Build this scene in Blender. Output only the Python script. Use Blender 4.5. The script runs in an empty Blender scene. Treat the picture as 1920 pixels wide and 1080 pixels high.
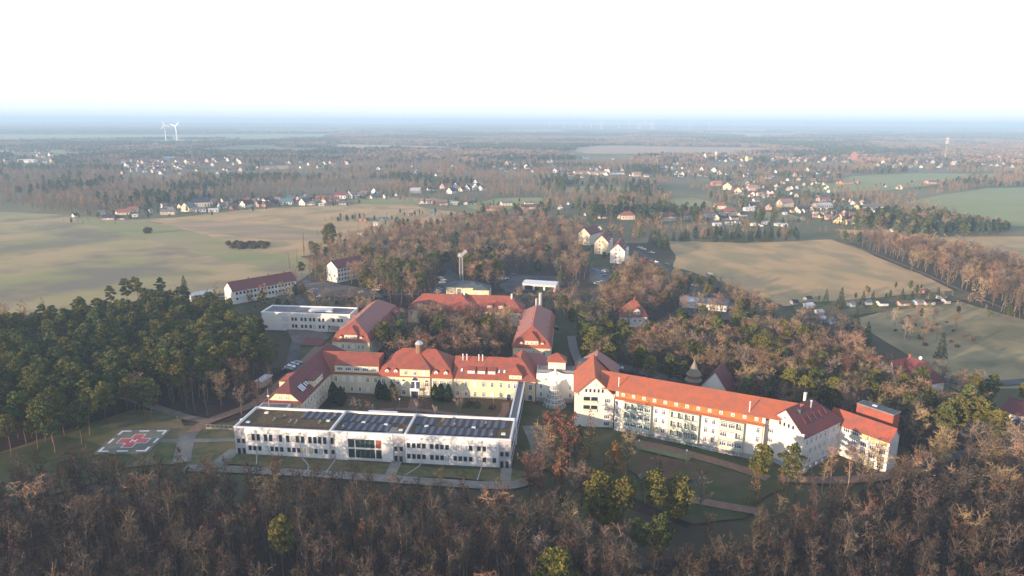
import bpy, math, random
import numpy as np
from mathutils import Matrix, Vector

# ------------------------------------------------------------ camera, sky, sun, exposure
C = bpy.context.scene
COL = C.collection
rad = math.radians
FPX, CAMH = 1280.0, 100.0
ROLL = math.atan(12 / 1920.0)
PITCH = math.atan((540 - 226.0) / FPX)
cam = bpy.data.cameras.new("camera"); cam_o = bpy.data.objects.new("camera", cam); COL.objects.link(cam_o)
cam.sensor_width = 36; cam.lens = 24.0; cam.clip_start = 1; cam.clip_end = 90000
cam_o.matrix_world = Matrix.Translation((0, 0, CAMH)) @ Matrix.Rotation(math.pi/2 - PITCH, 4, 'X') @ Matrix.Rotation(ROLL, 4, 'Z')
C.camera = cam_o

SUN_AZ = math.atan2(-0.80, -0.60)      # clockwise from +Y
SUN_EL = rad(9.0)
w = bpy.data.worlds.new("World"); C.world = w; w.use_nodes = True
nt = w.node_tree; nt.nodes.clear()
def N(t, ty, **k):
    n = t.nodes.new(ty)
    for a, b in k.items(): setattr(n, a, b)
    return n
out = N(nt, 'ShaderNodeOutputWorld'); bg = N(nt, 'ShaderNodeBackground')
sky = N(nt, 'ShaderNodeTexSky', sky_type='NISHITA', sun_disc=False)
sky.sun_elevation = SUN_EL; sky.sun_rotation = SUN_AZ; sky.dust_density = 1.5; sky.air_density = 1.2
tc = N(nt, 'ShaderNodeTexCoord'); sx = N(nt, 'ShaderNodeSeparateXYZ')
nt.links.new(tc.outputs['Generated'], sx.inputs[0])
# thin bright high cloud veil that is strongest low over the horizon
rp = N(nt, 'ShaderNodeValToRGB'); nt.links.new(sx.outputs['Z'], rp.inputs[0])
e = rp.color_ramp.elements
e[0].position = 0.0; e[0].color = (0.66, 0.80, 1.02, 1)
e[1].position = 1.0; e[1].color = (0.34, 0.43, 0.64, 1)
for p, c in ((0.012, (0.80, 0.90, 1.01, 1)), (0.035, (0.97, 0.99, 0.99, 1)), (0.075, (1.2, 1.2, 1.19, 1)), (0.17, (1.25, 1.25, 1.25, 1)), (0.24, (0.80, 0.86, 0.96, 1)), (0.45, (0.52, 0.61, 0.80, 1))):
    q = e.new(p); q.color = c
HAZE = 0.00022
VEIL = 5.0
vm = N(nt, 'ShaderNodeVectorMath', operation='SCALE'); vm.inputs['Scale'].default_value = VEIL
nt.links.new(rp.outputs[0], vm.inputs[0])
mx = N(nt, 'ShaderNodeMix', data_type='RGBA'); mx.inputs[0].default_value = 0.85
nt.links.new(sky.outputs[0], mx.inputs[6]); nt.links.new(vm.outputs[0], mx.inputs[7])
nt.links.new(mx.outputs[2], bg.inputs[0]); bg.inputs[1].default_value = 0.13
nt.links.new(bg.outputs[0], out.inputs[0])

sl = bpy.data.lights.new("sun", 'SUN'); sl.energy = 4.8; sl.angle = rad(0.5); sl.color = (1.0, 0.70, 0.47)
so = bpy.data.objects.new("sun", sl); COL.objects.link(so)
sdir = Vector((math.sin(SUN_AZ)*math.cos(SUN_EL), math.cos(SUN_AZ)*math.cos(SUN_EL), math.sin(SUN_EL)))
so.rotation_euler = sdir.to_track_quat('Z', 'Y').to_euler(); so.location = (0, 0, 400)
C.view_settings.view_transform = 'Standard'; C.view_settings.look = 'None'
C.view_settings.exposure = 1.03; C.cycles.volume_bounces = 4; C.view_settings.gamma = 1

# ------------------------------------------------------------ photo pixel <-> ground, used to survey where things stand
def ray(px, py):
    x, y = px - 960, 540 - py
    c, s = math.cos(ROLL), math.sin(ROLL)
    X, Y = x*c - y*s, x*s + y*c
    cp, sp = math.cos(PITCH), math.sin(PITCH)
    return X, FPX*cp + Y*sp, Y*cp - FPX*sp
def G(px, py, z=0.0):
    d = ray(px, py); t = (z - CAMH)/d[2]
    return d[0]*t, d[1]*t
def PX(X, Y, Z=0.0):
    cp, sp = math.cos(PITCH), math.sin(PITCH); z = Z - CAMH
    f = Y*cp - z*sp; u = Y*sp + z*cp
    x, y = X/f*FPX, u/f*FPX
    c, s = math.cos(ROLL), math.sin(ROLL)
    return 960 + x*c + y*s, 540 - (-x*s + y*c)

# ------------------------------------------------------------ materials
MATS = {}
def mat(name, c1, c2=None, scale=1.0, rough=0.85, detail=4.0, spec=0.2, metal=0.0, rnd=0.0, bump=0.0, stretch=(1, 1, 1), c3=None, scale3=0.1,
        coord='Object', lo=0.35, hi=0.65, emit=None, dark=None, alpha=None, rndhue=0.0, rot=0.0):
    m = bpy.data.materials.new(name); m.use_nodes = True; t = m.node_tree
    b = t.nodes['Principled BSDF']; b.inputs['Roughness'].default_value = rough
    b.inputs['Metallic'].default_value = metal
    b.inputs['Specular IOR Level'].default_value = spec
    col = None
    def ramp(sc, lo, hi, det=detail, st=stretch):
        tc = N(t, 'ShaderNodeTexCoord'); mp = N(t, 'ShaderNodeMapping'); mp.inputs['Scale'].default_value = st
        nz = N(t, 'ShaderNodeTexNoise'); nz.inputs['Scale'].default_value = sc; nz.inputs['Detail'].default_value = det
        t.links.new(tc.outputs[coord], mp.inputs[0]); t.links.new(mp.outputs[0], nz.inputs[0])
        mp.inputs['Rotation'].default_value = (0, 0, rot)
        r = N(t, 'ShaderNodeMapRange'); r.inputs[1].default_value = lo; r.inputs[2].default_value = hi
        t.links.new(nz.outputs[0], r.inputs[0]); return r.outputs[0], nz.outputs[0]
    if c2 is None:
        b.inputs['Base Color'].default_value = (*c1, 1); 
        if rnd or rndhue:
            rg = N(t, 'ShaderNodeRGB'); rg.outputs[0].default_value = (*c1, 1); col = rg.outputs[0]
    else:
        f, nz = ramp(scale, lo, hi)
        x = N(t, 'ShaderNodeMix', data_type='RGBA'); x.inputs[6].default_value = (*c1, 1); x.inputs[7].default_value = (*c2, 1)
        t.links.new(f, x.inputs[0]); col = x.outputs[2]
        if bump:
            bp = N(t, 'ShaderNodeBump'); bp.inputs['Strength'].default_value = bump; bp.inputs['Distance'].default_value = 0.1
            t.links.new(nz, bp.inputs['Height']); t.links.new(bp.outputs[0], b.inputs['Normal'])
        if c3 is not None:
            f3, _ = ramp(scale3, 0.45, 0.62, 3.0)
            y = N(t, 'ShaderNodeMix', data_type='RGBA'); y.inputs[7].default_value = (*c3, 1)
            t.links.new(f3, y.inputs[0]); t.links.new(col, y.inputs[6]); col = y.outputs[2]
    if rnd or rndhue:
        oi = N(t, 'ShaderNodeObjectInfo')
        hs = N(t, 'ShaderNodeHueSaturation')
        a = N(t, 'ShaderNodeMapRange'); a.inputs[3].default_value = 1 - rnd; a.inputs[4].default_value = 1 + rnd
        t.links.new(oi.outputs['Random'], a.inputs[0]); t.links.new(a.outputs[0], hs.inputs['Value'])
        if rndhue:
            mu = N(t, 'ShaderNodeMath', operation='MULTIPLY'); mu.inputs[1].default_value = 17.31
            fr = N(t, 'ShaderNodeMath', operation='FRACT'); t.links.new(oi.outputs['Random'], mu.inputs[0]); t.links.new(mu.outputs[0], fr.inputs[0])
            h = N(t, 'ShaderNodeMapRange'); h.inputs[3].default_value = 0.5 - rndhue; h.inputs[4].default_value = 0.5 + rndhue
            t.links.new(fr.outputs[0], h.inputs[0]); t.links.new(h.outputs[0], hs.inputs['Hue'])
        t.links.new(col, hs.inputs['Color']); col = hs.outputs[0]
    if col is not None: t.links.new(col, b.inputs['Base Color'])
    if emit:
        b.inputs['Emission Color'].default_value = (*emit, 1); b.inputs['Emission Strength'].default_value = 1
    MATS[name] = m; return m
def tile_mat(name, c1, c2, c3, course=0.42, vary=0.5):
    """clay tile roof: courses as fine horizontal bands with tile-to-tile colour differences and large weathered patches"""
    m = bpy.data.materials.new(name); m.use_nodes = True; t = m.node_tree
    b = t.nodes['Principled BSDF']; b.inputs['Roughness'].default_value = 0.8; b.inputs['Specular IOR Level'].default_value = 0.25
    tc = N(t, 'ShaderNodeTexCoord'); mp = N(t, 'ShaderNodeMapping'); t.links.new(tc.outputs['Object'], mp.inputs[0])
    n1 = N(t, 'ShaderNodeTexNoise'); n1.inputs['Scale'].default_value = 2.6; n1.inputs['Detail'].default_value = 6
    n2 = N(t, 'ShaderNodeTexNoise'); n2.inputs['Scale'].default_value = 0.38; n2.inputs['Detail'].default_value = 5
    for n in (n1, n2): t.links.new(mp.outputs[0], n.inputs[0])
    r1 = N(t, 'ShaderNodeMapRange'); r1.inputs[1].default_value = 0.3; r1.inputs[2].default_value = 0.7
    r2 = N(t, 'ShaderNodeMapRange'); r2.inputs[1].default_value = 0.45; r2.inputs[2].default_value = 0.60; r2.inputs[4].default_value = vary
    t.links.new(n1.outputs[0], r1.inputs[0]); t.links.new(n2.outputs[0], r2.inputs[0])
    a = N(t, 'ShaderNodeMix', data_type='RGBA'); a.inputs[6].default_value = (*c1, 1); a.inputs[7].default_value = (*c2, 1)
    t.links.new(r1.outputs[0], a.inputs[0])
    d = N(t, 'ShaderNodeMix', data_type='RGBA'); d.inputs[7].default_value = (*c3, 1)
    t.links.new(r2.outputs[0], d.inputs[0]); t.links.new(a.outputs[2], d.inputs[6]); t.links.new(d.outputs[2], b.inputs['Base Color'])
    wv = N(t, 'ShaderNodeTexWave', wave_type='BANDS', bands_direction='Z'); wv.inputs['Scale'].default_value = 1/course/2
    t.links.new(tc.outputs['Object'], wv.inputs[0])
    bp = N(t, 'ShaderNodeBump'); bp.inputs['Strength'].default_value = 0.5; bp.inputs['Distance'].default_value = 0.06
    t.links.new(wv.outputs[0], bp.inputs['Height']); t.links.new(bp.outputs[0], b.inputs['Normal'])
    MATS[name] = m; return m
M = MATS
tile_mat('tile_red', (0.36, 0.105, 0.066), (0.26, 0.070, 0.052), (0.21, 0.085, 0.070), vary=0.9)
tile_mat('tile_dark', (0.20, 0.062, 0.062), (0.15, 0.046, 0.050), (0.125, 0.060, 0.062), vary=0.8)
tile_mat('tile_pale', (0.36, 0.15, 0.12), (0.28, 0.12, 0.11), (0.24, 0.15, 0.14), vary=0.8)
tile_mat('tile_orange', (0.43, 0.130, 0.066), (0.34, 0.098, 0.056), (0.29, 0.11, 0.075), vary=0.8)
tile_mat('tile_hung', (0.42, 0.21, 0.062), (0.34, 0.15, 0.05), (0.26, 0.11, 0.05))
mat('flue_grey', (0.26, 0.26, 0.28), (0.20, 0.20, 0.22), 0.8, rough=0.5)
mat('plaster_cream', (0.73, 0.64, 0.42), (0.68, 0.59, 0.38), 0.5, c3=(0.62, 0.55, 0.40), scale3=0.12)
mat('plaster_white', (0.80, 0.78, 0.72), (0.76, 0.74, 0.68), 0.6, c3=(0.70, 0.68, 0.62), scale3=0.15)
mat('plaster_ivory', (0.79, 0.755, 0.69), (0.75, 0.71, 0.65), 0.5, c3=(0.66, 0.63, 0.58), scale3=0.18)
mat('plinth_grey', (0.42, 0.42, 0.42), (0.34, 0.34, 0.36), 0.8)
mat('render_white', (0.84, 0.845, 0.83), (0.81, 0.815, 0.80), 0.3)
mat('cladding_grey', (0.48, 0.49, 0.52), (0.44, 0.45, 0.48), 0.4)
mat('coping', (0.62, 0.66, 0.70), rough=0.4, spec=0.5)
mat('sedum', (0.080, 0.052, 0.036), (0.150, 0.090, 0.045), 0.9, detail=8, bump=0.4, c3=(0.085, 0.085, 0.035), scale3=0.35)
mat('roof_grey', (0.26, 0.28, 0.28), (0.20, 0.22, 0.23), 0.5)
mat('roof_slate', (0.09, 0.12, 0.13), (0.07, 0.09, 0.10), 0.7)
mat('panel_glass', (0.012, 0.024, 0.060), rough=0.45, spec=0.3)
mat('panel_glass_lit', (0.085, 0.095, 0.115), rough=0.6)  # same glass; light caught by the left slopes is put into the colour
mat('glass_dark', (0.02, 0.035, 0.05), rough=0.12, spec=0.7)
mat('glass_blue', (0.045, 0.075, 0.12), rough=0.15, spec=0.7)
mat('glass_green', (0.045, 0.085, 0.085), (0.02, 0.035, 0.035), 0.9, rough=0.15, spec=0.6)
mat('glass_pale', (0.10, 0.125, 0.12), (0.30, 0.33, 0.32), 1.3, rough=0.2, spec=0.6)
mat('blind_white', (0.62, 0.68, 0.74), rough=0.6)
mat('blind_yellow', (0.62, 0.54, 0.26), rough=0.7)
mat('frame_white', (0.82, 0.83, 0.84), rough=0.5)
mat('frame_grey', (0.22, 0.24, 0.26), rough=0.5)
mat('balcony_green', (0.50, 0.60, 0.50), (0.46, 0.55, 0.47), 0.8)
mat('metal_light', (0.62, 0.64, 0.66), rough=0.35, metal=0.6, spec=0.5)
mat('metal_white', (0.80, 0.82, 0.84), rough=0.4)
mat('brick', (0.34, 0.13, 0.07), (0.26, 0.09, 0.05), 3.0, c3=(0.20, 0.08, 0.05), scale3=0.3)
mat('brick_brown', (0.26, 0.17, 0.10), (0.20, 0.13, 0.08), 3.0)
mat('copper', (0.235, 0.20, 0.15), (0.17, 0.17, 0.14), 0.8, rough=0.6)
mat('concrete', (0.27, 0.255, 0.225), (0.21, 0.20, 0.175), 0.4, detail=6, c3=(0.16, 0.16, 0.13), scale3=0.08)
mat('paving', (0.21, 0.20, 0.19), (0.16, 0.155, 0.15), 1.2, detail=6)
mat('asphalt', (0.075, 0.08, 0.085), (0.055, 0.06, 0.065), 0.6, detail=6, c3=(0.10, 0.10, 0.10), scale3=0.08)
mat('gravel_red', (0.225, 0.145, 0.105), (0.175, 0.11, 0.08), 0.9, detail=7)
mat('dirt', (0.17, 0.14, 0.12), (0.12, 0.10, 0.085), 0.25, detail=8)
mat('pad_grey', (0.175, 0.185, 0.145), (0.135, 0.145, 0.11), 0.5, detail=7)
mat('paint_white', (0.74, 0.78, 0.82), (0.60, 0.64, 0.68), 2.0)
mat('paint_red', (0.46, 0.12, 0.12), (0.34, 0.10, 0.10), 1.2, detail=8)
mat('grass_lawn', (0.070, 0.088, 0.028), (0.135, 0.125, 0.055), 0.5, detail=10, c3=(0.155, 0.125, 0.065), scale3=0.14, bump=0.5)
mat('grass_deep', (0.036, 0.055, 0.016), (0.052, 0.066, 0.022), 0.3, detail=9, c3=(0.08, 0.075, 0.04), scale3=0.06)
mat('grass_rough', (0.115, 0.115, 0.042), (0.060, 0.080, 0.028), 0.22, detail=10, c3=(0.16, 0.125, 0.07), scale3=0.06, bump=0.5)
mat('field_left', (0.40, 0.30, 0.150), (0.27, 0.265, 0.105), 0.016, detail=12, c3=(0.20, 0.175, 0.12), scale3=0.022, stretch=(0.8, 1.0, 1), lo=0.4, hi=0.6, rot=rad(28))
mat('field_green', (0.20, 0.235, 0.085), (0.27, 0.265, 0.11), 0.02, detail=8, stretch=(0.4, 1.5, 1), c3=(0.32, 0.26, 0.14), scale3=0.012)
mat('field_tan', (0.50, 0.33, 0.16), (0.40, 0.285, 0.135), 0.03, detail=10, c3=(0.30, 0.24, 0.125), scale3=0.035, stretch=(1.1, 0.7, 1))
mat('field_pink', (0.40, 0.27, 0.165), (0.28, 0.22, 0.13), 0.02, detail=7, c3=(0.22, 0.20, 0.10), scale3=0.01, stretch=(0.5, 1.4, 1))
mat('field_far', (0.46, 0.33, 0.21), (0.38, 0.29, 0.19), 0.004, detail=5, stretch=(0.3, 1.5, 1))
mat('field_meadow', (0.26, 0.215, 0.105), (0.33, 0.26, 0.135), 0.08, detail=11, c3=(0.15, 0.135, 0.07), scale3=0.03)
mat('field_far_green', (0.22, 0.27, 0.10), (0.27, 0.28, 0.13), 0.01, detail=5)
mat('ground', (0.070, 0.052, 0.034), (0.048, 0.046, 0.022), 0.05, detail=9, c3=(0.075, 0.075, 0.035), scale3=0.018, bump=0.3)
mat('leaf_litter_shaded', (0.046, 0.027, 0.021), (0.028, 0.020, 0.016), 0.5, detail=9)  # leaf litter, its colour darkened further for the shade under the trees
mat('meadow_far', (0.17, 0.165, 0.075), (0.20, 0.16, 0.09), 0.01, detail=8, c3=(0.08, 0.095, 0.04), scale3=0.004)
mat('moss_terrace', (0.17, 0.18, 0.10), (0.13, 0.15, 0.075), 0.4, detail=7)
mat('court_brown', (0.12, 0.062, 0.045), (0.08, 0.055, 0.03), 0.4, detail=9, c3=(0.07, 0.07, 0.028), scale3=0.12)
mat('water', (0.03, 0.04, 0.05), rough=0.08, spec=0.8)
mat('twig_wood', (0.080, 0.062, 0.047), (0.115, 0.088, 0.064), 0.15, rnd=0.45, rndhue=0.03, spec=0.05)  # darkened twigs: shade over the foreground wood is put into the colour
mat('bark_wood', (0.19, 0.16, 0.13), (0.11, 0.09, 0.075), 2.0, rnd=0.3)
mat('twig_brown', (0.30, 0.205, 0.125), rnd=0.40, rndhue=0.035, spec=0.05)
mat('twig_grey', (0.21, 0.170, 0.138), rnd=0.35, rndhue=0.02, spec=0.05)
mat('twig_dark', (0.085, 0.066, 0.058), rnd=0.40, rndhue=0.03, spec=0.05)  # kept dark on slender trees to stand in for shade
mat('twig_orange', (0.33, 0.205, 0.110), rnd=0.3, rndhue=0.02, spec=0.05)
mat('twig_white', (0.34, 0.29, 0.25), spec=0.1)
mat('bark_brown', (0.10, 0.080, 0.062), (0.14, 0.115, 0.09), 2.0, rnd=0.25)
mat('bark_pine', (0.20, 0.105, 0.060), (0.14, 0.085, 0.058), 1.5, rnd=0.2)
mat('bark_birch', (0.42, 0.39, 0.36), (0.24, 0.22, 0.20), 3.0)
mat('leaf_russet', (0.225, 0.110, 0.072), (0.155, 0.080, 0.056), 1.2, rnd=0.25, rndhue=0.015, spec=0.05)
mat('leaf_gold', (0.28, 0.155, 0.05), (0.20, 0.12, 0.05), 1.2, rnd=0.2, spec=0.05)
mat('needle_pine', (0.115, 0.135, 0.038), (0.062, 0.082, 0.028), 0.9, rnd=0.30, rndhue=0.02, spec=0.08)
mat('needle_yellow', (0.180, 0.165, 0.036), (0.090, 0.100, 0.028), 0.9, rnd=0.25, rndhue=0.015, spec=0.08)
mat('needle_spruce', (0.035, 0.058, 0.040), (0.045, 0.070, 0.042), 0.9, rnd=0.3, spec=0.08)
mat('needle_thuja', (0.020, 0.036, 0.016), (0.030, 0.048, 0.020), 1.5, rnd=0.2, spec=0.08)
mat('leaf_bush', (0.085, 0.080, 0.042), (0.125, 0.088, 0.062), 0.8, rnd=0.4, rndhue=0.03, spec=0.05)
for n_, c_ in dict(car_white=(0.72, 0.74, 0.76), car_silver=(0.42, 0.45, 0.48), car_black=(0.02, 0.022, 0.027), car_blue=(0.03, 0.10, 0.30), car_red=(0.35, 0.03, 0.02), car_grey=(0.12, 0.13, 0.15)).items():
    mat(n_, c_, rough=0.25, spec=0.6, metal=0.2)
mat('tyre', (0.015, 0.015, 0.016), rough=0.9)
WALLC = dict(white=(0.80, 0.78, 0.74), cream=(0.74, 0.64, 0.42), pink=(0.62, 0.36, 0.32), tan=(0.48, 0.36, 0.22), yellow=(0.72, 0.58, 0.20), grey=(0.42, 0.43, 0.44), brick=(0.40, 0.17, 0.10), teal=(0.05, 0.30, 0.32), blue=(0.30, 0.45, 0.60), orange=(0.55, 0.22, 0.09))
ROOFC = dict(red=(0.38, 0.085, 0.05), dark=(0.045, 0.045, 0.055), navy=(0.035, 0.055, 0.115), grey=(0.17, 0.18, 0.20), maroon=(0.22, 0.06, 0.065), teal=(0.03, 0.22, 0.26), rose=(0.40, 0.20, 0.17), terracotta=(0.46, 0.17, 0.08), brown=(0.17, 0.09, 0.06), pale=(0.55, 0.58, 0.60), blue=(0.04, 0.16, 0.30))
def muted(v, f=0.35): a = sum(v)/3; return tuple(x*(1-f)+a*f for x in v)
for k, v in WALLC.items(): v = muted(v, 0.3); mat('wall_' + k, v, tuple(x*0.88 for x in v), 0.6)
for k, v in ROOFC.items(): v = muted(v, 0.4); mat('roof_' + k, v, tuple(x*0.75 for x in v), 0.9)

# ------------------------------------------------------------ mesh helper
class MB:
    def __init__(s): s.v = []; s.f = []; s.m = []
    def poly(s, pts, m=0):
        n = len(s.v); s.v += [tuple(p) for p in pts]; s.f.append(tuple(range(n, n+len(pts)))); s.m.append(m)
    def box(s, x0, x1, y0, y1, z0, z1, m=0, top=None):
        n = len(s.v)
        s.v += [(x0, y0, z0), (x1, y0, z0), (x1, y1, z0), (x0, y1, z0), (x0, y0, z1), (x1, y0, z1), (x1, y1, z1), (x0, y1, z1)]
        for q in ((0, 3, 2, 1), (0, 1, 5, 4), (1, 2, 6, 5), (2, 3, 7, 6), (3, 0, 4, 7)): s.f.append(tuple(n+i for i in q)); s.m.append(m)
        s.f.append((n+4, n+5, n+6, n+7)); s.m.append(m if top is None else top)
    def prism(s, pts, z0, z1, m=0, top=None):
        n = len(s.v); k = len(pts)
        a = sum(pts[i][0]*pts[(i+1) % k][1]-pts[(i+1) % k][0]*pts[i][1] for i in range(k))
        if a < 0: pts = pts[::-1]
        s.v += [(p[0], p[1], z0) for p in pts] + [(p[0], p[1], z1) for p in pts]
        s.f.append(tuple(range(n+k-1, n-1, -1))); s.m.append(m)
        s.f.append(tuple(range(n+k, n+2*k))); s.m.append(m if top is None else top)
        for i in range(k):
            j = (i+1) % k; s.f.append((n+i, n+j, n+k+j, n+k+i)); s.m.append(m)
    def slab(s, pts, t=0.25, m=0, side=None):
        """a tilted polygon (seen from above counter-clockwise) with thickness t straight down"""
        n = len(s.v); k = len(pts)
        s.v += [tuple(p) for p in pts] + [(p[0], p[1], p[2]-t) for p in pts]
        s.f.append(tuple(range(n, n+k))); s.m.append(m)
        s.f.append(tuple(range(n+2*k-1, n+k-1, -1))); s.m.append(m)
        for i in range(k):
            j = (i+1) % k; s.f.append((n+k+i, n+k+j, n+j, n+i)); s.m.append(m if side is None else side)
    def tube(s, p0, p1, r0, r1, k=8, m=0, caps=True):
        p0, p1 = Vector(p0), Vector(p1); d = (p1-p0).normalized()
        a = d.orthogonal().normalized(); b = d.cross(a); n = len(s.v)
        for p, r in ((p0, r0), (p1, r1)):
            for i in range(k):
                t = 2*math.pi*i/k; q = p + a*math.cos(t)*r + b*math.sin(t)*r; s.v.append(tuple(q))
        for i in range(k):
            j = (i+1) % k; s.f.append((n+i, n+j, n+k+j, n+k+i)); s.m.append(m)
        if caps:
            s.f.append(tuple(range(n+k-1, n-1, -1))); s.m.append(m); s.f.append(tuple(range(n+k, n+2*k))); s.m.append(m)
    def dome(s, c, r, k=12, rings=5, m=0, sz=1.0):
        for a in range(rings):
            t0, t1 = math.pi/2*a/rings, math.pi/2*(a+1)/rings
            for i in range(k):
                p0, p1 = 2*math.pi*i/k, 2*math.pi*(i+1)/k
                f = lambda t, p: (c[0]+r*math.cos(t)*math.cos(p), c[1]+r*math.cos(t)*math.sin(p), c[2]+r*math.sin(t)*sz)
                s.poly([f(t0, p0), f(t0, p1), f(t1, p1), f(t1, p0)] if a < rings-1 else [f(t0, p0), f(t0, p1), f(t1, p0)], m)
    def mesh(s, name, mats):
        me = bpy.data.meshes.new(name); me.from_pydata(s.v, [], s.f)
        for x in mats: me.materials.append(M[x] if isinstance(x, str) else x)
        me.polygons.foreach_set('material_index', s.m); me.update(); return me
    def build(s, name, mats, parent=None, loc=None, label=None):
        if isinstance(mats, str): mats = [mats]
        o = bpy.data.objects.new(name, s.mesh(name, mats)); COL.objects.link(o)
        if parent: o.parent = parent
        if loc: o.location = loc
        if label: o['label'] = label
        return o
def tag(o, label=None, cat=None, group=None, kind=None):
    if label: o['label'] = label
    if cat: o['category'] = cat
    if group: o['group'] = group
    if kind: o['kind'] = kind
    return o
def empty(name, loc, rz=0.0, label=None, cat=None, group=None):
    o = bpy.data.objects.new(name, None); COL.objects.link(o); o.location = loc; o.rotation_euler = (0, 0, rz)
    o.empty_display_size = 0.1
    return tag(o, label, cat, group)
def link(name, me, parent=None, loc=(0, 0, 0), rz=0.0, sc=None):
    o = bpy.data.objects.new(name, me); COL.objects.link(o); o.parent = parent; o.location = loc; o.rotation_euler = (0, 0, rz)
    if sc: o.scale = sc
    return o
def copy_tree(o, parent=None):
    c = o.copy(); COL.objects.link(c); c.parent = parent
    for ch in list(o.children): copy_tree(ch, c)
    return c
EXCL = []      # footprints (world polygons) where no tree may stand
def excl(poly): EXCL.append(poly)
def local_rect(root, u0, u1, v0, v1, mg=1.5):
    c, s = math.cos(root.rotation_euler.z), math.sin(root.rotation_euler.z); x, y = root.location.x, root.location.y
    excl([(x+u*c-v*s, y+u*s+v*c) for u, v in ((u0-mg, v0-mg), (u1+mg, v0-mg), (u1+mg, v1+mg), (u0-mg, v1+mg))])
def inpoly(x, y, P):
    r = False; j = len(P)-1
    for i in range(len(P)):
        xi, yi = P[i]; xj, yj = P[j]
        if (yi > y) != (yj > y) and x < (xj-xi)*(y-yi)/(yj-yi)+xi: r = not r
        j = i
    return r
def inpoly_np(X, Y, P):
    r = np.zeros(X.shape, bool); j = len(P)-1
    for i in range(len(P)):
        xi, yi = P[i]; xj, yj = P[j]
        if yi != yj:
            r ^= ((yi > Y) != (yj > Y)) & (X < (xj-xi)*(Y-yi)/(yj-yi)+xi)
        j = i
    return r

# ------------------------------------------------------------ the setting: ground, fields, roads
def sheet(name, poly, z, m, kind='structure', n=0):
    mb = MB(); mb.poly([(x, y, z) for x, y in poly]); o = mb.build(name, m); tag(o, kind=kind)
    me = o.data
    if me.polygons[0].normal.z < 0: me.flip_normals()
    return o
g = MB(); g.poly([(-40000, -3000, 0), (40000, -3000, 0), (40000, 70000, 0), (-40000, 70000, 0)])
tag(g.build('ground', 'ground'), kind='structure')
FIELDS = []    # world polygons kept free of woods
LAYER = [0]
frg = random.Random(31)
def ragged(P):
    # a natural field edge is never quite straight
    for amp in (0.05, 0.04, 0.03):
        Q = []
        for i, a in enumerate(P):
            b_ = P[(i+1) % len(P)]; L = math.hypot(b_[0]-a[0], b_[1]-a[1]); Q.append(a)
            f_ = frg.uniform(-amp, amp)*min(1.0, 60.0/max(L, 1)); 
            if L > 6: Q.append(((a[0]+b_[0])/2-(b_[1]-a[1])*f_, (a[1]+b_[1])/2+(b_[0]-a[0])*f_))
        P = Q
    return P
def field(px, m, name='field', keep=True, z=None):
    P = [G(*p) for p in px]
    if name in ('field', 'grass', 'meadow', 'woodland_floor'): P = ragged(P)
    LAYER[0] += 1
    sheet(name, P, 0.08 + 0.008*LAYER[0] if z is None else z, m)
    if keep: FIELDS.append(P)
    return P
field([(-900, 455), (2900, 455), (2600, 252), (1900, 243), (0, 236), (-900, 236)], 'meadow_far', 'meadow', keep=False)
field([(-260, 396), (0, 397), (125, 402), (255, 412), (330, 424), (440, 455), (560, 480), (600, 500), (520, 548), (430, 556), (340, 562), (240, 576), (0, 594), (-300, 606)], 'field_left')
field([(130, 404), (250, 413), (330, 425), (440, 458), (545, 484), (490, 500), (400, 482), (300, 455), (180, 425)], 'field_green', keep=False)
field([(255, 412), (330, 408), (440, 395), (560, 388), (745, 379), (800, 391), (870, 400), (900, 412), (820, 425), (700, 440), (640, 452), (600, 476), (545, 484), (440, 458), (330, 425)], 'field_tan')
field([(300, 420), (400, 415), (520, 422), (620, 436), (600, 452), (470, 447), (345, 428)], 'field_pink', keep=False)
field([(1255, 452), (1400, 456), (1560, 449), (1600, 462), (1700, 505), (1790, 546), (1700, 556), (1560, 572), (1470, 574), (1400, 548), (1330, 522), (1262, 500)], 'field_tan')
field([(1690, 380), (1760, 366), (1850, 353), (2300, 345), (2300, 430), (1870, 424), (1830, 405)], 'field_far_green')
field([(1700, 447), (1780, 444), (2300, 442), (2300, 560), (1920, 505), (1830, 478)], 'field_tan')
field([(1600, 600), (1700, 574), (1800, 566), (1920, 600), (2300, 640), (2300, 745), (1920, 730), (1800, 735), (1700, 665)], 'field_meadow')
field([(1560, 430), (1680, 432), (1740, 442), (1600, 440)], 'field_tan')
field([(1060, 279), (1120, 273), (1440, 277), (1460, 286), (1300, 289), (1100, 288)], 'field_far')
field([(600, 270), (720, 272), (900, 277), (860, 284), (740, 281), (640, 280)], 'field_far')
field([(-300, 252), (400, 252), (640, 251), (600, 262), (300, 262), (-300, 272)], 'field_far_green')
field([(230, 266), (330, 262), (400, 264), (380, 270), (250, 271)], 'field_far')
field([(1470, 350), (1560, 344), (1600, 330), (1720, 325), (1870, 326), (1860, 333), (1750, 347), (1660, 357), (1530, 361)], 'field_far_green')
field([(1235, 386), (1262, 372), (1300, 371), (1375, 388), (1390, 404), (1260, 402)], 'field_green')
field([(1050, 352), (1110, 349), (1190, 352), (1180, 362), (1060, 362)], 'field_far_green')
field([(870, 385), (935, 372), (1010, 371), (1040, 380), (1000, 390), (900, 396)], 'field_far_green')
field([(950, 244), (1400, 242), (1960, 247), (1960, 250), (1400, 245.5), (950, 247)], 'field_far')
field([(-60, 283), (60, 281), (200, 283), (120, 287), (-60, 288)], 'field_far_green')
field([(700, 296), (760, 294), (820, 296), (760, 300)], 'field_far')
field([(1480, 300), (1560, 298), (1560, 301), (1490, 303)][:0] or [(1640, 268), (1780, 266), (1900, 270), (1760, 273)], 'field_far_green')
field([(395, 283), (440, 281), (470, 283), (430, 287)], 'field_far')
field([(485, 312), (540, 310), (545, 316), (490, 319)], 'field_far')
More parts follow.
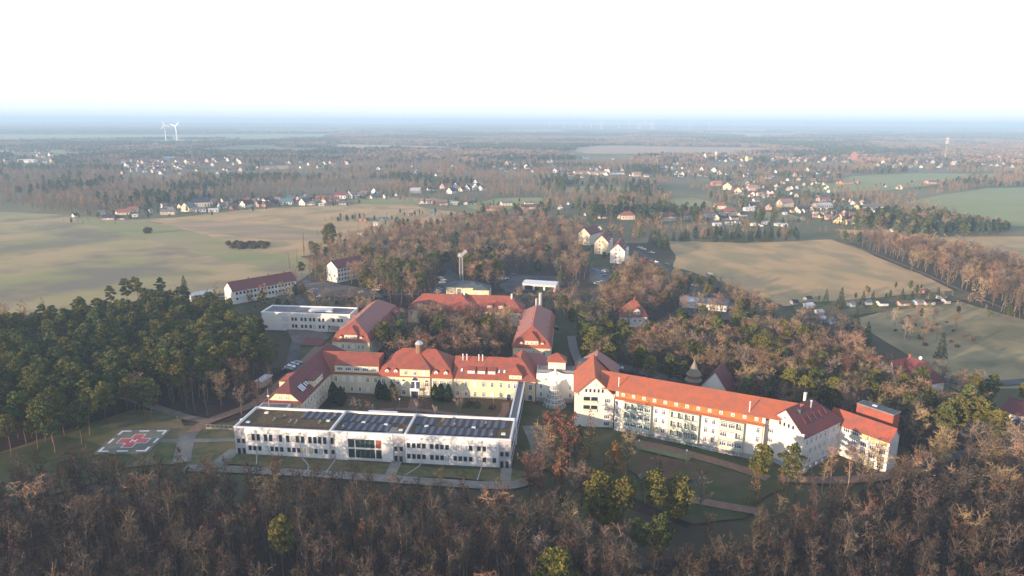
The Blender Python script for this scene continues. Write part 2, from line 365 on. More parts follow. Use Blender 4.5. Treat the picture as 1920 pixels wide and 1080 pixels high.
field([(560, 332), (670, 327), (665, 333), (570, 338)], 'field_far_green')
field([(1240, 252), (1330, 249), (1700, 252), (1690, 255), (1400, 256)], 'field_far')
field([(400, 246), (900, 244), (1000, 247), (620, 249)], 'field_far_green', keep=True)
field([(1380, 340), (1420, 344), (1400, 350), (1375, 346)], 'field_far_green')
field([(640, 376), (770, 370), (860, 376), (790, 384), (700, 384)], 'field_green', keep=False)
field([(1420, 396), (1480, 402), (1510, 412), (1440, 414)], 'field_green')
# near lawns and rough grass
field([(150, 800), (250, 770), (340, 772), (345, 800), (440, 800), (440, 870), (300, 872), (160, 880), (60, 905), (-120, 940), (-200, 900), (0, 850)], 'grass_rough', 'grass')
field([(360, 800), (442, 800), (443, 852), (960, 882), (1000, 890), (985, 915), (700, 893), (440, 872), (355, 868)], 'grass_lawn', 'grass')
field([(620, 735), (1000, 752), (1000, 812), (620, 790)], 'court_brown', 'courtyard_ground')
field([(970, 755), (1080, 775), (1150, 805), (1300, 838), (1440, 878), (1500, 895), (1440, 930), (1395, 975), (1300, 985), (1200, 940), (1100, 905), (1010, 880), (970, 830)], 'grass_deep', 'grass')
field([(1080, 455), (1190, 470), (1190, 500), (1130, 505), (1085, 500)], 'grass_deep', 'grass')
field([(545, 625), (640, 628), (620, 690), (560, 710), (540, 680)], 'grass_deep', 'grass')
field([(1040, 600), (1070, 625), (1060, 690), (1036, 660)], 'grass_deep', 'grass')
field([(1480, 570), (1800, 545), (1860, 560), (1700, 580), (1500, 600)], 'grass_rough', 'grass')
field([(-100, 880), (120, 820), (260, 862), (200, 900), (0, 960)], 'grass_deep', 'grass')
PATHS = []
def path(px, width, m, name='path', z=None, keep=True):
    P = [Vector(G(*p)) for p in px]
    # smooth
    for _ in range(2):
        Q = [P[0]]
        for a, b in zip(P, P[1:]): Q += [a*0.75+b*0.25, a*0.25+b*0.75]
        Q.append(P[-1]); P = Q
    L, R = [], []
    for i, p in enumerate(P):
        d = (P[min(i+1, len(P)-1)] - P[max(i-1, 0)]).normalized(); n = Vector((-d.y, d.x))*width/2
        L.append(p+n); R.append(p-n)
    LAYER[0] += 1; zz = 0.08+0.008*LAYER[0] if z is None else z
    mb = MB()
    for i in range(len(P)-1):
        mb.poly([(*R[i], zz), (*R[i+1], zz), (*L[i+1], zz), (*L[i], zz)])
    tag(mb.build(name, m), kind='structure')
    if keep:
        for i in range(len(P)-1):
            n_ = max(1, int((P[i+1]-P[i]).length/3))
            for k_ in range(n_): PATHS.append((P[i].lerp(P[i+1], (k_+0.5)/n_), width/2+0.9, 1.0))
path([(300, 828), (345, 829), (443, 826)], 2.4, 'concrete')
path([(230, 745), (300, 768), (350, 785), (385, 790)], 3.5, 'dirt')
path([(345, 868), (346, 835), (370, 800), (420, 780), (480, 760), (520, 725), (560, 690), (600, 650)], 4.2, 'gravel_red')
path([(345, 880), (400, 880), (600, 890), (800, 905), (950, 915), (990, 905), (1010, 880), (1008, 840), (990, 800)], 4.0, 'concrete')
path([(340, 870), (346, 840), (352, 815)], 5.0, 'concrete')
path([(443, 845), (420, 862), (398, 880)], 4.2, 'concrete')
path([(745, 866), (728, 900)], 3.2, 'concrete'); path([(950, 880), (946, 912)], 3.2, 'concrete')
for a_ in ([(565, 860), (582, 877), (571, 890)], [(630, 863), (608, 893)], [(792, 870), (782, 880), (760, 893)], [(903, 878), (895, 903)], [(482, 852), (481, 873)]):
    path(a_, 0.35, 'plinth_grey', 'gravel_strip')
path([(690, 775), (740, 768), (800, 772), (860, 780), (925, 790)], 2.2, 'gravel_red')
path([(772, 770), (778, 748)], 3.0, 'gravel_red'); path([(930, 794), (948, 775), (947, 757)], 2.6, 'gravel_red')
path([(1190, 832), (1260, 845), (1340, 867), (1400, 885), (1440, 900)], 4.0, 'gravel_red')
path([(1290, 938), (1350, 950), (1440, 965)], 3.5, 'gravel_red')
path([(1060, 880), (1100, 895), (1150, 905)], 2.6, 'gravel_red')
path([(1012, 800), (1015, 840), (1005, 880), (985, 910)], 4.0, 'gravel_red')
path([(1460, 900), (1560, 905), (1680, 895), (1720, 870), (1745, 850)], 4.0, 'gravel_red')
path([(1720, 870), (1800, 855), (1920, 840)], 4.5, 'asphalt', 'road')
path([(1700, 700), (1800, 720), (1850, 722), (2000, 712)], 5.0, 'asphalt', 'road')
path([(1190, 470), (1225, 490), (1262, 512), (1300, 545), (1350, 560), (1400, 590), (1440, 620)], 5.5, 'asphalt', 'road')
path([(1090, 690), (1076, 660), (1071, 632)], 4.0, 'paving', 'road')
path([(1118, 556), (1108, 575), (1090, 590)], 4, 'gravel_red')
path([(640, 560), (700, 555), (780, 552), (850, 560), (1000, 560), (1100, 560)], 5, 'asphalt', 'road')
path([(240, 576), (330, 562), (430, 552), (520, 540)], 4, 'dirt')
path([(1555, 448), (1600, 462), (1700, 500), (1800, 545), (1880, 580)], 3, 'dirt')
path([(560, 560), (580, 600), (560, 625), (545, 690)], 4.5, 'asphalt', 'road')
field([(535, 615), (625, 628), (600, 650), (550, 645)], 'dirt', 'yard')
field([(575, 634), (612, 638), (603, 652), (562, 649)], 'tile_dark', 'sports_court')
field([(820, 535), (842, 505), (862, 520), (842, 556), (800, 556)], 'asphalt', 'parking_lot')
field([(935, 537), (968, 517), (1050, 520), (1062, 536), (1000, 547), (950, 550)], 'asphalt', 'parking_lot')
field([(1104, 505), (1143, 503), (1146, 522), (1128, 540), (1108, 532)], 'asphalt', 'parking_lot')
field([(1150, 690), (1160, 683), (1230, 700), (1300, 722), (1290, 730), (1200, 712)], 'asphalt', 'parking_lot')
field([(1265, 585), (1300, 540), (1345, 552), (1410, 590), (1390, 606), (1300, 596)], 'asphalt', 'parking_lot', keep=False)
field([(535, 700), (548, 680), (575, 683), (560, 702)], 'asphalt', 'parking_lot')
field([(560, 535), (600, 530), (700, 545), (720, 560), (600, 558)], 'dirt', 'parking_lot')
field([(1190, 838), (1300, 858), (1290, 868), (1195, 845)], 'moss_terrace', 'terrace', keep=False)
field([(1185, 852), (1290, 868), (1330, 885), (1300, 905), (1200, 900), (1175, 880)], 'court_brown', 'leaf_strewn_ground', keep=False)
field([(1195, 893), (1225, 890), (1232, 898), (1200, 902)], 'water', 'pond', keep=False)

# ------------------------------------------------------------ helipad
hp = [G(*p) for p in ((193, 852), (280, 851), (306, 812), (224, 812))]
cx = sum(p[0] for p in hp)/4; cy = sum(p[1] for p in hp)/4
ang = math.atan2(hp[1][1]-hp[0][1], hp[1][0]-hp[0][0])
S = 7.3
pad = empty('helipad', (cx, cy, 0), ang, 'square grey helipad with a red cross and a white broken border on the rough grass', 'helipad')
b = MB(); b.box(-S-0.7, S+0.7, -S-0.7, S+0.7, 0.0, 0.9); b.build('slab', 'pad_grey', pad)
for a0, a1, c0, c1 in ((-S, -S+3.2, -S, -S+0.7), (-S, -S+0.7, -S+0.7, -S+3), (S-3.2, S, -S, -S+0.7), (S-0.7, S, -S+0.7, -S+3), (-S, -S+3.2, S-0.7, S), (-S, -S+0.7, S-3, S-0.7), (S-3.2, S, S-0.7, S), (S-0.7, S, S-3, S-0.7),
                       (-1.6, 1.6, -S, -S+0.7), (-1.6, 1.6, S-0.7, S), (-S, -S+0.7, -1.6, 1.6), (S-0.7, S, -1.6, 1.6)):
    b = MB(); b.box(a0, a1, c0, c1, 0.9020, 0.9100); b.build('border_marking', 'paint_white', pad)
b = MB(); q, r = 1.55, 4.5
for a in ((-r, r, -q, q), (-q, q, -r, r)): b.box(a[0]-0.22, a[1]+0.22, a[2]-0.22, a[3]+0.22, 0.9040 if a[0] == -r else 0.9010, 0.9125 if a[0] == -r else 0.9100)
b.build('cross_outline', 'paint_white', pad)
b = MB(); b.box(-r, r, -q, q, 0.9140, 0.9200); b.box(-q, q, -r, -q, 0.9140, 0.9190); b.box(-q, q, q, r, 0.9140, 0.9190)
b.build('red_cross', 'paint_red', pad)
b = MB(); b.box(-0.9, -0.5, -1.1, 1.1, 0.9240, 0.9300); b.box(0.5, 0.9, -1.1, 1.1, 0.9240, 0.9300); b.box(-0.5, 0.5, -0.2, 0.2, 0.9240, 0.9300)
b.build('letter_h', 'paint_white', pad)
local_rect(pad, -14, 14, -14, 14)

# ------------------------------------------------------------ building helpers
WIN = {}; WRG = random.Random(8)
def win_mesh(w_, h_, style):
    k = (round(w_, 2), round(h_, 2), style)
    if k in WIN: return WIN[k]
    b = MB(); g0 = 'glass_dark'
    if style in ('dark', 'blind', 'lit'):
        gm = {'dark': 'glass_dark', 'blind': 'blind_white', 'lit': 'blind_yellow'}[style]
        b.box(-w_/2, w_/2, -0.03, 0.12, 0, h_, 0)
        t = 0.06
        for x0, x1, z0, z1 in ((-w_/2-t, -w_/2, -t, h_+t), (w_/2, w_/2+t, -t, h_+t), (-w_/2, w_/2, -t, 0), (-w_/2, w_/2, h_, h_+t)): b.box(x0, x1, -0.06, 0.1, z0, z1, 1)
        me = b.mesh('window', [gm, 'frame_grey'])
    elif style == 'roof':
        b.box(-w_/2, w_/2, -0.05, 0.05, 0, h_, 0); me = b.mesh('window', ['blind_white', 'frame_white'])
    else:
        gm = 'glass_blue' if style != 'whiteblind' else 'blind_white'
        t = 0.13; s_ = 0.10
        b.box(-w_/2, w_/2, -0.03, 0.12, 0, h_, 0)
        for x0, x1, z0, z1 in ((-w_/2-s_, -w_/2+t*0.6, -0.06, h_+s_), (w_/2-t*0.6, w_/2+s_, -0.06, h_+s_), (-w_/2+t*0.6, w_/2-t*0.6, -0.06, t*0.6), (-w_/2+t*0.6, w_/2-t*0.6, h_-t*0.6, h_+s_)): b.box(x0, x1, -0.07, 0.1, z0, z1, 1)
        n = 2 if w_ < 1.7 else (3 if w_ < 2.5 else 4)
        for i in range(1, n): x = -w_/2+w_*i/n; b.box(x-0.05, x+0.05, -0.062, -0.03, 0.08, h_-0.08, 1)
        b.box(-w_/2+0.08, w_/2-0.08, -0.066, -0.03, h_*0.66, h_*0.66+0.09, 1)
        me = b.mesh('window', [gm, 'frame_white'])
    WIN[k] = me; return me
def win(root, side, a, z, w_, h_, style, base):
    """one window on a wall: side S faces -v at v=base, E faces +u at u=base, W faces -u"""
    if style == 'white' and WRG.random() < 0.16: style = 'whiteblind'
    if style == 'dark' and WRG.random() < 0.08: style = 'blind'
    loc, rz = {'S': ((a, base, z), 0), 'E': ((base, a, z), math.pi/2), 'W': ((base, a, z), -math.pi/2), 'N': ((a, base, z), math.pi)}[side]
    return link('window', win_mesh(w_, h_, style), root, loc, rz)
def row(root, side, a0, a1, n, z, w_, h_, style, base, skip=()):
    for i in range(n):
        if i in skip: continue
        win(root, side, a0 + (a1-a0)*(i/(n-1) if n > 1 else 0.5), z, w_, h_, style, base)
def roof_polys(u0, u1, v0, v1, ze, zr, axis, h0, h1, ov=0.5, flare=None):
    """gable or hip roof; h0/h1 = how far the ridge ends sit in from the wall ends (0 = gable)"""
    if axis == 'v':
        P = roof_polys(v0, v1, u0, u1, ze, zr, 'u', h0, h1, ov)
        return [[(y, x, z) for x, y, z in p][::-1] for p in P]
    vm = (v0+v1)/2; sl = (zr-ze)/((v1-v0)/2); zb = ze - sl*ov
    a0 = u0-(ov if h0 else 0.35); a1 = u1+(ov if h1 else 0.35); r0 = u0+h0 if h0 else a0; r1 = u1-h1 if h1 else a1
    b0, b1 = v0-ov, v1+ov
    P = [[(a0, b0, zb), (a1, b0, zb), (r1, vm, zr), (r0, vm, zr)], [(a1, b1, zb), (a0, b1, zb), (r0, vm, zr), (r1, vm, zr)]]
    if h0: P.append([(a0, b1, zb), (a0, b0, zb), (r0, vm, zr)])
    if h1: P.append([(a1, b0, zb), (a1, b1, zb), (r1, vm, zr)])
    return P
def wall_block(mb, u0, u1, v0, v1, z0, ze, zr, axis, h0, h1, m=0):
    mb.box(u0, u1, v0, v1, z0, ze, m)
    if axis == 'u':
        vm = (v0+v1)/2
        for h, x in ((h0, u0), (h1, u1)):
            if not h:
                s = 0.3 if x == u0 else -0.3
                a, c = min(x, x+s), max(x, x+s); d = 0.2
                mb.poly([(a, v0, ze), (a, vm, zr-d), (a, v1, ze)], m); mb.poly([(c, v0, ze), (c, v1, ze), (c, vm, zr-d)], m)
    else:
        um = (u0+u1)/2
        for h, y in ((h0, v0), (h1, v1)):
            if not h:
                s = 0.3 if y == v0 else -0.3
                a, c = min(y, y+s), max(y, y+s); d = 0.2
                mb.poly([(u0, a, ze), (u1, a, ze), (um, a, zr-d)], m); mb.poly([(u0, c, ze), (um, c, zr-d), (u1, c, ze)], m)
def block(root, u0, u1, v0, v1, ze, zr, axis, h0, h1, wm, rm, ov=0.5, z0=0.0, label=None, th=0.22, wname='wall', rname='roof'):
    b = MB(); wall_block(b, u0, u1, v0, v1, z0, ze, zr, axis, h0, h1); w_ = b.build(wname, wm, root, label=label)
    b = MB()
    for p in roof_polys(u0, u1, v0, v1, ze+0.02, zr, axis, h0, h1, ov): b.slab([(x, y, z+th) for x, y, z in p], th)
    # ridge tiles
    if axis == 'u': b.box(u0+h0-(0.3 if not h0 else 0), u1-h1+(0.3 if not h1 else 0), (v0+v1)/2-0.16, (v0+v1)/2+0.16, zr+th-0.12, zr+th+0.08)
    else: b.box((u0+u1)/2-0.16, (u0+u1)/2+0.16, v0+h0-(0.3 if not h0 else 0), v1-h1+(0.3 if not h1 else 0), zr+th-0.12, zr+th+0.08)
    r = b.build(rname, rm, root); local_rect(root, u0, u1, v0, v1); return r
def mansard(root, u0, u1, v0, v1, ze, zb, zr, axis, h0, h1, ins, wm, rm, z0=0.0, back=True):
    b = MB(); b.box(u0, u1, v0, v1, z0, ze); b.build('wall', wm, root)
    b = MB(); o = 0.5
    A = [(u0-o, v0-o), (u1+o, v0-o), (u1+o, v1+o), (u0-o, v1+o)]; B = [(u0+ins, v0+ins), (u1-ins, v0+ins), (u1-ins, v1-ins), (u0+ins, v1-ins)]
    for i in range(4):
        j = (i+1) % 4; b.slab([(*A[i], ze+0.1), (*A[j], ze+0.1), (*B[j], zb+0.2), (*B[i], zb+0.2)], 0.2)
    for p in roof_polys(u0+ins, u1-ins, v0+ins, v1-ins, zb+0.05, zr, axis, h0, h1, 0.15): b.slab([(x, y, z+0.22) for x, y, z in p], 0.22)
    if axis == 'v': b.box((u0+u1)/2-0.18, (u0+u1)/2+0.18, v0+ins+h0, v1-ins-h1, zr+0.1, zr+0.3)
    else: b.box(u0+ins+h0, u1-ins-h1, (v0+v1)/2-0.18, (v0+v1)/2+0.18, zr+0.1, zr+0.3)
    b.build('roof', rm, root); local_rect(root, u0, u1, v0, v1)
def dormer(root, u, v, z, w_, h_, d, rm, wm='plaster_cream', nwin=1, ws=(0.8, 1.1), kind='gable', rise=1.2, style='white', side='S'):
    """dormer with its face at (u, v), wall h_ high, running d metres back into the roof"""
    rz = {'S': 0, 'E': math.pi/2, 'W': -math.pi/2}[side]
    r = empty('dormer', (u, v, z), rz); r.parent = root
    b = MB(); b.box(-w_/2, w_/2, 0, d, 0, h_)
    if kind == 'gable':
        b.poly([(-w_/2, 0, h_), (w_/2, 0, h_), (0, 0, h_+rise-0.1)])
    b.build('wall', wm, r)
    b = MB(); o = 0.22
    if kind == 'gable':
        for p in roof_polys(-w_/2, w_/2, 0, d+rise, h_, h_+rise, 'v', 0, 0, o): b.slab([(x, y, zz+0.12) for x, y, zz in p], 0.12)
    elif kind == 'hip':
        for p in roof_polys(-w_/2, w_/2, 0, d+rise*1.5, h_, h_+rise, 'v', w_*0.42, 0, o): b.slab([(x, y, zz+0.12) for x, y, zz in p], 0.12)
    else:
        b.slab([(-w_/2-o, -o, h_), (w_/2+o, -o, h_), (w_/2+o, d+rise*2, h_+rise), (-w_/2-o, d+rise*2, h_+rise)][::1], -0.12)
    b.build('roof', rm, r)
    for i in range(nwin):
        x = 0 if nwin == 1 else -w_/2 + w_*(i+0.5)/nwin
        link('window', win_mesh(ws[0], ws[1], style), r, (x, 0, (h_-ws[1])/2))
    return r
def chimney(root, u, v, z0, z1, s=0.5, m='brick', n='chimney'):
    b = MB(); b.box(-s/2, s/2, -s/2, s/2, 0, z1-z0); b.box(-s/2-0.08, s/2+0.08, -s/2-0.08, s/2+0.08, z1-z0, z1-z0+0.15)
    return b.build(n, m, root, (u, v, z0))
def pipe(root, u, v, z0, z1, r=0.09, m='metal_white', n='vent_pipe'):
    b = MB(); b.tube((0, 0, 0), (0, 0, z1-z0), r, r, 8); b.tube((0, 0, z1-z0), (0, 0, z1-z0+0.25), r*1.6, r*1.2, 8)
    return b.build(n, m, root, (u, v, z0))

# ------------------------------------------------------------ the hospital, in its own survey grid
H0 = (-84.4, 191.4); TH = rad(-5.2)
def frame(name, o, th, label, cat): return empty(name, (o[0], o[1], 0), th, label, cat)
def FU(px, py, root, v, side='S'):
    """where the sight line through a photo pixel meets the vertical plane v = const (or u = const) of a building frame"""
    d = ray(px, py); th = root.rotation_euler.z; c, s = math.cos(th), math.sin(th); ox, oy = root.location.x, root.location.y
    if side == 'S': nx, ny = -s, c
    else: nx, ny = c, s
    t = (v + ox*nx + oy*ny)/(d[0]*nx + d[1]*ny)
    X, Y, Z = d[0]*t, d[1]*t, CAMH + d[2]*t
    return ((X-ox)*c + (Y-oy)*s if side == 'S' else -(X-ox)*s + (Y-oy)*c), Z
def rebase(root, u, v):
    for ch in root.children: ch.location = ch.location - Vector((u, v, 0))
    th = root.rotation_euler.z
    root.location = root.location + Vector((u*math.cos(th)-v*math.sin(th), u*math.sin(th)+v*math.cos(th), 0))

# --- new white wing with the flat green roof
R = frame('hospital_wing', H0, TH, 'long white two-storey flat-roofed hospital wing with solar panels on its brown sedum roof', 'building')
ZT = 9.2
b = MB(); b.box(0, 84.7, 0, 15, 0, 8.35); b.build('wall', 'render_white', R)
b = MB(); b.box(0.4, 84.3, 0.4, 14.6, 8.36, 8.5); b.build('green_roof', 'sedum', R)
b = MB()
t = 0.45
for x0, x1, y0, y1 in ((0, 84.7, 0, t), (0, 84.7, 15-t, 15), (0, t, t, 15-t), (84.7-t, 84.7, t, 15-t)): b.box(x0, x1, y0, y1, 8.352, ZT-0.1)
b.build('parapet', 'render_white', R)
b = MB()
for x0, x1, y0, y1 in ((-0.06, 84.76, -0.06, t+.05), (-0.06, 84.76, 15-t-.05, 15.06), (-0.06, t+.05, t+.05, 15-t-.05), (84.7-t-.05, 84.76, t+.05, 15-t-.05)): b.box(x0, x1, y0, y1, ZT-0.1, ZT)
for x in (30.1, 53.0): b.box(x-0.3, x+0.3, t+.06, 15-t-.06, 8.5, ZT+0.15)
b.build('coping', 'coping', R)
b = MB(); b.box(37.5, 46.5, 15.0, 15.9, 0, 8.9); b.box(37.3, 46.7, 15.06, 16.1, 8.9, 9.15); b.build('rear_bay', 'render_white', R)
def fp(zx, z1): return zx/6.75+430 if z1 else zx/6.1714+700
b = MB()
for a, c, z1 in ((75, 215, 1), (1268, 1345, 1), (228, 372, 0), (1450, 1592, 0)):
    ua, _ = FU(fp(a, z1), 840, R, 0); ub, _ = FU(fp(c, z1), 850, R, 0)
    b = MB(); b.box(max(ua, 0.02), min(ub, 84.66), -0.04, 0.02, 0.02, 8.9); b.build('cladding', 'cladding_grey', R)
for a, z1, n in ((262, 1, 1), (590, 1, 1), (805, 1, 1)):
    ua, _ = FU(fp(a, z1), 820, R, 0); b = MB(); b.box(ua-0.75, ua+0.75, -0.03, 0.02, 5.0, 7.0); b.build('cladding', 'cladding_grey', R)
for xs, z1, z, w_, h_, st in (((312, 375, 468, 531, 655, 745, 868, 932, 1025, 1088, 1148, 1212, 1305), 1, 4.95, 0.9, 2.05, 'dark'),
                      ((262, 322, 384, 475, 538, 597, 660, 752, 815, 875, 937, 1030, 1093, 1153, 1217, 1310), 1, 1.65, 0.9, 1.4, 'dark'),
                      ((407, 467, 523, 583, 675, 736, 793, 852, 945, 1005, 1063, 1125, 1221, 1282, 1340, 1400), 0, 5.05, 0.95, 1.45, 'dark'),
                      ((407, 467, 523, 583, 675, 736, 793, 852, 945, 1005, 1063, 1125, 1221, 1282, 1340, 1400), 0, 1.55, 0.95, 1.4, 'dark'),
                      ((125, 188), 1, 3.9, 0.9, 1.35, 'dark'), ((258, 320), 0, 3.75, 0.95, 1.35, 'dark'), ((1487, 1548), 0, 3.75, 0.95, 1.3, 'dark')):
    for x in xs:
        u_, _ = FU(fp(x, z1), 835, R, 0)
        s_ = st
        if z1 and z < 2 and x in (937, 1030): s_ = 'lit'
        if not z1 and ((z > 4.5 and x in (945, 1005, 1340, 1400)) or (z < 2 and x in (852, 1221, 1340))): s_ = 'blind'
        win(R, 'S', u_, z, w_, h_, s_, -0.05)
dm = MB(); dm.box(-0.45, 0.45, -0.04, 0.06, 0, 2.05, 0); dm.box(-0.5, -0.45, -0.06, 0.06, 0, 2.1, 1); dm.box(0.45, 0.5, -0.06, 0.06, 0, 2.1, 1); dm.box(-0.45, 0.45, -0.06, 0.06, 2.05, 2.1, 1)
dme = dm.mesh('door', ['glass_dark', 'frame_grey'])
for x, z1 in ((135, 1), (197, 1), (262, 0), (320, 0), (1487, 0), (1548, 0)): link('door', dme, R, (FU(fp(x, z1), 855, R, 0)[0], -0.06, 0.05))
ua, ub = FU(653, 830, R, 0)[0], FU(715.5, 840, R, 0)[0]
b = MB(); b.box(ua-0.25, ub+0.25, -0.16, -0.005, 0.5, 8.0, 1)
L = ub-ua; ws = (0, 0.19*L, 0.22*L, 0.80*L, 0.83*L, L)
for z0, z1_ in ((0.95, 3.75), (4.35, 7.0)):
    for k in (0, 2, 4):
        mm = 0
        if k == 4 and z0 > 4: mm = 2
        b.box(ua+ws[k], ua+ws[k+1], -0.18, -0.1, z0, z1_, mm)
        if k == 2:
            for i in range(1, 4): x = ua+ws[2]+(ws[3]-ws[2])*i/4; b.box(x-0.05, x+0.05, -0.2, -0.12, z0, z1_, 3)
b.build('curtain_wall', ['glass_green', 'frame_white', 'brick', 'frame_grey'], R)
b = MB(); b.box(ub+0.3, FU(fp(228, 0), 840, R, 0)[0], -0.2, 0.0, 0.02, ZT-0.12); b.build('wall_pier', 'render_white', R)
b = MB(); b.box(FU(fp(1345, 1), 840, R, 0)[0], ua-0.3, -0.2, 0.0, 0.02, ZT-0.12); b.build('wall_pier', 'render_white', R)
for x, z1 in ((340, 1), (897, 1), (1335, 1), (552, 0), (1252, 0)):
    u_, _ = FU(fp(x, z1), 830, R, 0); bb = MB(); bb.tube((0, -0.28, 0.05), (0, -0.28, 8.0), 0.07, 0.07, 6); bb.box(-0.16, 0.16, -0.36, -0.05, 7.9, 8.3); bb.build('downpipe', 'metal_light', R, (u_, 0, 0))
# glazed right-hand end wall
for i in range(6): win(R, 'E', 1.6+i*2.35, 5.0, 1.1, 1.7, 'dark', 84.75); win(R, 'E', 1.6+i*2.35, 1.4, 1.1, 1.7, 'dark', 84.75)
pm = MB()
PLEN = 2.55
for sgn in (-1, 1):
    A = [(0, -PLEN, 0.30), (0, PLEN, 0.30), (sgn*1.08, PLEN, 0.10), (sgn*1.08, -PLEN, 0.10)]
    if sgn < 0: A = [A[0], A[3], A[2], A[1]][::-1] if False else [A[1], A[0], A[3], A[2]][::-1][::-1]
    pm.slab(A if sgn < 0 else A[::-1], 0.05, 0 if sgn > 0 else 1)
pme = pm.mesh('solar_panel', ['panel_glass', 'panel_glass_lit'])
rr = random.Random(4)
SP = []
for i in range(5): SP.append((18.2+i*2.35, 11.6))
for i in range(9): SP.append((31.9+i*2.3, 10.9))
for i in range(7): SP.append((33.2+i*2.3, 5.0))
for i in range(13):
    if i not in (3,): SP.append((54.9+i*2.25, 10.9))
for i in range(11): SP.append((56.2+i*2.25, 4.7))
for (u_, v_) in SP:
    o = link('solar_panel', pme, R, (u_, v_, 8.52)); o.scale = (1.05, 1.0, 1)
sk = MB(); sk.box(-0.62, 0.62, -0.5, 0.5, 0, 0.3, 1); sk.box(-0.56, 0.56, -0.44, 0.44, 0.3, 0.4, 0); ske = sk.mesh('skylight', ['blind_white', 'coping'])
for u_, v_ in ((5, 11.9), (2.4, 4.4), (26.6, 8.1), (38.0, 8.0), (45.3, 7.2), (50.8, 3.9), (58.0, 7.4), (72.5, 7.9), (82.0, 4.6)): link('skylight', ske, R, (u_, v_, 8.5))
vt = MB(); vt.tube((0, 0, 0), (0, 0, 0.7), 0.25, 0.25, 8); vt.dome((0, 0, 0.7), 0.42, 8, 3); vt.box(-0.7, -0.2, -0.5, 0.2, 0, 0.35); vte = vt.mesh('roof_vent', ['roof_grey'])
for u_, v_ in ((15.5, 6.2), (17.5, 6.0), (12.3, 9.1), (24.8, 6.6), (27.8, 11.4), (62.5, 12.0), (76.0, 11.0), (78.8, 3.0), (33.0, 4.0), (66.5, 9.0), (10, 7)): link('roof_vent', vte, R, (u_, v_, 8.5))
b = MB(); b.box(46.8, 49.6, 0.5, 5.6, 8.51, 8.72); b.box(49.6, 51.6, 0.5, 3.6, 8.51, 8.7); b.build('roof_deck', 'concrete', R)
b = MB(); b.tube((-1.6, 8.6, 0), (-1.6, 8.6, 7.6), 0.75, 0.75, 14); b.build('steel_tank', 'metal_white', R)
b = MB(); b.box(-0.5, 9.0, 15.2, 20.8, 0, 7.6); b.box(-0.7, 9.2, 15.0, 21.0, 7.6, 7.9); b.build('link_block', ['plaster_ivory'], R)
b = MB(); b.box(-0.2, 8.7, 15.6, 20.4, 7.9, 8.0); b.build('link_roof', ['roof_grey'], R)
b = MB(); b.tube((3.2, 17.5, 8), (3.2, 17.5, 14.5), 0.05, 0.03, 6); b.box(2.8, 3.6, 17.4, 17.6, 11.8, 12.1); b.build('antenna_mast', 'metal_white', R)
local_rect(R, 0, 84.7, 0, 21)
# --- covered walkway
R = frame('covered_walkway', H0, TH, 'long narrow pale covered walkway linking the flat-roofed wing to the red-roofed courtyard building', 'walkway')
b = MB(); b.box(82.5, 85.2, 15.1, 49.6, 0, 7.4); b.build('wall', 'render_white', R)
b = MB(); b.box(82.9, 84.8, 15.1, 49.6, 7.42, 7.5); b.build('roof', 'paving', R)
b = MB(); b.box(82.4, 82.9, 15.1, 49.6, 7.4, 8.0); b.box(84.8, 85.3, 15.1, 49.6, 7.4, 8.0); b.build('coping', 'coping', R)
b = MB()
for i in range(17):
    for z in (0.6, 4.0): b.box(85.2, 85.26, 15.7+i*2, 17.2+i*2, z, z+2.6)
b.build('glazing', 'glass_blue', R); local_rect(R, 82.5, 85.2, 15, 49); rebase(R, 83.8, 15)

# --- yellow courtyard building
R = frame('hospital_building', H0, TH, 'cream three-winged old hospital building with red roofs and a domed lantern behind the court', 'building')
CW = 'plaster_cream'; CR = 'tile_red'
# left wing
b = MB(); b.box(0, 12.3, 22, 72, 0, 8.3); b.poly([(0.6, 22, 8.3), (11.7, 22, 8.3), (8.6, 22, 11.2), (3.7, 22, 11.2)]); b.build('wall', CW, R)
b = MB()
zr, ze, um = 14.3, 8.2, 6.15
b.slab([(-0.5, 21.2, ze), (3.5, 21.7, 11.4), (um, 27.5, zr), (um, 66, zr), (-0.5, 72.5, ze)][::-1], 0.25)
b.slab([(12.8, 21.2, ze), (12.8, 72.5, ze), (um, 66, zr), (um, 27.5, zr), (8.8, 21.7, 11.4)][::-1], 0.25) if False else b.slab([(12.8, 21.2, ze), (12.8, 72.5, ze), (um, 66, zr), (um, 27.5, zr), (8.8, 21.7, 11.4)], 0.25)
b.slab([(3.3, 21.5, 11.3), (9.0, 21.5, 11.3), (um, 27.5, zr+0.02)], 0.25)
b.slab([(12.8, 72.5, ze), (-0.5, 72.5, ze), (um, 66, zr+0.02)], 0.25)
b.slab([(-0.5, 20.9, 8.0), (12.8, 20.9, 8.0), (12.5, 22.05, 8.55), (-0.2, 22.05, 8.55)], 0.2)
b.box(um-0.17, um+0.17, 27.6, 66, zr-0.1, zr+0.12)
b.build('roof', 'tile_dark', R)  # darker tiles carry the shade of the slope facing away from the sun
for u_ in (5.0, 7.3): win(R, 'S', u_, 9.0, 0.7, 1.2, 'white', 21.93)
for i in range(10):
    win(R, 'E', 25+i*2.7, 4.9, 1.05, 2.0, 'white', 12.36); win(R, 'E', 25+i*2.7, 1.2, 1.05, 1.9, 'white', 12.36)
win(R, 'S', 10.3, 5.6, 1.3, 0.9, 'white', 21.93)
dormer(R, 12.2, 38.2, 8.7, 8.5, 2.3, 4.0, 'tile_dark', CW, 3, (1.2, 1.1), 'shed', 1.0, side='E')
dormer(R, 0.4, 36, 8.8, 7.5, 2.2, 2.5, 'tile_red', CW, 3, (1.1, 1.1), 'shed', 1.6, side='W')
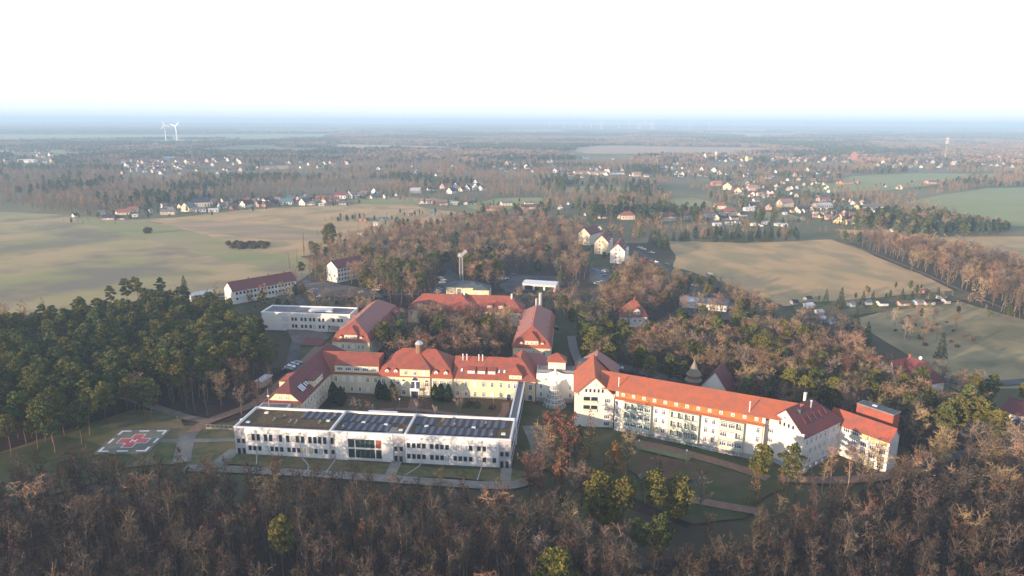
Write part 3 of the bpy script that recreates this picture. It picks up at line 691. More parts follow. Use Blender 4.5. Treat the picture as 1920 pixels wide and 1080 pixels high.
for i, (v_, s_) in enumerate(((27.2, 0), (28.3, 0), (29.4, 0), (31.2, 1), (32.6, 1))):
    b = MB(); w_ = 0.35; l_ = 0.9 if not s_ else 0.55; sl = (8.2-14.3)/6.65
    f = lambda x: 14.3+(x-um)*sl+0.28
    b.slab([(10.2-l_, v_-w_, f(10.2-l_)+0.05), (10.2+l_, v_-w_, f(10.2+l_)+0.05), (10.2+l_, v_+w_, f(10.2+l_)+0.05), (10.2-l_, v_+w_, f(10.2-l_)+0.05)], 0.08); b.build('roof_window', 'blind_white', R)
local_rect(R, 0, 12.3, 22, 72)
# main range
def main_part(u0, u1, rm):
    b = MB(); b.box(u0, u1, 50.1, 63.7, 0, 8.3); b.build('wall', CW, R)
    b = MB()
    b.slab([(u0, 49.5, 8.1), (u1, 49.5, 8.1), (u1, 56.9, 14.1), (u0, 56.9, 14.1)], 0.25)
    b.slab([(u0, 56.9, 14.1), (u1, 56.9, 14.1), (u1, 64.3, 8.1), (u0, 64.3, 8.1)], 0.25)
    b.box(u0, u1, 56.72, 57.08, 14.05, 14.25)
    return b.build('roof', rm, R)
main_part(12.6, 31.0, CR); main_part(58.4, 77.0, CR)
b = MB(); b.slab([(6.2, 56.9, 14.15), (12.62, 50.0, 8.5), (12.62, 56.9, 14.15)], 0.2); b.slab([(6.2, 56.9, 14.15), (12.62, 56.9, 14.15), (12.62, 63.8, 8.5)], 0.2); b.build('valley_roof', CR, R)
b = MB(); b.box(14.0, 30.7, 50.0, 56, 8.55, 11.3); b.build('dormer_band', CW, R)
b = MB(); b.slab([(13.8, 49.7, 11.35), (30.9, 49.7, 11.35), (30.9, 56.4, 13.95), (13.8, 56.4, 13.95)], 0.15); b.box(13.9, 30.85, 49.6, 50.0, 8.35, 8.5); b.box(30.9, 31.15, 49.5, 56.5, 8.2, 14.3); b.build('dormer_band_roof', CR, R)
for i in range(5): win(R, 'S', 16+i*3.25, 9.35, 2.2, 1.25, 'white', 49.93)
for i in range(6): win(R, 'S', 14.2+i*3.05, 4.9, 1.05, 2.0, 'white', 50.03)
for i in range(5): win(R, 'S', 17.2+i*3.05, 1.1, 1.05, 1.8, 'white', 50.03)
for i in range(6): win(R, 'S', 60.3+i*3.2, 4.9, 1.05, 1.95, 'white', 50.03)
for i in range(6): win(R, 'S', 60.3+i*3.2, 1.1, 1.05, 1.8, 'white', 50.03)
for x in (65.2, 69.0, 72.8):
    dormer(R, x, 51.2, 9.35, 2.7, 1.3, 2.2, CR, 'plaster_ivory', 3, (0.55, 0.75), 'shed', 1.5)
for x in (61.6, 75.4, 77.4): 
    b = MB(); b.slab([(x-0.35, 51.6, 10.1), (x+0.35, 51.6, 10.1), (x+0.35, 52.5, 10.85), (x-0.35, 52.5, 10.85)], 0.1); b.build('roof_window', 'blind_white', R)
for x in (61.5, 63.0, 67.5, 68.9): pipe(R, x, 55.6, 12.9, 15.2, 0.16)
# centre block with projecting bay and lantern
b = MB(); b.box(31.0, 58.4, 49.55, 64.2, 0, 8.3); b.build('wall', CW, R)
b = MB()
A = [(30.6, 48.9, 8.15), (58.8, 48.9, 8.15), (58.8, 64.9, 8.15), (30.6, 64.9, 8.15)]
B = [(31.9, 50.3, 11.2), (57.5, 50.3, 11.2), (57.5, 63.5, 11.2), (31.9, 63.5, 11.2)]
for i in range(4): j = (i+1) % 4; b.slab([A[i], A[j], B[j], B[i]], 0.25)
for p in roof_polys(31.9, 57.5, 50.3, 63.5, 11.1, 16.2, 'u', 6.3, 6.3, 0.2): b.slab([(x, y, z+0.2) for x, y, z in p], 0.22)
b.box(38.2, 51.2, 56.72, 57.08, 16.25, 16.5)
b.build('roof', CR, R)
b = MB(); b.box(39.0, 50.2, 49.0, 52.5, 0, 11.4); b.build('bay_wall', CW, R)
b = MB(); b.slab([(38.5, 48.5, 11.35), (50.7, 48.5, 11.35), (44.8, 55.8, 15.6)], 0.2); b.slab([(50.7, 48.5, 11.35), (50.7, 52.6, 11.6), (44.8, 56.2, 15.6), (44.8, 55.8, 15.6)], 0.2); b.slab([(38.5, 48.5, 11.35), (44.8, 55.8, 15.6), (44.8, 56.2, 15.6), (38.5, 52.6, 11.6)], 0.2); b.build('bay_roof', CR, R)
for x in (41.2, 44.6, 48.0): win(R, 'S', x, 8.9, 1.05, 1.5, 'white', 48.93)
for x in (40.3, 49.0): win(R, 'S', x, 4.6, 1.4, 1.6, 'white', 48.93); win(R, 'S', x, 1.1, 1.4, 1.8, 'white', 48.93)
b = MB()
def arch(cx_, z0, w_, h_, y):
    pts = [(cx_-w_/2, z0), (cx_+w_/2, z0)] + [(cx_+w_/2*math.cos(t), h_+z0+w_/2*math.sin(t)) for t in [math.pi*i/10 for i in range(11)]]
    n = len(b.v); k = len(pts)
    b.v += [(x, y, z) for x, z in pts] + [(x, y+0.12, z) for x, z in pts]
    b.f.append(tuple(range(n, n+k))); b.m.append(MM)
    for i in range(k): j = (i+1) % k; b.f.append((n+i, n+k+i, n+k+j, n+j)); b.m.append(MM)
MM = 1; arch(44.7, 3.5, 3.0, 3.2, 48.9)
MM = 0; arch(44.7, 6.7, 2.4, 0.05, 48.86)
for x in (43.8, 45.6): b.box(x-0.62, x+0.62, 48.84, 48.95, 3.7, 6.3, 0)
b.build('arched_window', ['glass_blue', 'frame_white'], R)
for x in (40.3, 49.0):
    b = MB(); MM = 1; arch(x, 6.2, 1.6, 0.3, 48.92); MM = 0; arch(x, 6.35, 1.25, 0.1, 48.88); b.build('arched_window', ['glass_blue', 'frame_white'], R)
b = MB(); b.box(43.0, 46.4, 47.3, 49.0, 3.2, 3.45); b.box(43.0, 46.4, 47.3, 47.4, 3.45, 4.2); b.tube((43.2, 47.5, 0), (43.2, 47.5, 3.2), 0.15, 0.15); b.tube((46.2, 47.5, 0), (46.2, 47.5, 3.2), 0.15, 0.15); b.build('entrance_balcony', 'frame_white', R)
b = MB(); b.box(43.4, 46.0, 48.88, 49.02, 0.1, 2.7); b.build('door', 'glass_blue', R)
for x in (32.6, 35.4, 38.0): win(R, 'S', x, 4.9, 1.2, 1.9, 'white', 49.48)
for x in (51.8, 54.4, 57.0): win(R, 'S', x, 4.9, 1.2, 1.9, 'white', 49.48)
for x in (32.6, 35.4, 54.4, 57.0): win(R, 'S', x, 1.1, 1.2, 1.8, 'white', 49.48)
for x in (34.0, 37.3, 52.4, 56.0): dormer(R, x, 49.5, 9.0, 1.4, 1.35, 1.2, CR, 'plaster_white', 1, (0.8, 1.0), 'gable', 0.6)
LN = empty('roof_lantern', (44.8, 56.0, 15.2)); LN.parent = R; LN['label'] = 'brown octagonal lantern with a pale metal dome'
b = MB(); P8 = [(1.45*math.cos(rad(22.5+45*i)), 1.45*math.sin(rad(22.5+45*i))) for i in range(8)]
b.prism(P8, 0, 4.0); b.build('drum', 'brick_brown', LN)
b = MB(); b.prism([(x*1.3, y*1.3) for x, y in P8], 4.0, 4.2); 
for i in range(8):
    j = (i+1) % 8; p, q = P8[i], P8[j]
    b.poly([(p[0]*1.25, p[1]*1.25, 4.2), (q[0]*1.25, q[1]*1.25, 4.2), (q[0]*0.75, q[1]*0.75, 5.1), (p[0]*0.75, p[1]*0.75, 5.1)]); b.poly([(p[0]*0.75, p[1]*0.75, 5.1), (q[0]*0.75, q[1]*0.75, 5.1), (0, 0, 5.7)])
b.tube((0, 0, 5.5), (0, 0, 6.5), 0.06, 0.03, 6); b.build('dome', 'metal_light', LN); LN.scale = (0.85, 0.85, 0.85)
# right end block
b = MB(); b.box(77.0, 89.0, 49.7, 72, 0, 8.3); b.build('wall', CW, R)
b = MB(); um = 83.0
b.slab([(76.5, 49.1, 8.15), (89.5, 49.1, 8.15), (um, 57.0, 14.5)], 0.25); b.slab([(89.5, 49.1, 8.15), (89.5, 72.6, 8.15), (um, 66, 14.5), (um, 57.0, 14.5)], 0.25)
b.slab([(89.5, 72.6, 8.15), (76.5, 72.6, 8.15), (um, 66, 14.5)], 0.25); b.slab([(76.5, 72.6, 8.15), (76.5, 49.1, 8.15), (um, 57.0, 14.5), (um, 66, 14.5)], 0.25)
b.build('roof', CR, R)
b = MB(); b.slab([(77.02, 49.9, 8.5), (77.02, 56.9, 14.15), (83.0, 56.9, 14.4)][::-1], 0.15); b.slab([(77.02, 63.8, 8.5), (83.0, 56.9, 14.4), (77.02, 56.9, 14.15)][::-1], 0.15); b.build('valley_roof', CR, R)
b = MB(); b.box(84.5, 94.0, 63.5, 70.5, 7.9, 8.4)
for p in roof_polys(84.5, 93.5, 62.5, 70.5, 8.6, 13.0, 'u', 0, 3.5, 0.4): b.slab([(x, y, z+0.2) for x, y, z in p], 0.2)
b.build('side_roof', 'tile_pale', R)
dormer(R, 81.7, 49.6, 8.4, 4.6, 1.9, 2.2, CR, CW, 2, (0.7, 1.1), 'hip', 2.3)
for x in (79.4,): win(R, 'S', x, 5.0, 1.0, 1.7, 'white', 49.63)
win(R, 'S', 82.0, 5.0, 1.9, 1.7, 'white', 49.63); win(R, 'S', 87.2, 4.6, 1.2, 2.1, 'white', 49.63)
for x, z, w_, h_ in ((79.3, 0.1, 2.0, 1.8), (82.0, 0.8, 1.6, 1.0), (87.2, 0.6, 2.0, 1.3)):
    b = MB(); MM = 1; arch(x, z, w_, h_, 49.55); MM = 0; arch(x, z+0.15, w_-0.5, h_-0.1, 49.5); b.build('arched_window', ['glass_blue', 'frame_white'], R)
for x in (59.0, 31.2): b = MB(); b.tube((x, 49.35, 0), (x, 49.35, 8), 0.08, 0.08, 6); b.build('downpipe', 'frame_grey', R)
local_rect(R, 12, 89, 48, 72); rebase(R, 44.7, 49)

# --- white connecting building with curved top and glass stair cone
R = frame('connecting_building', H0, TH, 'white three-storey connecting building with a curved top edge and a glass stair cone in front', 'building')
b = MB(); b.box(89.3, 102.9, 50.5, 60, 0, 10.6)
n = 16; xs = [89.6+(13.0)*i/n for i in range(n+1)]
f = lambda x: 10.6+0.35+1.0*math.exp(-((x-96.1)/1.9)**2)
b.poly([(89.6, 50.45, 10.55), (102.6, 50.45, 10.55)] + [(x, 50.45, f(x)) for x in xs[::-1]])
b.poly([(89.6, 50.85, 10.55)] + [(x, 50.85, f(x)) for x in xs] + [(102.6, 50.85, 10.55)])
for i in range(n): b.poly([(xs[i], 50.45, f(xs[i])), (xs[i+1], 50.45, f(xs[i+1])), (xs[i+1], 50.85, f(xs[i+1])), (xs[i], 50.85, f(xs[i]))])
b.build('wall', 'plaster_white', R)
b = MB(); b.box(89.5, 102.7, 50.9, 59.8, 10.62, 10.7); b.build('roof_deck', 'roof_grey', R)
b = MB(); b.box(89.35, 102.85, 50.38, 50.5, 0.0, 1.6); b.build('plinth', 'plinth_grey', R)
b = MB()
for x0, x1 in ((89.8, 94.6), (98.2, 102.6)):
    for i in range(7): x = x0+(x1-x0)*i/6; b.box(x-0.04, x+0.04, 52, 52.08, 10.7, 11.7)
    b.box(x0, x1, 51.98, 52.1, 11.7, 11.78); b.box(x0, x1, 52.02, 52.06, 10.8, 11.6)
b.build('railing', 'frame_grey', R)
for x in (91.0, 92.7, 100.0, 101.8): win(R, 'S', x, 8.3, 0.9, 1.0, 'white', 50.42)
for x, z in ((91.0, 5.2), (91.0, 2.0), (101.7, 5.2), (101.7, 1.9)): win(R, 'S', x, z, 0.9, 1.7, 'white', 50.42)
PV = empty('roof_pavilion', (96.5, 58.2, 10.6)); PV.parent = R
b = MB(); b.box(-3.2, 3.2, -2.6, 2.6, 0, 3.4); b.build('wall', 'plaster_ivory', PV)
b = MB()
for p in roof_polys(-3.2, 3.2, -2.6, 2.6, 3.4, 5.6, 'u', 3.0, 3.0, 0.5): b.slab([(x, y, z+0.15) for x, y, z in p], 0.18)
b.build('roof', 'tile_red', PV)
CN = empty('stair_cone', (96.1, 47.4, 0)); CN.parent = R
b = MB(); K = 16
def rc(z): return 3.4*(1-z/8.9) + 0.75
for k in range(5):
    z0, z1_ = k*1.6+0.05, k*1.6+1.55; b.tube((0, 0, z0), (0, 0, z1_), rc(z0), rc(z1_), K, caps=False)
b.build('glazing', 'glass_pale', CN)
b = MB()
for k in range(6): z = k*1.6; b.tube((0, 0, z-0.06), (0, 0, z+0.06), rc(z)+0.07, rc(z+0.06)+0.06, K)
for i in range(K):
    t_ = 2*math.pi*i/K; b.tube((math.cos(t_)*(rc(0)+0.1), math.sin(t_)*(rc(0)+0.1), 0), (math.cos(t_)*(rc(8)+.1), math.sin(t_)*(rc(8)+.1), 8.0), 0.045, 0.035, 4)
b.build('frame', 'metal_white', CN)
b = MB(); b.dome((0, 0, 8.0), 1.1, 14, 5, 0, 1.25); b.build('dome', 'blind_white', CN)
b = MB(); b.tube((0, 3.2, 10.6), (0, 3.2, 13.8), 0.85, 0.02, 12); b.build('spire', 'plaster_white', CN)
local_rect(R, 89, 103, 43, 60); rebase(R, 96, 50.5)

# --- long right-hand building
R = frame('long_hospital_building', H0, TH, 'long angled ivory hospital building with green balconies and two steep white gables', 'building')
IV = 'plaster_ivory'
b = MB(); b.box(103.2, 116.2, 30.2, 52, 0, 11.8)
b.poly([(103.2, 30.2, 11.8), (116.2, 30.2, 11.8), (109.7, 30.2, 17.8)]); b.build('gable_wall', IV, R)
b = MB()
for p in roof_polys(103.2, 116.2, 30.0, 52, 11.8, 18.0, 'v', 0, 0, 0.5): b.slab([(x, y, z+0.2) for x, y, z in p], 0.25)
b.build('gable_roof', 'tile_orange', R)
b = MB(); b.box(102.9, 116.5, 29.6, 30.2, 11.5, 11.75); b.box(103.0, 104.2, 29.7, 30.25, 11.75, 12.4); b.box(115.2, 116.4, 29.7, 30.25, 11.75, 12.4); b.build('cornice', 'plaster_white', R)
for i in range(5): win(R, 'S', 106.9+i*1.35, 12.7, 0.5, 1.1, 'dark', 30.13)
win(R, 'S', 109.7, 15.0, 0.9, 0.9, 'dark', 30.13)
for z in (9.2, 6.3, 3.5, 1.0): win(R, 'S', 114.0, z, 1.9, 1.5, 'white', 30.13)
b = MB()
for z in (6.0, 9.0):
    for x in (107.2, 109.7): b.box(x-1.05, x+1.05, 30.08, 30.25, z, z+2.0)
b.build('loggia_opening', 'glass_dark', R)
b = MB()
for z in (6.0, 9.0): b.box(106.1, 110.8, 29.9, 30.1, z-0.2, z+0.75)
b.build('balcony', 'balcony_green', R)
# rear wing of gable block
b = MB(); b.box(103.6, 119.0, 52, 66, 0, 10.2); b.build('rear_wall', IV, R)
b = MB()
for p in roof_polys(103.6, 119.0, 50, 66, 10.2, 17.3, 'v', 0, 6.5, 0.5): b.slab([(x, y, z+0.2) for x, y, z in p], 0.25)
b.build('rear_roof', 'tile_pale', R)
b = MB(); b.box(104.5, 107.7, 53, 56.5, 12.0, 15.2); b.build('roof_terrace', ['roof_slate'], R)
for i in range(5):
    dm_ = MB(); v_ = 33.5+i*3.0; dm_.slab([(104.6, v_-0.9, 13.0), (106.8, v_, 15.6), (104.6, v_+0.9, 13.0)][::-1], 0.12); dm_.build('eyebrow_dormer', 'tile_orange', R)
local_rect(R, 103, 119, 30, 66)
# long range, turned
LO = (34.2, 209.3); LT = rad(-26.0)
W = empty('long_range', (0, 0, 0), 0)
W.parent = R; c_, s_ = math.cos(-TH), math.sin(-TH)
dx, dy = LO[0]-H0[0], LO[1]-H0[1]
W.location = (dx*c_-dy*s_, dx*s_+dy*c_, 0); W.rotation_euler = (0, 0, LT-TH)
class FR:      # stand-in frame for FU in world terms
    def __init__(s, o, th): s.location = Vector((o[0], o[1], 0)); s.rotation_euler = Vector((0, 0, th))
WF = FR(LO, LT); LL = 46.5
b = MB(); b.box(0, LL, 0, 12.6, 1.5, 11.8); b.box(0, LL, 0.3, 12.3, 11.8, 14.5); b.build('wall', IV, W)
b = MB(); b.box(0, LL, -0.12, 0.0, 0, 1.6); b.build('plinth', 'plinth_grey', W)
b = MB(); b.box(1.0, LL-1.0, 0.08, 0.3, 12.0, 14.4); b.build('tile_hung_band', 'tile_hung', W)
b = MB(); b.slab([(-0.2, -0.6, 11.7), (LL, -0.6, 11.7), (LL, 0.35, 12.25), (-0.2, 0.35, 12.25)], 0.22)
b.slab([(-6, -0.15, 14.35), (LL+4, -0.15, 14.35), (LL+10, 6.3, 18.1), (-7, 6.3, 18.1)], 0.22); b.slab([(-7, 6.3, 18.1), (LL+10, 6.3, 18.1), (LL, 12.9, 14.3), (0, 12.9, 14.3)], 0.22)
b.build('roof', 'tile_orange', W)
for i in range(13): win(W, 'S', 2.6+i*3.45, 12.8, 0.8, 0.9, 'white', 0.03)
def fu(px, py): return FU(px, py, WF, 0)
for px, zs in ((1155.5, (9.1, 6.2, 3.3)), (1229.5, (9.0, 5.9, 2.6)), (1243.5, (9.0, 5.9, 2.6)), (1324, (9.0, 5.9, 2.8)), (1338.5, (9.0, 5.9, 2.8)), (1423, (9.0, 6.0, 3.0))):
    u_ = fu(px, 790)[0]
    for z in zs: win(W, 'S', u_, z, 1.05, 1.75, 'white' if not (px == 1229.5 and z < 3) else 'lit', -0.06)
for px in (1185, 1198, 1228.5, 1242.5, 1261, 1274.5, 1288, 1301, 1320.5, 1335.5, 1369, 1384, 1154): win(W, 'S', fu(px, 830)[0], 0.25, 0.85, 0.75, 'white', -0.16)
def loggia(p0, p1, n, closed):
    a, c = fu(p0, 800)[0], fu(p1, 820)[0]; d = (c-a)/n
    bb = MB(); bb.box(a, c, -0.09, 0.0, 1.9, 11.2, 0); bb.build('loggia_opening', 'plinth_grey', W)
    for fl in range(3):
        z = 2.1+fl*3.05
        bb = MB(); bb.box(a-0.1, c+0.1, -1.05, -0.95, z, z+0.95, 0); bb.box(a-0.1, c+0.1, -1.05, -0.09, z-0.2, z, 1)
        bb.build('balcony', ['balcony_green', 'plaster_ivory'], W)
        for i in range(n):
            if (fl, i) in closed:
                win(W, 'S', a+d*(i+0.5), z+1.0, d*0.86, 1.5, 'white', -0.92)
            else:
                win(W, 'S', a+d*(i+0.5), z+0.3, 1.0, 2.0, 'white', -0.1)
    bb = MB()
    for i in range(n+1): x = a+d*i; bb.box(x-0.12, x+0.12, -1.1, -0.09, 1.9, 11.3)
    bb.box(a-0.12, c+0.12, -1.08, -0.09, 11.05, 11.35); bb.build('pillar', 'balcony_green', W)
loggia(1170, 1218.5, 4, [(0, 0), (0, 1), (0, 2), (0, 3), (1, 2), (1, 3), (2, 2), (2, 3)])
loggia(1257, 1308.5, 4, [])
loggia(1351, 1393, 3, [(0, 0), (0, 1), (0, 2), (1, 0), (1, 1), (2, 0), (2, 1)])
for px in (1253, 1311, 1349, 1431): b = MB(); b.tube((0, -0.1, 0), (0, -0.1, 11.6), 0.07, 0.07, 6); b.build('downpipe', 'copper', W, (fu(px, 800)[0], 0, 0))
pipe(W, 0.5, 1.5, 14.6, 18.2, 0.14); pipe(W, LL-4.8, 0.8, 14.6, 18.0, 0.14)
excl([(LO[0]+u*math.cos(LT)-v*math.sin(LT), LO[1]+u*math.sin(LT)+v*math.cos(LT)) for u, v in ((-2, -5), (LL+2, -5), (LL+2, 15), (-2, 15))])
# second gable block and end wing, turned further
GO = (77.0, 191.7); GT = rad(-53.0)
W = empty('end_block', (0, 0, 0), 0); W.parent = R
dx, dy = GO[0]-H0[0], GO[1]-H0[1]; W.location = (dx*c_-dy*s_, dx*s_+dy*c_, 0); W.rotation_euler = (0, 0, GT-TH)
b = MB(); b.box(0, 12.8, 0, 21, 1.4, 11.8); b.poly([(0, 0, 11.8), (12.8, 0, 11.8), (6.4, 0, 17.7)]); b.build('gable_wall', IV, W)
b = MB(); b.box(-0.08, 12.9, -0.1, 21, 0, 1.5); b.build('plinth', 'plinth_grey', W)
b = MB()
for p in roof_polys(0, 12.8, -0.1, 21, 11.8, 18.0, 'v', 0, 7.5, 0.55): b.slab([(x, y, z+0.2) for x, y, z in p], 0.25)
b.build('roof', 'tile_dark', W)
b = MB(); b.box(-0.4, 13.1, -0.6, 0.0, 11.4, 11.65); b.box(-0.3, 1.0, -0.5, 0.05, 11.65, 12.5); b.box(11.8, 13.0, -0.5, 0.05, 11.65, 12.5); b.build('cornice', 'plaster_white', W)
for i in range(5): win(W, 'S', 3.6+i*1.4, 12.7, 0.5, 1.1, 'dark', -0.07)
win(W, 'S', 6.4, 15.0, 0.9, 0.9, 'white', -0.07)
for z in (9.0, 5.9, 2.9): win(W, 'S', 2.3, z, 1.7, 1.5, 'white', -0.07)
for z in (8.6, 5.4, 2.4):
    for i in range(8): win(W, 'E', 1.8+i*2.5, z, 0.85, 1.8, 'white', 12.87)
for i in range(6): win(W, 'E', 2.2+i*3.2, 0.3, 0.7, 0.7, 'white', 12.98)
for i in range(5):
    b = MB(); v_ = 4.0+i*2.9; f2 = lambda x: 18.2-(x-6.4)*0.969
    b.slab([(9.4, v_, f2(9.4)+0.35), (11.0, v_-0.55, f2(11.0)+0.5), (11.0, v_+0.55, f2(11.0)+0.5)], 0.3); b.build('eyebrow_dormer', 'tile_dark', W)
    b = MB(); b.box(10.96, 11.06, v_-0.45, v_+0.45, f2(11)+0.1, f2(11)+0.42); b.build('dormer_glass', 'glass_blue', W)
pipe(W, 8.2, 10.5, 15.5, 18.6, 0.25, 'metal_light'); chimney(W, 5.0, 12.5, 16.5, 19.6, 0.7, 'plaster_ivory')
b = MB(); b.box(7.5, 8.6, 4.2, 5.2, 16.2, 17.4); b.build('roof_hatch', 'roof_slate', W)
# end wing E
ex, ey = 12.9, 19.5
b = MB(); b.box(12.8, 27.6, 20.6, 26.4, 0, 10.2); b.poly([(27.6, 20.6, 10.2), (27.6, 26.4, 10.2), (27.6, 23.5, 13.2)]); b.build('wing_wall', 'plaster_ivory', W)
b = MB()
for p in roof_polys(9, 27.6, 20.6, 26.4, 10.2, 13.4, 'u', 0, 0, 0.45): b.slab([(x, y, z+0.15) for x, y, z in p], 0.2)
b.build('wing_roof', 'tile_red', W)
for k, z in enumerate((8.2, 5.5, 3.0, 0.8)):
    for i in range(5):
        if k == 0 and i > 1: win(W, 'S', 14.9+i*2.75, z, 2.0, 1.3, 'lit', 20.53)
        elif not (k == 3 and i < 2): win(W, 'S', 14.9+i*2.75, z, 1.9, 1.5, 'white', 20.53)
b = MB(); b.box(14.0, 25.0, 27.0, 31.2, 0, 15.6); b.build('lift_tower', 'tile_red', W)
b = MB(); b.box(13.9, 25.1, 26.9, 31.3, 15.6, 15.8); b.build('lift_tower_coping', 'flue_grey', W)
b = MB(); b.box(14.2, 24.8, 27.2, 31.0, 15.8, 15.9); b.box(17.8, 19.2, 28.5, 29.6, 15.9, 16.1, 1); b.build('lift_tower_roof', ['roof_slate', 'blind_white'], W)
excl([(GO[0]+u*math.cos(GT)-v*math.sin(GT), GO[1]+u*math.sin(GT)+v*math.cos(GT)) for u, v in ((-2, -4), (29.5, -4), (29.5, 33), (-2, 33))])
rebase(R, 116, 30)

# --- chapel with timber tower
CH = empty('chapel', (*G(1297, 752), 0), rad(-30), 'chapel with a brick tower under a copper spire and a steep dark red roof', 'chapel')
b = MB(); P8 = [(2.3*math.cos(rad(22.5+45*i)), 2.3*math.sin(rad(22.5+45*i))) for i in range(8)]
b.prism(P8, 0, 10.5); b.build('tower', 'brick', CH)
b = MB()
def ring(z0, r0, z1_, r1):
    for i in range(8):
        a0, a1 = rad(22.5+45*i), rad(67.5+45*i)
        b.poly([(r0*math.cos(a0), r0*math.sin(a0), z0), (r0*math.cos(a1), r0*math.sin(a1), z0), (r1*math.cos(a1), r1*math.sin(a1), z1_), (r1*math.cos(a0), r1*math.sin(a0), z1_)])
ring(8.4, 3.3, 9.3, 2.35); ring(8.4, 3.3, 8.39, 2.3); ring(10.5, 2.9, 12.2, 1.6); ring(12.2, 1.6, 14.3, 0.75); ring(14.3, 0.75, 16.0, 0.12); ring(10.5, 2.9, 10.49, 2.3)
b.tube((0, 0, 15.8), (0, 0, 18.2), 0.1, 0.04, 6); b.build('spire', 'copper', CH)
b = MB(); wall_block(b, 1.5, 13, 1.5, 11.5, 0, 4.5, 12.2, 'v', 0, 0); b.build('nave_wall', 'plaster_ivory', CH)
b = MB()
for p in roof_polys(1.5, 13, 1.5, 13, 4.5, 12.4, 'v', 0, 0, 0.5): b.slab([(x, y, z+0.2) for x, y, z in p], 0.22)
b.build('nave_roof', 'tile_dark', CH); local_rect(CH, -3, 13, -3, 12); excl([(CH.location.x-9, CH.location.y-22), (CH.location.x+14, CH.location.y-22), (CH.location.x+14, CH.location.y+6), (CH.location.x-9, CH.location.y+6)])

# --- back wings
def backwing(o_u, o_v, u1, depth, label, chim, rm):
    R = frame('hospital_wing', H0, TH, label, 'building')
    mansard(R, o_u, u1, o_v, o_v+depth, 8.4, 11.2, 15.6, 'v', 6.0, 6.0, 1.3, CW, 'tile_red')
    um = (o_u+u1)/2
    b = MB()   # weathered long slopes laid on the red body
    for sg in (-1, 1):
        e_, r_ = um+sg*((u1-o_u)/2-1.2), um
        q = [(e_, o_v+1.6, 11.48), (e_, o_v+depth-1.6, 11.48), (r_, o_v+depth-7.4, 15.93), (r_, o_v+7.4, 15.93)]
        b.slab(q if sg > 0 else q[::-1], 0.06)
    b.build('weathered_slope', rm, R)
    dormer(R, um, o_v+0.2, 8.9, 5.6, 2.6, 1.5, 'tile_red', CW, 3, (0.75, 1.3), 'hip', 2.6)
    for sg in (-1, 1): dormer(R, um+sg*4.4, o_v+0.35, 9.1, 1.3, 1.3, 1.0, 'tile_red', CW, 1, (0.7, 1.0), 'gable', 0.6)
    for z in (5.2, 1.6):
        for x in (-5.2, -3.4, -0.9, 0.9, 3.4, 5.2): win(R, 'S', um+x, z, 0.95, 2.0, 'white', o_v-0.07)
    for z in (5.2, 1.6):
        for i in range(10): win(R, 'E', o_v+3+i*(depth-6)/9, z, 1.0, 1.8, 'white', u1+0.07)
    for i in range(3):
        dormer(R, u1-0.9, o_v+9+i*9, 9.0, 2.6, 1.7, 1.0, rm, CW, 2, (0.8, 1.1), 'gable', 1.4, side='E')
        dormer(R, o_u+0.9, o_v+9+i*9, 9.0, 2.6, 1.7, 1.0, rm, CW, 2, (0.8, 1.1), 'gable', 1.4, side='W')
    if chim:
        b = MB(); b.tube((um+1.3, o_v+depth-5, 13), (um+1.3, o_v+depth-5, 21), 0.85, 0.85, 16); b.build('steel_flue', 'metal_light', R)
        b = MB(); b.tube((um-0.6, o_v+depth-5, 13), (um-0.6, o_v+depth-5, 18.3), 0.5, 0.5, 12); b.build('steel_flue', 'metal_light', R)
    for k in range(4): pipe(R, um-0.8, o_v+9+k*8.1, 14.6, 16.6, 0.12, 'brick', 'vent_pipe')
    rebase(R, um, o_v)
backwing(77.4, 86.3, 93.0, 48, 'cream back wing with a weathered red mansard roof and two steel flues', True, 'tile_pale')
backwing(0.2, 85.8, 16.4, 50, 'cream back wing with a weathered red mansard roof beside the modern white block', False, 'tile_pale')
# --- rear red-roofed block
R = frame('rear_hospital_building', H0, TH, 'wide red-roofed rear hospital building half hidden by the trees of the inner park', 'building')
block(R, 19, 77, 143, 157, 7.6, 13.6, 'u', 6.5, 6.5, CW, CR)
block(R, 38, 54, 140, 159, 8.2, 14.4, 'v', 6.5, 6.5, CW, CR)
for z in (4.6, 1.2):
    for i in range(17):
        u_ = 21+i*3.4
        if not 37 < u_ < 55: win(R, 'S', u_, z, 1.0, 1.7, 'white', 142.93)
    for i in range(4): win(R, 'S', 40.5+i*3.7, z, 1.1, 1.8, 'white', 139.93)
for x in (25, 60.5, 66): dormer(R, x, 144.0, 8.7, 2.6, 1.4, 2.0, CR, CW, 2, (0.8, 0.9), 'shed', 1.2)
chimney(R, 47, 148, 13.6, 16.0, 0.9, 'plaster_white'); chimney(R, 71, 149, 12.6, 15.0, 0.7, 'plaster_white'); chimney(R, 33, 150, 12.6, 15.0, 0.8, 'brick')
rebase(R, 48, 143)
# --- modern white block, left behind
R = frame('modern_hospital_block', H0, TH, 'modern white two-storey flat-roofed block with paired windows at the edge of the pine wood', 'building')
b = MB(); b.box(-48.6, -4.6, 123.6, 136, 0, 8.6); b.build('wall', 'plaster_white', R)
b = MB(); b.box(-48.2, -5, 124, 135.6, 8.62, 8.7); b.build('roof', 'roof_grey', R)
b = MB()
for q in ((-48.8, -4.4, 123.4, 124.0), (-48.8, -4.4, 135.6, 136.2), (-48.8, -48.2, 124.0, 135.6), (-5.0, -4.4, 124.0, 135.6)): b.box(*q, 8.6, 9.2)
b.build('coping', 'metal_white', R)
for z in (5.2, 1.7):
    for i, px in enumerate((532, 538, 549, 555, 566, 573, 582, 589, 599, 606, 617, 625, 635, 641)):
        if z < 3 and i > 11: continue
        win(R, 'S', FU(px, 602, R, 123.6)[0], z, 1.0, 1.55, 'dark' if i > 1 else 'blind', 123.55)
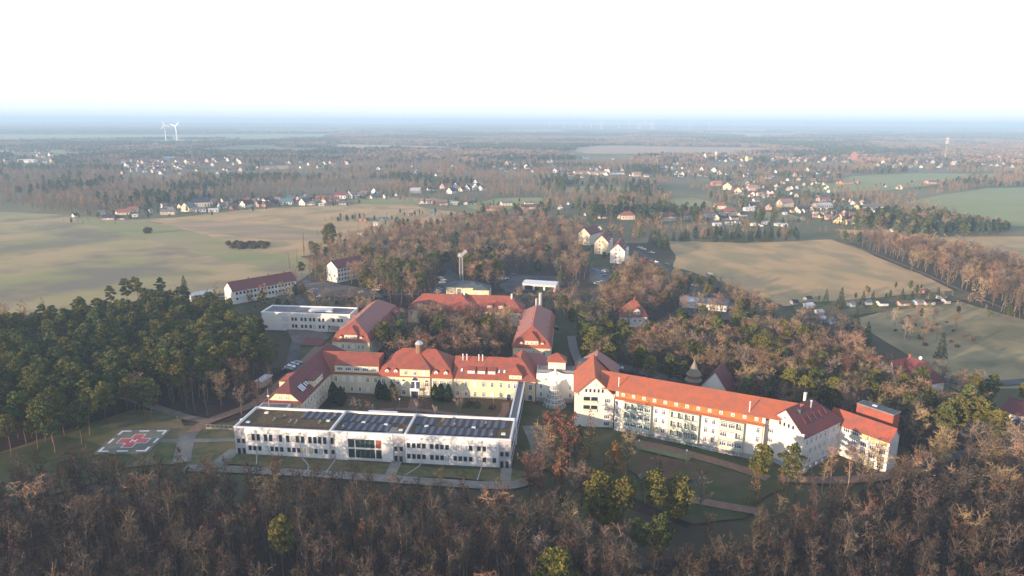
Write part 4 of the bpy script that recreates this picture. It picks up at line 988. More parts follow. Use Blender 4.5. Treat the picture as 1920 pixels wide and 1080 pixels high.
b = MB(); b.box(-26, -15, 127, 130.5, 8.7, 10.0); b.box(-25.5, -16, 130.8, 132, 8.7, 9.5); b.tube((-26, 126.5, 9.4), (-14, 126.5, 9.4), 0.4, 0.4, 8); b.build('ventilation_unit', 'metal_light', R)
b = MB(); b.box(-14, -8, 118.5, 123.5, 2.9, 3.1); 
for x in (-13.7, -8.3): b.box(x-0.1, x+0.1, 118.7, 118.9, 0, 2.9)
b.build('entrance_canopy', 'concrete', R)
local_rect(R, -49, -4, 118, 137); rebase(R, -26, 123.6)
# --- heating plant
R = frame('heating_plant', H0, TH, 'cream heating plant with slate hipped roofs behind the rear hospital building', 'building')
block(R, 29, 49, 194, 206, 6.6, 9.0, 'u', 5.5, 5.5, CW, 'roof_slate', 0.3); block(R, 45.5, 54.5, 188, 199, 6.9, 8.6, 'v', 4, 4, CW, 'roof_slate', 0.3)
for x, b_ in ((36.5, 193.93), (49.6, 187.93)): win(R, 'S', x, 0.9, 2.2, 4.8, 'white', b_)
win(R, 'S', 32, 3.2, 1.6, 1.0, 'white', 193.93); win(R, 'S', 53, 3.0, 0.8, 1.3, 'dark', 187.93)
rebase(R, 42, 194)
SM = []
for i, (px, z) in enumerate(((863.0, 22.6), (868.0, 22.6))):
    x, y = G(px, 552); f0 = empty('chimney_stack', (x, y, 0), 0, ('left' if i == 0 else 'right') + ' of the two tall steel chimneys in front of the heating plant', 'chimney')
    b = MB(); b.tube((0, 0, 0), (0, 0, z), 0.50, 0.46, 14); b.build('flue', 'flue_grey', f0)
    b = MB()
    for k in range(5): b.tube((0, 0, 2+k*4.6), (0, 0, 2.2+k*4.6), 0.60, 0.60, 14)
    b.build('band', 'frame_grey', f0); SM.append((x, y, z))

# ------------------------------------------------------------ neighbouring buildings
def gabled(name, e0, e1, ze, zr, depth, wm, rm, label, rows_, axis='u', nwin=8, w_=1.1, h_=1.3, cat='building', style='dark', hips=(0, 0)):
    a, c = G(*e0, ze), G(*e1, ze)
    R = empty(name, (a[0], a[1], 0), math.atan2(c[1]-a[1], c[0]-a[0]), label, cat); L = math.hypot(c[0]-a[0], c[1]-a[1])
    block(R, 0, L, 0, depth, ze, zr, axis, *hips, wm, rm, 0.5)
    for z in rows_: row(R, 'S', L*0.06, L*0.94, nwin, z, w_, h_, style, -0.06)
    return R, L
R, L = gabled('apartment_house', (436, 546), (555, 525), 7.6, 11.6, 10.5, 'plaster_white', 'tile_dark', 'long two-storey white apartment house with a dark red roof beside the left field', (5.2, 2.2), nwin=17)
for u_ in (12, 24, 34): chimney(R, u_, 5.5, 11.0, 12.7, 0.6)
b = MB(); b.box(-0.06, 0.0, 0.4, 10.1, 0.3, 7.2); b.build('gable_panel', 'plaster_white', R)
R, L = gabled('apartment_house', (632, 503), (687, 492), 9.4, 13.2, 11, 'plaster_white', 'tile_dark', 'three-storey white apartment house with a bright gable end behind tall poplars', (6.9, 4.1, 1.4), nwin=10)
for v_ in (3, 8): win(R, 'W', v_, 3.5, 0.9, 1.2, 'dark', -0.06)
for (px0, py0, w0, d0, ze_, zr_, lab) in ((1143.6, 494, 10.3, 22, 9.6, 14.6, 'nearest of the three tall gabled apartment blocks, with a pinkish front gable'),
                         (1114, 477, 10.6, 24, 9.8, 15.0, 'middle of the three tall gabled apartment blocks, with a plain cream front gable'),):
    x, y = G(px0, py0); R = empty('apartment_block', (x, y, 0), rad(-14), lab, 'building')
    block(R, 0, w0, 0, d0, ze_, zr_, 'v', 0, 0, 'wall_cream' if w0 > 10.4 else 'plaster_ivory', 'tile_dark', 0.4)
    for z in (1.5, 4.2, 6.9): win(R, 'S', 4.1, z, 0.7, 1.0, 'dark', -0.07)
    for u_ in (3.9, 6.3): win(R, 'S', u_, 9.7, 0.7, 1.0, 'dark', -0.07)
    for z in (1.4, 4.2, 7.0): row(R, 'E', 2.5, d0-2.5, 7, z, 1.1, 1.4, 'white', w0+0.07)
    for k in range(3): dormer(R, w0-1.4, 4.5+k*6.5, ze_+0.6, 2.2, 1.5, 1.0, 'tile_dark', 'plaster_ivory', 1, (1.0, 1.1), 'shed', 1.2, side='E')
    for k in range(4): b = MB(); b.slab([(w0-3.2, 3+k*5.4, ze_+3.2), (w0-2.5, 3+k*5.4, ze_+2.6), (w0-2.5, 4+k*5.4, ze_+2.6), (w0-3.2, 4+k*5.4, ze_+3.2)], 0.1); b.build('roof_window', 'blind_white', R)
    b = MB(); b.box(w0, w0+1.6, 6, 9, 0, ze_+0.5); b.box(w0, w0+1.6, d0-9, d0-6, 0, ze_+0.5); b.build('stair_bay', 'plaster_ivory', R)
    for k in range(2): chimney(R, w0/2, 6+k*10, zr_-0.5, zr_+1.3, 0.7)
R, L = gabled('apartment_block', (1106, 440), (1127, 434), 9.4, 14.2, 11, 'wall_cream', 'tile_dark', 'farthest of the three tall gabled apartment blocks, its long cream side facing left', (1.4, 4.2, 7.0), nwin=7, style='white')
R, L = gabled('garage_building', (980, 532), (1042, 536), 4.0, 4.9, 11, 'plaster_ivory', 'coping', 'low garage with a pale metal roof and three dark bays beside the central car park', (), nwin=1)
b = MB()
for i in range(3): b.box(L*(0.06+0.31*i), L*(0.06+0.31*i)+L*0.25, -0.08, 0.0, 0.1, 3.0)
b.build('garage_opening', 'glass_dark', R)
R, L = gabled('villa', (1167, 592), (1214, 593), 5.8, 12.0, 13, 'plaster_ivory', 'tile_red', 'cream villa with a steep hipped red roof and round-topped dormer among the pines', (2.8,), nwin=5, style='white', hips=(5, 5))
dormer(R, L/2+1, 0.6, 6.1, 3.4, 2.3, 2.6, 'tile_red', 'plaster_ivory', 2, (0.9, 1.3), 'gable', 1.3)
chimney(R, L/2, 6.5, 11.5, 13.5, 0.7)
R, L = gabled('office_pavilion', (1310, 568), (1363, 573), 4.2, 5.2, 13, 'plaster_white', 'roof_grey', 'low white office pavilion with a pale grey hipped roof beside the staff car park', (1.3,), nwin=8, style='white', hips=(5, 5))
block(R, -9, -0.5, 1, 11, 4.0, 4.8, 'u', 3, 3, 'plaster_white', 'roof_pale')
R, L = gabled('office_pavilion', (1275, 562), (1300, 565), 3.6, 4.6, 9, 'plaster_white', 'roof_pale', 'smaller pale-roofed pavilion left of the white office pavilion', (1.2,), nwin=4, style='white', hips=(2, 2))
R, L = gabled('villa', (1660, 697), (1725, 722), 6.5, 13.0, 13, 'plaster_ivory', 'tile_dark', 'large red-roofed villa with a cream gable and satellite dish right of the wood', (3.6, 0.8), nwin=6, style='white', hips=(4, 4))
block(R, L*0.12, L*0.42, -2.2, 8, 7.0, 12.4, 'v', 0, 3, 'plaster_ivory', 'tile_dark', 0.4)
for z in (3.8, 1.0): row(R, 'S', L*0.2, L*0.35, 2, z, 1.0, 1.4, 'white', -2.26)
b = MB(); b.tube((L*0.6, 6.5, 12.5), (L*0.6, 6.5, 14.6), 0.04, 0.04, 6); b.tube((L*0.6, 6.3, 14.2), (L*0.6, 6.1, 14.3), 0.65, 0.6, 12); b.build('satellite_dish', 'metal_white', R)
chimney(R, L*0.3, 6.5, 12, 14.2, 0.7)
R, L = gabled('bungalow', (1880, 768), (1990, 800), 3.4, 6.4, 11, 'plaster_cream', 'tile_dark', 'red-roofed cream bungalow cut by the right edge of the photo', (1.2,), nwin=8, style='white')
R, L = gabled('house', (222, 590), (262, 583), 6.2, 10.2, 9, 'plaster_ivory', 'tile_dark', 'dark-roofed house with a cream gable end standing inside the left pine wood', (3.6, 1.2), nwin=5, cat='house')
R, L = gabled('barrack_block', (130, 652), (214, 636), 3.2, 4.0, 9, 'wall_blue', 'roof_grey', 'long low pale blue block glimpsed through the left pines', (1.0,), nwin=14, cat='building')
R, L = gabled('barrack_block', (20, 668), (95, 662), 3.2, 4.0, 9, 'wall_blue', 'roof_grey', 'second low pale blue block farther left in the pine wood', (1.0,), nwin=12, cat='building')
R, L = gabled('shed', (358, 556), (400, 548), 3.0, 4.0, 7, 'wall_grey', 'roof_pale', 'low grey shed with a pale roof at the field edge beside the big dark spruce', (), nwin=1, cat='shed')
R, L = gabled('storage_container', (491, 716), (509, 704), 2.6, 2.75, 2.6, 'wall_grey', 'coping', 'grey storage container parked beside the red path left of the courtyard building', (), nwin=1, cat='container')

# ------------------------------------------------------------ village houses
def ordw(n):
    T = ['', 'first', 'second', 'third', 'fourth', 'fifth', 'sixth', 'seventh', 'eighth', 'ninth', 'tenth', 'eleventh', 'twelfth', 'thirteenth', 'fourteenth', 'fifteenth', 'sixteenth', 'seventeenth', 'eighteenth', 'nineteenth']
    if n < 20: return T[n]
    t = ['twent', 'thirt', 'fort', 'fift', 'sixt', 'sevent'][n//10-2]
    return t+'ieth' if n % 10 == 0 else t+'y-'+T[n % 10]
hr = random.Random(11)
def house(px, py, wpx, wall, roof, o, label, group, cat='house', hip=False, hf=1.0, detail=True, name='house', dep=None):
    x, y = G(px, py); dist = y*math.cos(PITCH)+CAMH*math.sin(PITCH); wd = max(2.5, wpx*dist/FPX)
    th = rad(-24+hr.uniform(-8, 8)) if o == 'g' else rad(14+hr.uniform(-10, 8))
    d_ = dep or (wd*hr.uniform(1.0, 1.4) if o == 'g' else max(4.0, min(10.5, wd*0.62)))
    sp = wd if o == 'g' else d_
    ze = (min(4.6, max(2.1, sp*0.42)))*hf; rise = min(5.2, sp*(0.5 if o == 'g' else 0.42))*(0.9 if hip else 1)
    if cat != 'house': rise = sp*0.22; ze = min(ze, 3.4)*hf
    c, s = math.cos(th), math.sin(th)
    R = empty(name, (x, y, 0), th, label, cat, group)
    wm = 'wall_'+wall; rm = 'roof_'+roof; u0, u1 = -wd/2, wd/2
    b = MB(); ax = 'v' if o == 'g' else 'u'; h = (sp*0.42, sp*0.42) if hip else (0, 0)
    wall_block(b, u0, u1, 0, d_, 0, ze, ze+rise, ax, *h); b.build('wall', wm, R)
    b = MB()
    for p in roof_polys(u0, u1, 0, d_, ze, ze+rise, ax, *h, 0.45): b.slab([(xx, yy, z+0.15) for xx, yy, z in p], 0.2)
    b.build('roof', rm, R); local_rect(R, u0, u1, 0, d_, 3)
    if detail:
        n = max(1, int(wd/3)); w_ = min(1.3, wd/5)
        for i in range(n):
            if n > 1 or wd > 4: win(R, 'S', u0+wd*(i+0.5)/n, ze*0.36, w_, min(1.5, ze*0.4), 'white' if wall != 'white' else 'dark', -0.06)
        if o == 'g' and rise > 2.5:
            for q in (-1, 1): win(R, 'S', q*wd*0.13, ze+rise*0.16, min(0.9, wd/7), 1.1, 'dark', -0.06)
        if cat == 'house':
            chimney(R, 0.8 if o == 'g' else wd*0.2, d_*0.5, ze+rise-0.6, ze+rise+0.9, 0.55)
            win(R, 'E', d_*0.5, ze*0.36, 1.1, 1.3, 'dark', u1+0.06)
    return R
def village(lst, place, group):
    lst = sorted(lst, key=lambda t: t[0]); n = len(lst)
    for i, t in enumerate(lst):
        px, py, wpx, wall, roof, o = t[:6]; ex = t[6] if len(t) > 6 else ''
        form = {'g': 'gable-fronted', 's': 'broadside'}[o]
        cat = 'house'
        if 'h' in ex: form = 'hip-roofed'
        if 'b' in ex: cat = 'barn'; form = 'long low'
        if 'd' in ex: cat = 'shed'; form = 'small'
        pos = ordw(i+1)+' from the left' if i < n/2 else (ordw(n-i)+' from the right' if i < n-1 else 'farthest right')
        R = house(px, py, wpx, wall, roof, o, f'{form} {wall} {cat} with {roof} roof, {pos} {place}', group, cat, 'h' in ex, 1.25 if 't' in ex else 1.0, True, {'house': 'house', 'barn': 'barn', 'shed': 'shed'}[cat])
village([(137, 407, 7, 'white', 'dark', 'g'), (190, 402, 12, 'cream', 'grey', 's'), (219, 402, 9, 'cream', 'red', 'g'), (232, 403, 20, 'cream', 'red', 's'), (249, 398, 17, 'white', 'red', 's', 't'), (203, 413, 20, 'pink', 'navy', 's'), (225, 412, 14, 'pink', 'dark', 's'), (253, 407, 9, 'white', 'pale', 's', 'd'),
         (280, 399, 5, 'white', 'rose', 'g', 't'), (314, 403, 26, 'tan', 'grey', 's', 'b'), (329, 385, 13, 'white', 'brown', 's'), (347, 397, 20, 'cream', 'grey', 'g'), (378, 388, 29, 'cream', 'navy', 's', 't'), (374, 398, 22, 'white', 'grey', 's', 'b'), (400, 398, 17, 'white', 'pale', 's', 'b'), (411, 391, 11, 'white', 'grey', 'g'), (407, 382, 6, 'cream', 'grey', 'g', 't'),
         (422, 386, 10, 'tan', 'grey', 's', 't'), (433, 394, 9, 'brick', 'brown', 'g', 't'), (438, 383, 6, 'pink', 'dark', 'g', 't'), (462, 379, 15, 'white', 'red', 's'), (455, 389, 14, 'white', 'dark', 'g'), (484, 378, 7, 'white', 'grey', 'g', 't'), (494, 380, 9, 'white', 'navy', 'g', 't'), (481, 388, 12, 'pink', 'dark', 'g'), (494, 389, 12, 'brick', 'brown', 'g'), (504, 385, 12, 'pink', 'navy', 'g'), (513, 385, 8, 'pink', 'navy', 'g'),
         (536, 384, 22, 'white', 'teal', 's'), (545, 374, 14, 'tan', 'blue', 's'), (558, 375, 7, 'pink', 'blue', 'g', 't'), (570, 376, 16, 'grey', 'blue', 's'), (566, 385, 14, 'white', 'brown', 'g'), (583, 385, 14, 'cream', 'grey', 's'), (600, 377, 16, 'cream', 'red', 's', 't'), (607, 380, 9, 'cream', 'red', 'g'), (605, 386, 13, 'white', 'pale', 's', 'd'), (626, 380, 19, 'pink', 'maroon', 's', 't'), (638, 373, 21, 'white', 'maroon', 's', 't'),
         (654, 372, 15, 'white', 'rose', 'g'), (644, 384, 14, 'white', 'grey', 's', 'd'), (675, 367, 12, 'cream', 'grey', 's'), (695, 373, 7, 'cream', 'blue', 'g', 't'), (704, 372, 12, 'white', 'blue', 's', 't'), (720, 372, 8, 'white', 'teal', 'g', 't')], 'in the left village row', 'houses in the row beyond the left field')
village([(743, 368, 7, 'cream', 'grey', 'g'), (780, 363, 20, 'grey', 'pale', 's'), (803, 357, 7, 'white', 'dark', 'g'), (815, 358, 12, 'grey', 'dark', 's'), (829, 355, 12, 'pink', 'red', 'g'), (842, 363, 12, 'white', 'navy', 'g'), (854, 353, 10, 'white', 'dark', 'g', 't'), (853, 361, 10, 'white', 'dark', 's'), (863, 359, 9, 'cream', 'dark', 'g'), (875, 358, 12, 'white', 'dark', 'g'), (891, 356, 12, 'white', 'navy', 'g', 't'), (891, 347, 10, 'white', 'grey', 'g', 't'), (900, 357, 10, 'white', 'grey', 'g'), (880, 350, 9, 'white', 'grey', 's')], 'in the white-gabled cluster', 'white houses left of centre')
village([(802, 382, 34, 'white', 'rose', 's', 'b'), (832, 385, 15, 'pink', 'red', 's', 'b'), (853, 384, 14, 'white', 'pale', 's', 'd'), (873, 384, 8, 'grey', 'pale', 'g', 'd'), (885, 384, 13, 'grey', 'dark', 's', 'd'), (928, 396, 36, 'orange', 'terracotta', 's', 'b'), (952, 386, 22, 'cream', 'grey', 's', 'b'), (993, 385, 17, 'yellow', 'grey', 's', 'b'), (1000, 393, 46, 'orange', 'brown', 's', 'b'), (970, 413, 18, 'white', 'rose', 's', 'd'), (984, 414, 10, 'white', 'blue', 's'), (1050, 393, 10, 'cream', 'rose', 'g'), (1065, 384, 5, 'white', 'grey', 'g')], 'among the central barns', 'farm buildings behind the brown wood')
village([(675, 415, 8, 'orange', 'terracotta', 's', 'd'), (684, 415, 6, 'brick', 'brown', 'g', 'd'), (694, 414, 10, 'teal', 'teal', 's', 'd'), (720, 413, 14, 'teal', 'teal', 's', 'd'), (773, 405, 12, 'orange', 'terracotta', 's', 'd'), (812, 404, 10, 'teal', 'teal', 's', 'd'), (674, 440, 8, 'white', 'red', 's', 'd'), (704, 423, 8, 'white', 'pale', 's', 'd'), (983, 474, 6, 'white', 'pale', 'g', 'd')], 'on the centre-left pasture', 'pasture sheds')
village([(1133, 410, 16, 'cream', 'maroon', 's', 'h'), (1160, 410, 7, 'yellow', 'maroon', 'g'), (1178, 412, 26, 'cream', 'red', 's', 'th'), (1124, 431, 8, 'white', 'rose', 'g'), (1096, 405, 5, 'cream', 'grey', 'g'), (1256, 415, 30, 'cream', 'maroon', 's', 'th'), (1290, 412, 28, 'cream', 'maroon', 's', 'th'), (1327, 409, 30, 'cream', 'terracotta', 's', 'th'), (1369, 405, 26, 'cream', 'red', 's', 'th'), (1352, 392, 20, 'cream', 'red', 's', 'th'),
         (1343, 413, 12, 'cream', 'navy', 'g'), (1359, 412, 13, 'grey', 'dark', 's'), (1378, 412, 17, 'white', 'navy', 's', 'd'), (1385, 406, 7, 'yellow', 'navy', 'g', 't'), (1395, 406, 16, 'grey', 'navy', 's')], 'by the small round field', 'houses by the round field')
village([(1346, 424, 14, 'white', 'pale', 's', 'd'), (1368, 422, 12, 'white', 'pale', 's', 'd'), (1384, 420, 8, 'white', 'grey', 's', 'd'), (1414, 424, 8, 'white', 'pale', 's', 'd'), (1438, 421, 14, 'white', 'pale', 's', 'd'), (1460, 424, 11, 'white', 'pale', 's', 'd'), (1472, 425, 12, 'white', 'pale', 's', 'd'), (1428, 425, 7, 'white', 'grey', 's', 'd')], 'in the upper garden plots', 'pale sheds in the garden plots')
village([(1363, 356, 16, 'cream', 'terracotta', 'g', 't'), (1345, 349, 18, 'orange', 'terracotta', 's'), (1383, 364, 14, 'cream', 'red', 'g'), (1403, 353, 9, 'white', 'rose', 'g'), (1412, 358, 18, 'pink', 'rose', 's', 't'), (1428, 368, 14, 'cream', 'rose', 's'), (1450, 370, 13, 'pink', 'red', 's'), (1413, 388, 13, 'white', 'navy', 's'), (1441, 394, 11, 'orange', 'pale', 'g'), (1406, 396, 18, 'white', 'pale', 's', 'b'), (1420, 378, 12, 'white', 'grey', 's'),
         (1477, 389, 26, 'cream', 'rose', 's', 't'), (1505, 398, 19, 'cream', 'navy', 's', 't'), (1520, 397, 11, 'cream', 'dark', 'g'), (1547, 390, 36, 'white', 'pale', 's', 'b'), (1548, 378, 22, 'pink', 'red', 's', 'b'), (1594, 392, 12, 'teal', 'teal', 's', 'd'), (1636, 393, 56, 'yellow', 'grey', 's', 'b'), (1562, 401, 18, 'white', 'grey', 's', 'b'), (1542, 409, 10, 'yellow', 'dark', 's'), (1556, 412, 16, 'pink', 'rose', 's'), (1571, 419, 14, 'yellow', 'navy', 'g'), (1582, 418, 12, 'cream', 'terracotta', 's'), (1596, 421, 18, 'yellow', 'rose', 's'), (1612, 412, 16, 'pink', 'rose', 's'), (1600, 406, 13, 'brick', 'rose', 's'), (1679, 435, 12, 'white', 'grey', 's', 'd'), (1473, 403, 7, 'white', 'pale', 's', 'd'), (1532, 403, 12, 'grey', 'pale', 's', 'd'), (1652, 396, 8, 'grey', 'dark', 's', 'd'),
         (1575, 345, 9, 'orange', 'terracotta', 's'), (1590, 346, 26, 'orange', 'terracotta', 's', 'b'), (1608, 345, 8, 'orange', 'terracotta', 'g'), (1687, 355, 9, 'cream', 'rose', 'g'), (1662, 351, 4, 'white', 'pale', 's', 'd'), (1750, 345, 20, 'pink', 'red', 's', 'b')], 'in the right-hand village', 'houses of the village right of centre')
village([(1040, 324, 9, 'white', 'rose', 'g'), (1090, 326, 26, 'white', 'rose', 's', 'b'), (1120, 327, 30, 'white', 'rose', 's', 'b'), (1116, 319, 18, 'white', 'grey', 's', 'b'), (1158, 327, 28, 'white', 'blue', 's', 'b'), (1184, 330, 6, 'white', 'grey', 's'), (1196, 331, 16, 'pink', 'rose', 's'), (1213, 332, 9, 'cream', 'grey', 's', 't'), (1271, 328, 18, 'white', 'grey', 's', 'b'), (1277, 332, 8, 'white', 'grey', 's'), (1296, 329, 10, 'cream', 'rose', 's'), (1338, 323, 9, 'white', 'grey', 'g', 't'), (1349, 327, 8, 'white', 'grey', 'g'), (1443, 335, 12, 'white', 'rose', 's'), (1489, 331, 8, 'pink', 'rose', 'g'), (1506, 332, 16, 'cream', 'terracotta', 's', 'b'), (1099, 298, 10, 'white', 'blue', 's'), (1151, 299, 5, 'white', 'grey', 's'), (1228, 298, 6, 'cream', 'rose', 's'), (1238, 299, 13, 'cream', 'rose', 's'), (1264, 298, 10, 'brick', 'terracotta', 's', 't'), (1270, 299, 5, 'white', 'rose', 'g')], 'in the far terraces', 'far terraces before the town')
village([(1246, 447, 7, 'white', 'pale', 's', 'd')][:0] + [(1492, 573, 10, 'grey', 'dark', 's', 'd'), (1518, 566, 11, 'grey', 'dark', 's', 'd'), (1521, 579, 14, 'blue', 'pale', 's', 'd'), (1541, 592, 9, 'grey', 'pale', 's', 'd'), (1600, 577, 8, 'blue', 'grey', 's', 'd'), (1630, 573, 13, 'grey', 'blue', 's', 'd'), (1658, 575, 17, 'white', 'dark', 's', 'd'), (1697, 575, 20, 'tan', 'brown', 's', 'd'), (1725, 573, 13, 'blue', 'blue', 's', 'd'), (1745, 573, 22, 'grey', 'dark', 's', 'd'), (1770, 563, 12, 'white', 'grey', 's', 'd'), (1738, 552, 10, 'brick', 'brown', 's', 'd'), (1778, 570, 10, 'grey', 'dark', 's', 'd'), (1562, 608, 10, 'blue', 'blue', 's', 'd'), (1545, 605, 12, 'grey', 'pale', 's', 'd')], 'in the lower allotments', 'allotment sheds below the right field')
# distant town houses, one thing each
TOWN = MB(); TM_ = []; TOWNPOS = []
def town_house(px, py, wpx, wall, roof, o, hf):
    x, y = G(px, py); TOWNPOS.append((x, y)); wd = max(3.0, wpx*y/FPX); th = rad(-24 if o == 'g' else 14)+hr.uniform(-.15, .15); d_ = wd*1.2 if o == 'g' else min(10.5, wd*0.62); sp = wd if o == 'g' else d_
    ze = min(4.6, max(2.1, sp*0.42))*hf; zr = ze+min(5.2, sp*0.5); ax = 'v' if o == 'g' else 'u'
    for nm in ('wall_'+wall, 'roof_'+roof):
        if nm not in TM_: TM_.append(nm)
    b = MB(); wall_block(b, -wd/2, wd/2, 0, d_, 0, ze, zr, ax, 0, 0, TM_.index('wall_'+wall))
    for p in roof_polys(-wd/2, wd/2, 0, d_, ze, zr, ax, 0, 0, 0.45): b.slab([(a, c, z+0.15) for a, c, z in p], 0.2, TM_.index('roof_'+roof))
    n = len(TOWN.v); c, s = math.cos(th), math.sin(th); TOWN.v += [(x+a*c-q*s, y+a*s+q*c, z) for a, q, z in b.v]; TOWN.f += [tuple(n+i for i in f_) for f_ in b.f]; TOWN.m += b.m
def far_cluster(n, x0, x1, y0, y1, label, group, cols=('white', 'cream', 'pink', 'white', 'tan'), roofs=('rose', 'red', 'grey', 'terracotta', 'dark')):
    for i in range(n):
        px, py = hr.uniform(x0, x1), hr.uniform(y0, y1)
        a_ = (px, py, hr.uniform(4.0, 8.0), hr.choice(cols), hr.choice(roofs), hr.choice('gs'))
        if py < 318 and 'settlement' not in group: town_house(*a_, hr.uniform(0.9, 1.5))
        else: house(*a_, label, group, detail=False, hf=hr.uniform(0.9, 1.5))
far_cluster(20, 1395, 1560, 338, 372, 'small muted house along the village road leading to the hazy town', 'houses along the town road')
far_cluster(16, 1230, 1420, 306, 332, 'small muted house between the far terraces and the town', 'houses between terraces and town')
far_cluster(12, 1490, 1640, 398, 415, 'small muted outbuilding at the near edge of the right-hand village', 'outbuildings of the right-hand village')
far_cluster(24, 225, 300, 300, 325, 'tiny pale house packed in the left part of the far left settlement', 'left part of the far left settlement')
far_cluster(26, 1470, 1650, 376, 410, 'small muted house in the back rows of the right-hand village', 'back rows of the right-hand village')
for i_ in range(26):
    x_ = 300+i_*16+hr.uniform(-5, 5)
    house(x_, 397-(x_-300)*0.066+hr.uniform(-9, -1), hr.uniform(7, 12), hr.choice(('white', 'grey', 'cream', 'tan')), hr.choice(('grey', 'rose', 'dark', 'brown')), hr.choice('gs'), 'small muted outbuilding behind the left village row', 'outbuildings behind the left village row', detail=False)
far_cluster(46, 1385, 1640, 297, 304, 'tiny pale house in the hazy town between the water tower and the brick church', 'hazy town houses')
far_cluster(14, 1300, 1380, 297, 304, 'tiny pale house beside the white church and the water tower', 'hazy houses beside the white church')
far_cluster(34, 228, 345, 299, 328, 'tiny house in the far settlement below the two wind turbines', 'houses of the far left settlement')
far_cluster(18, 345, 455, 297, 310, 'tiny house in the hazy strip right of the far left settlement', 'hazy strip houses')
far_cluster(16, 5, 105, 292, 305, 'tiny house of the estate at the far left edge', 'houses of the far left estate')
far_cluster(9, 1770, 1880, 292, 312, 'tiny house near the foot of the radio mast', 'houses near the radio mast')
far_cluster(12, 1650, 1770, 303, 315, 'tiny house in the trees left of the radio mast', 'houses left of the radio mast')
far_cluster(10, 560, 660, 303, 312, 'tiny house in the woods right of the far left settlement', 'houses in the far woods')
far_cluster(12, 900, 1040, 300, 318, 'tiny house half hidden in the far wood at the centre', 'houses in the far central wood')
for x0, x1, y0, y1, n_ in ((1385, 1660, 296, 305, 40), (1390, 1560, 318, 372, 34), (1040, 1340, 316, 334, 24), (460, 700, 300, 317, 14), (1640, 1900, 300, 316, 20), (230, 460, 297, 327, 20), (700, 1000, 300, 330, 14)):
    for _ in range(n_): town_house(hr.uniform(x0, x1), hr.uniform(y0, y1), hr.uniform(4, 8), hr.choice(('white', 'cream', 'pink', 'tan', 'tan', 'grey')), hr.choice(('rose', 'red', 'grey', 'terracotta', 'dark', 'brown')), hr.choice('gs'), hr.uniform(0.8, 1.2))
tag(TOWN.build('distant_town_houses', TM_), kind='stuff')
house(49, 305, 30, 'white', 'pale', 's', 'long white hall at the far left edge below the horizon', 'far halls', 'barn', detail=False, name='barn', hf=1.6)
house(1408, 303, 16, 'yellow', 'grey', 's', 'bright yellow block in the hazy town right of the water tower', 'far halls', 'house', detail=False, hf=2.6)
house(315, 300, 26, 'blue', 'pale', 's', 'pale blue factory hall in the far settlement below the wind turbines', 'far halls', 'barn', detail=False, name='barn', hf=1.6)
# church, white church, water tower, radio mast
def far_at(px, py): x, y = G(px, py); return x, y, y/FPX
x, y, k = far_at(1600, 304)
R = empty('church', (x, y, 0), rad(-12), 'brick town church with a square tower and a pyramid spire on the hazy skyline', 'church')
b = MB(); b.box(-5*k, 5*k, -5*k, 5*k, 0, 14*k); b.build('tower', 'wall_brick', R)
b = MB()
for p in roof_polys(-5*k, 5*k, -5*k, 5*k, 14*k, 20*k, 'u', 4.9*k, 4.9*k, 0.4*k): b.slab(p, 0.5)
b.build('spire', 'roof_terracotta', R)
b = MB(); wall_block(b, 5*k, 30*k, -5*k, 6*k, 0, 4*k, 9*k, 'u', 0, 0); b.build('nave_wall', 'wall_brick', R)
b = MB()
for p in roof_polys(5*k, 30*k, -5*k, 6*k, 4*k, 9.3*k, 'u', 0, 3*k, 0.4*k): b.slab(p, 0.5)
b.build('nave_roof', 'roof_terracotta', R)
x, y, k = far_at(1321, 302)
R = empty('church', (x, y, 0), rad(-12), 'white domed church left of the water tower', 'church')
b = MB(); b.box(-4.5*k, 4.5*k, -4*k, 4*k, 0, 7*k); b.box(-2*k, 2*k, -2*k, 2*k, 7*k, 11*k); b.build('tower', 'wall_white', R)
b = MB(); b.dome((0, 0, 11*k), 2*k, 10, 4, 0, 1.3); b.tube((0, 0, 13*k), (0, 0, 15*k), 0.3*k, 0.05*k, 6); b.build('dome', 'wall_white', R)
x, y, k = far_at(1342, 302)
R = empty('water_tower', (x, y, 0), 0, 'tall round water tower with a yellow tank on the town skyline', 'water tower')
b = MB(); b.tube((0, 0, 0), (0, 0, 11*k), 1.4*k, 1.2*k, 14); b.build('shaft', 'wall_tan', R)
b = MB(); b.tube((0, 0, 10.5*k), (0, 0, 12*k), 1.2*k, 2.6*k, 14); b.tube((0, 0, 12*k), (0, 0, 17*k), 2.6*k, 2.6*k, 14); b.build('tank', 'wall_cream', R)
b = MB(); b.dome((0, 0, 17*k), 2.7*k, 14, 4, 0, 0.7); b.build('roof', 'roof_rose', R)
x, y, k = far_at(1771, 303)
R = empty('radio_mast', (x, y, 0), 0, 'tall slender radio mast with antenna platforms near the right skyline', 'mast')
b = MB(); b.tube((0, 0, 0), (0, 0, 37*k), 2.3*k, 1.5*k, 12); b.tube((0, 0, 37*k), (0, 0, 50*k), 1.2*k, 0.5*k, 8); b.build('shaft', 'concrete', R)
for z in (33, 36, 39, 42): b = MB(); b.tube((0, 0, z*k), (0, 0, (z+0.8)*k), 3.2*k, 3.2*k, 12); b.build('platform', 'metal_white', R)
b = MB(); b.tube((0, 0, 36.5*k), (0, 0, 42*k), 1.3*k, 1.3*k, 10); b.build('antenna_drum', 'paint_red', R)
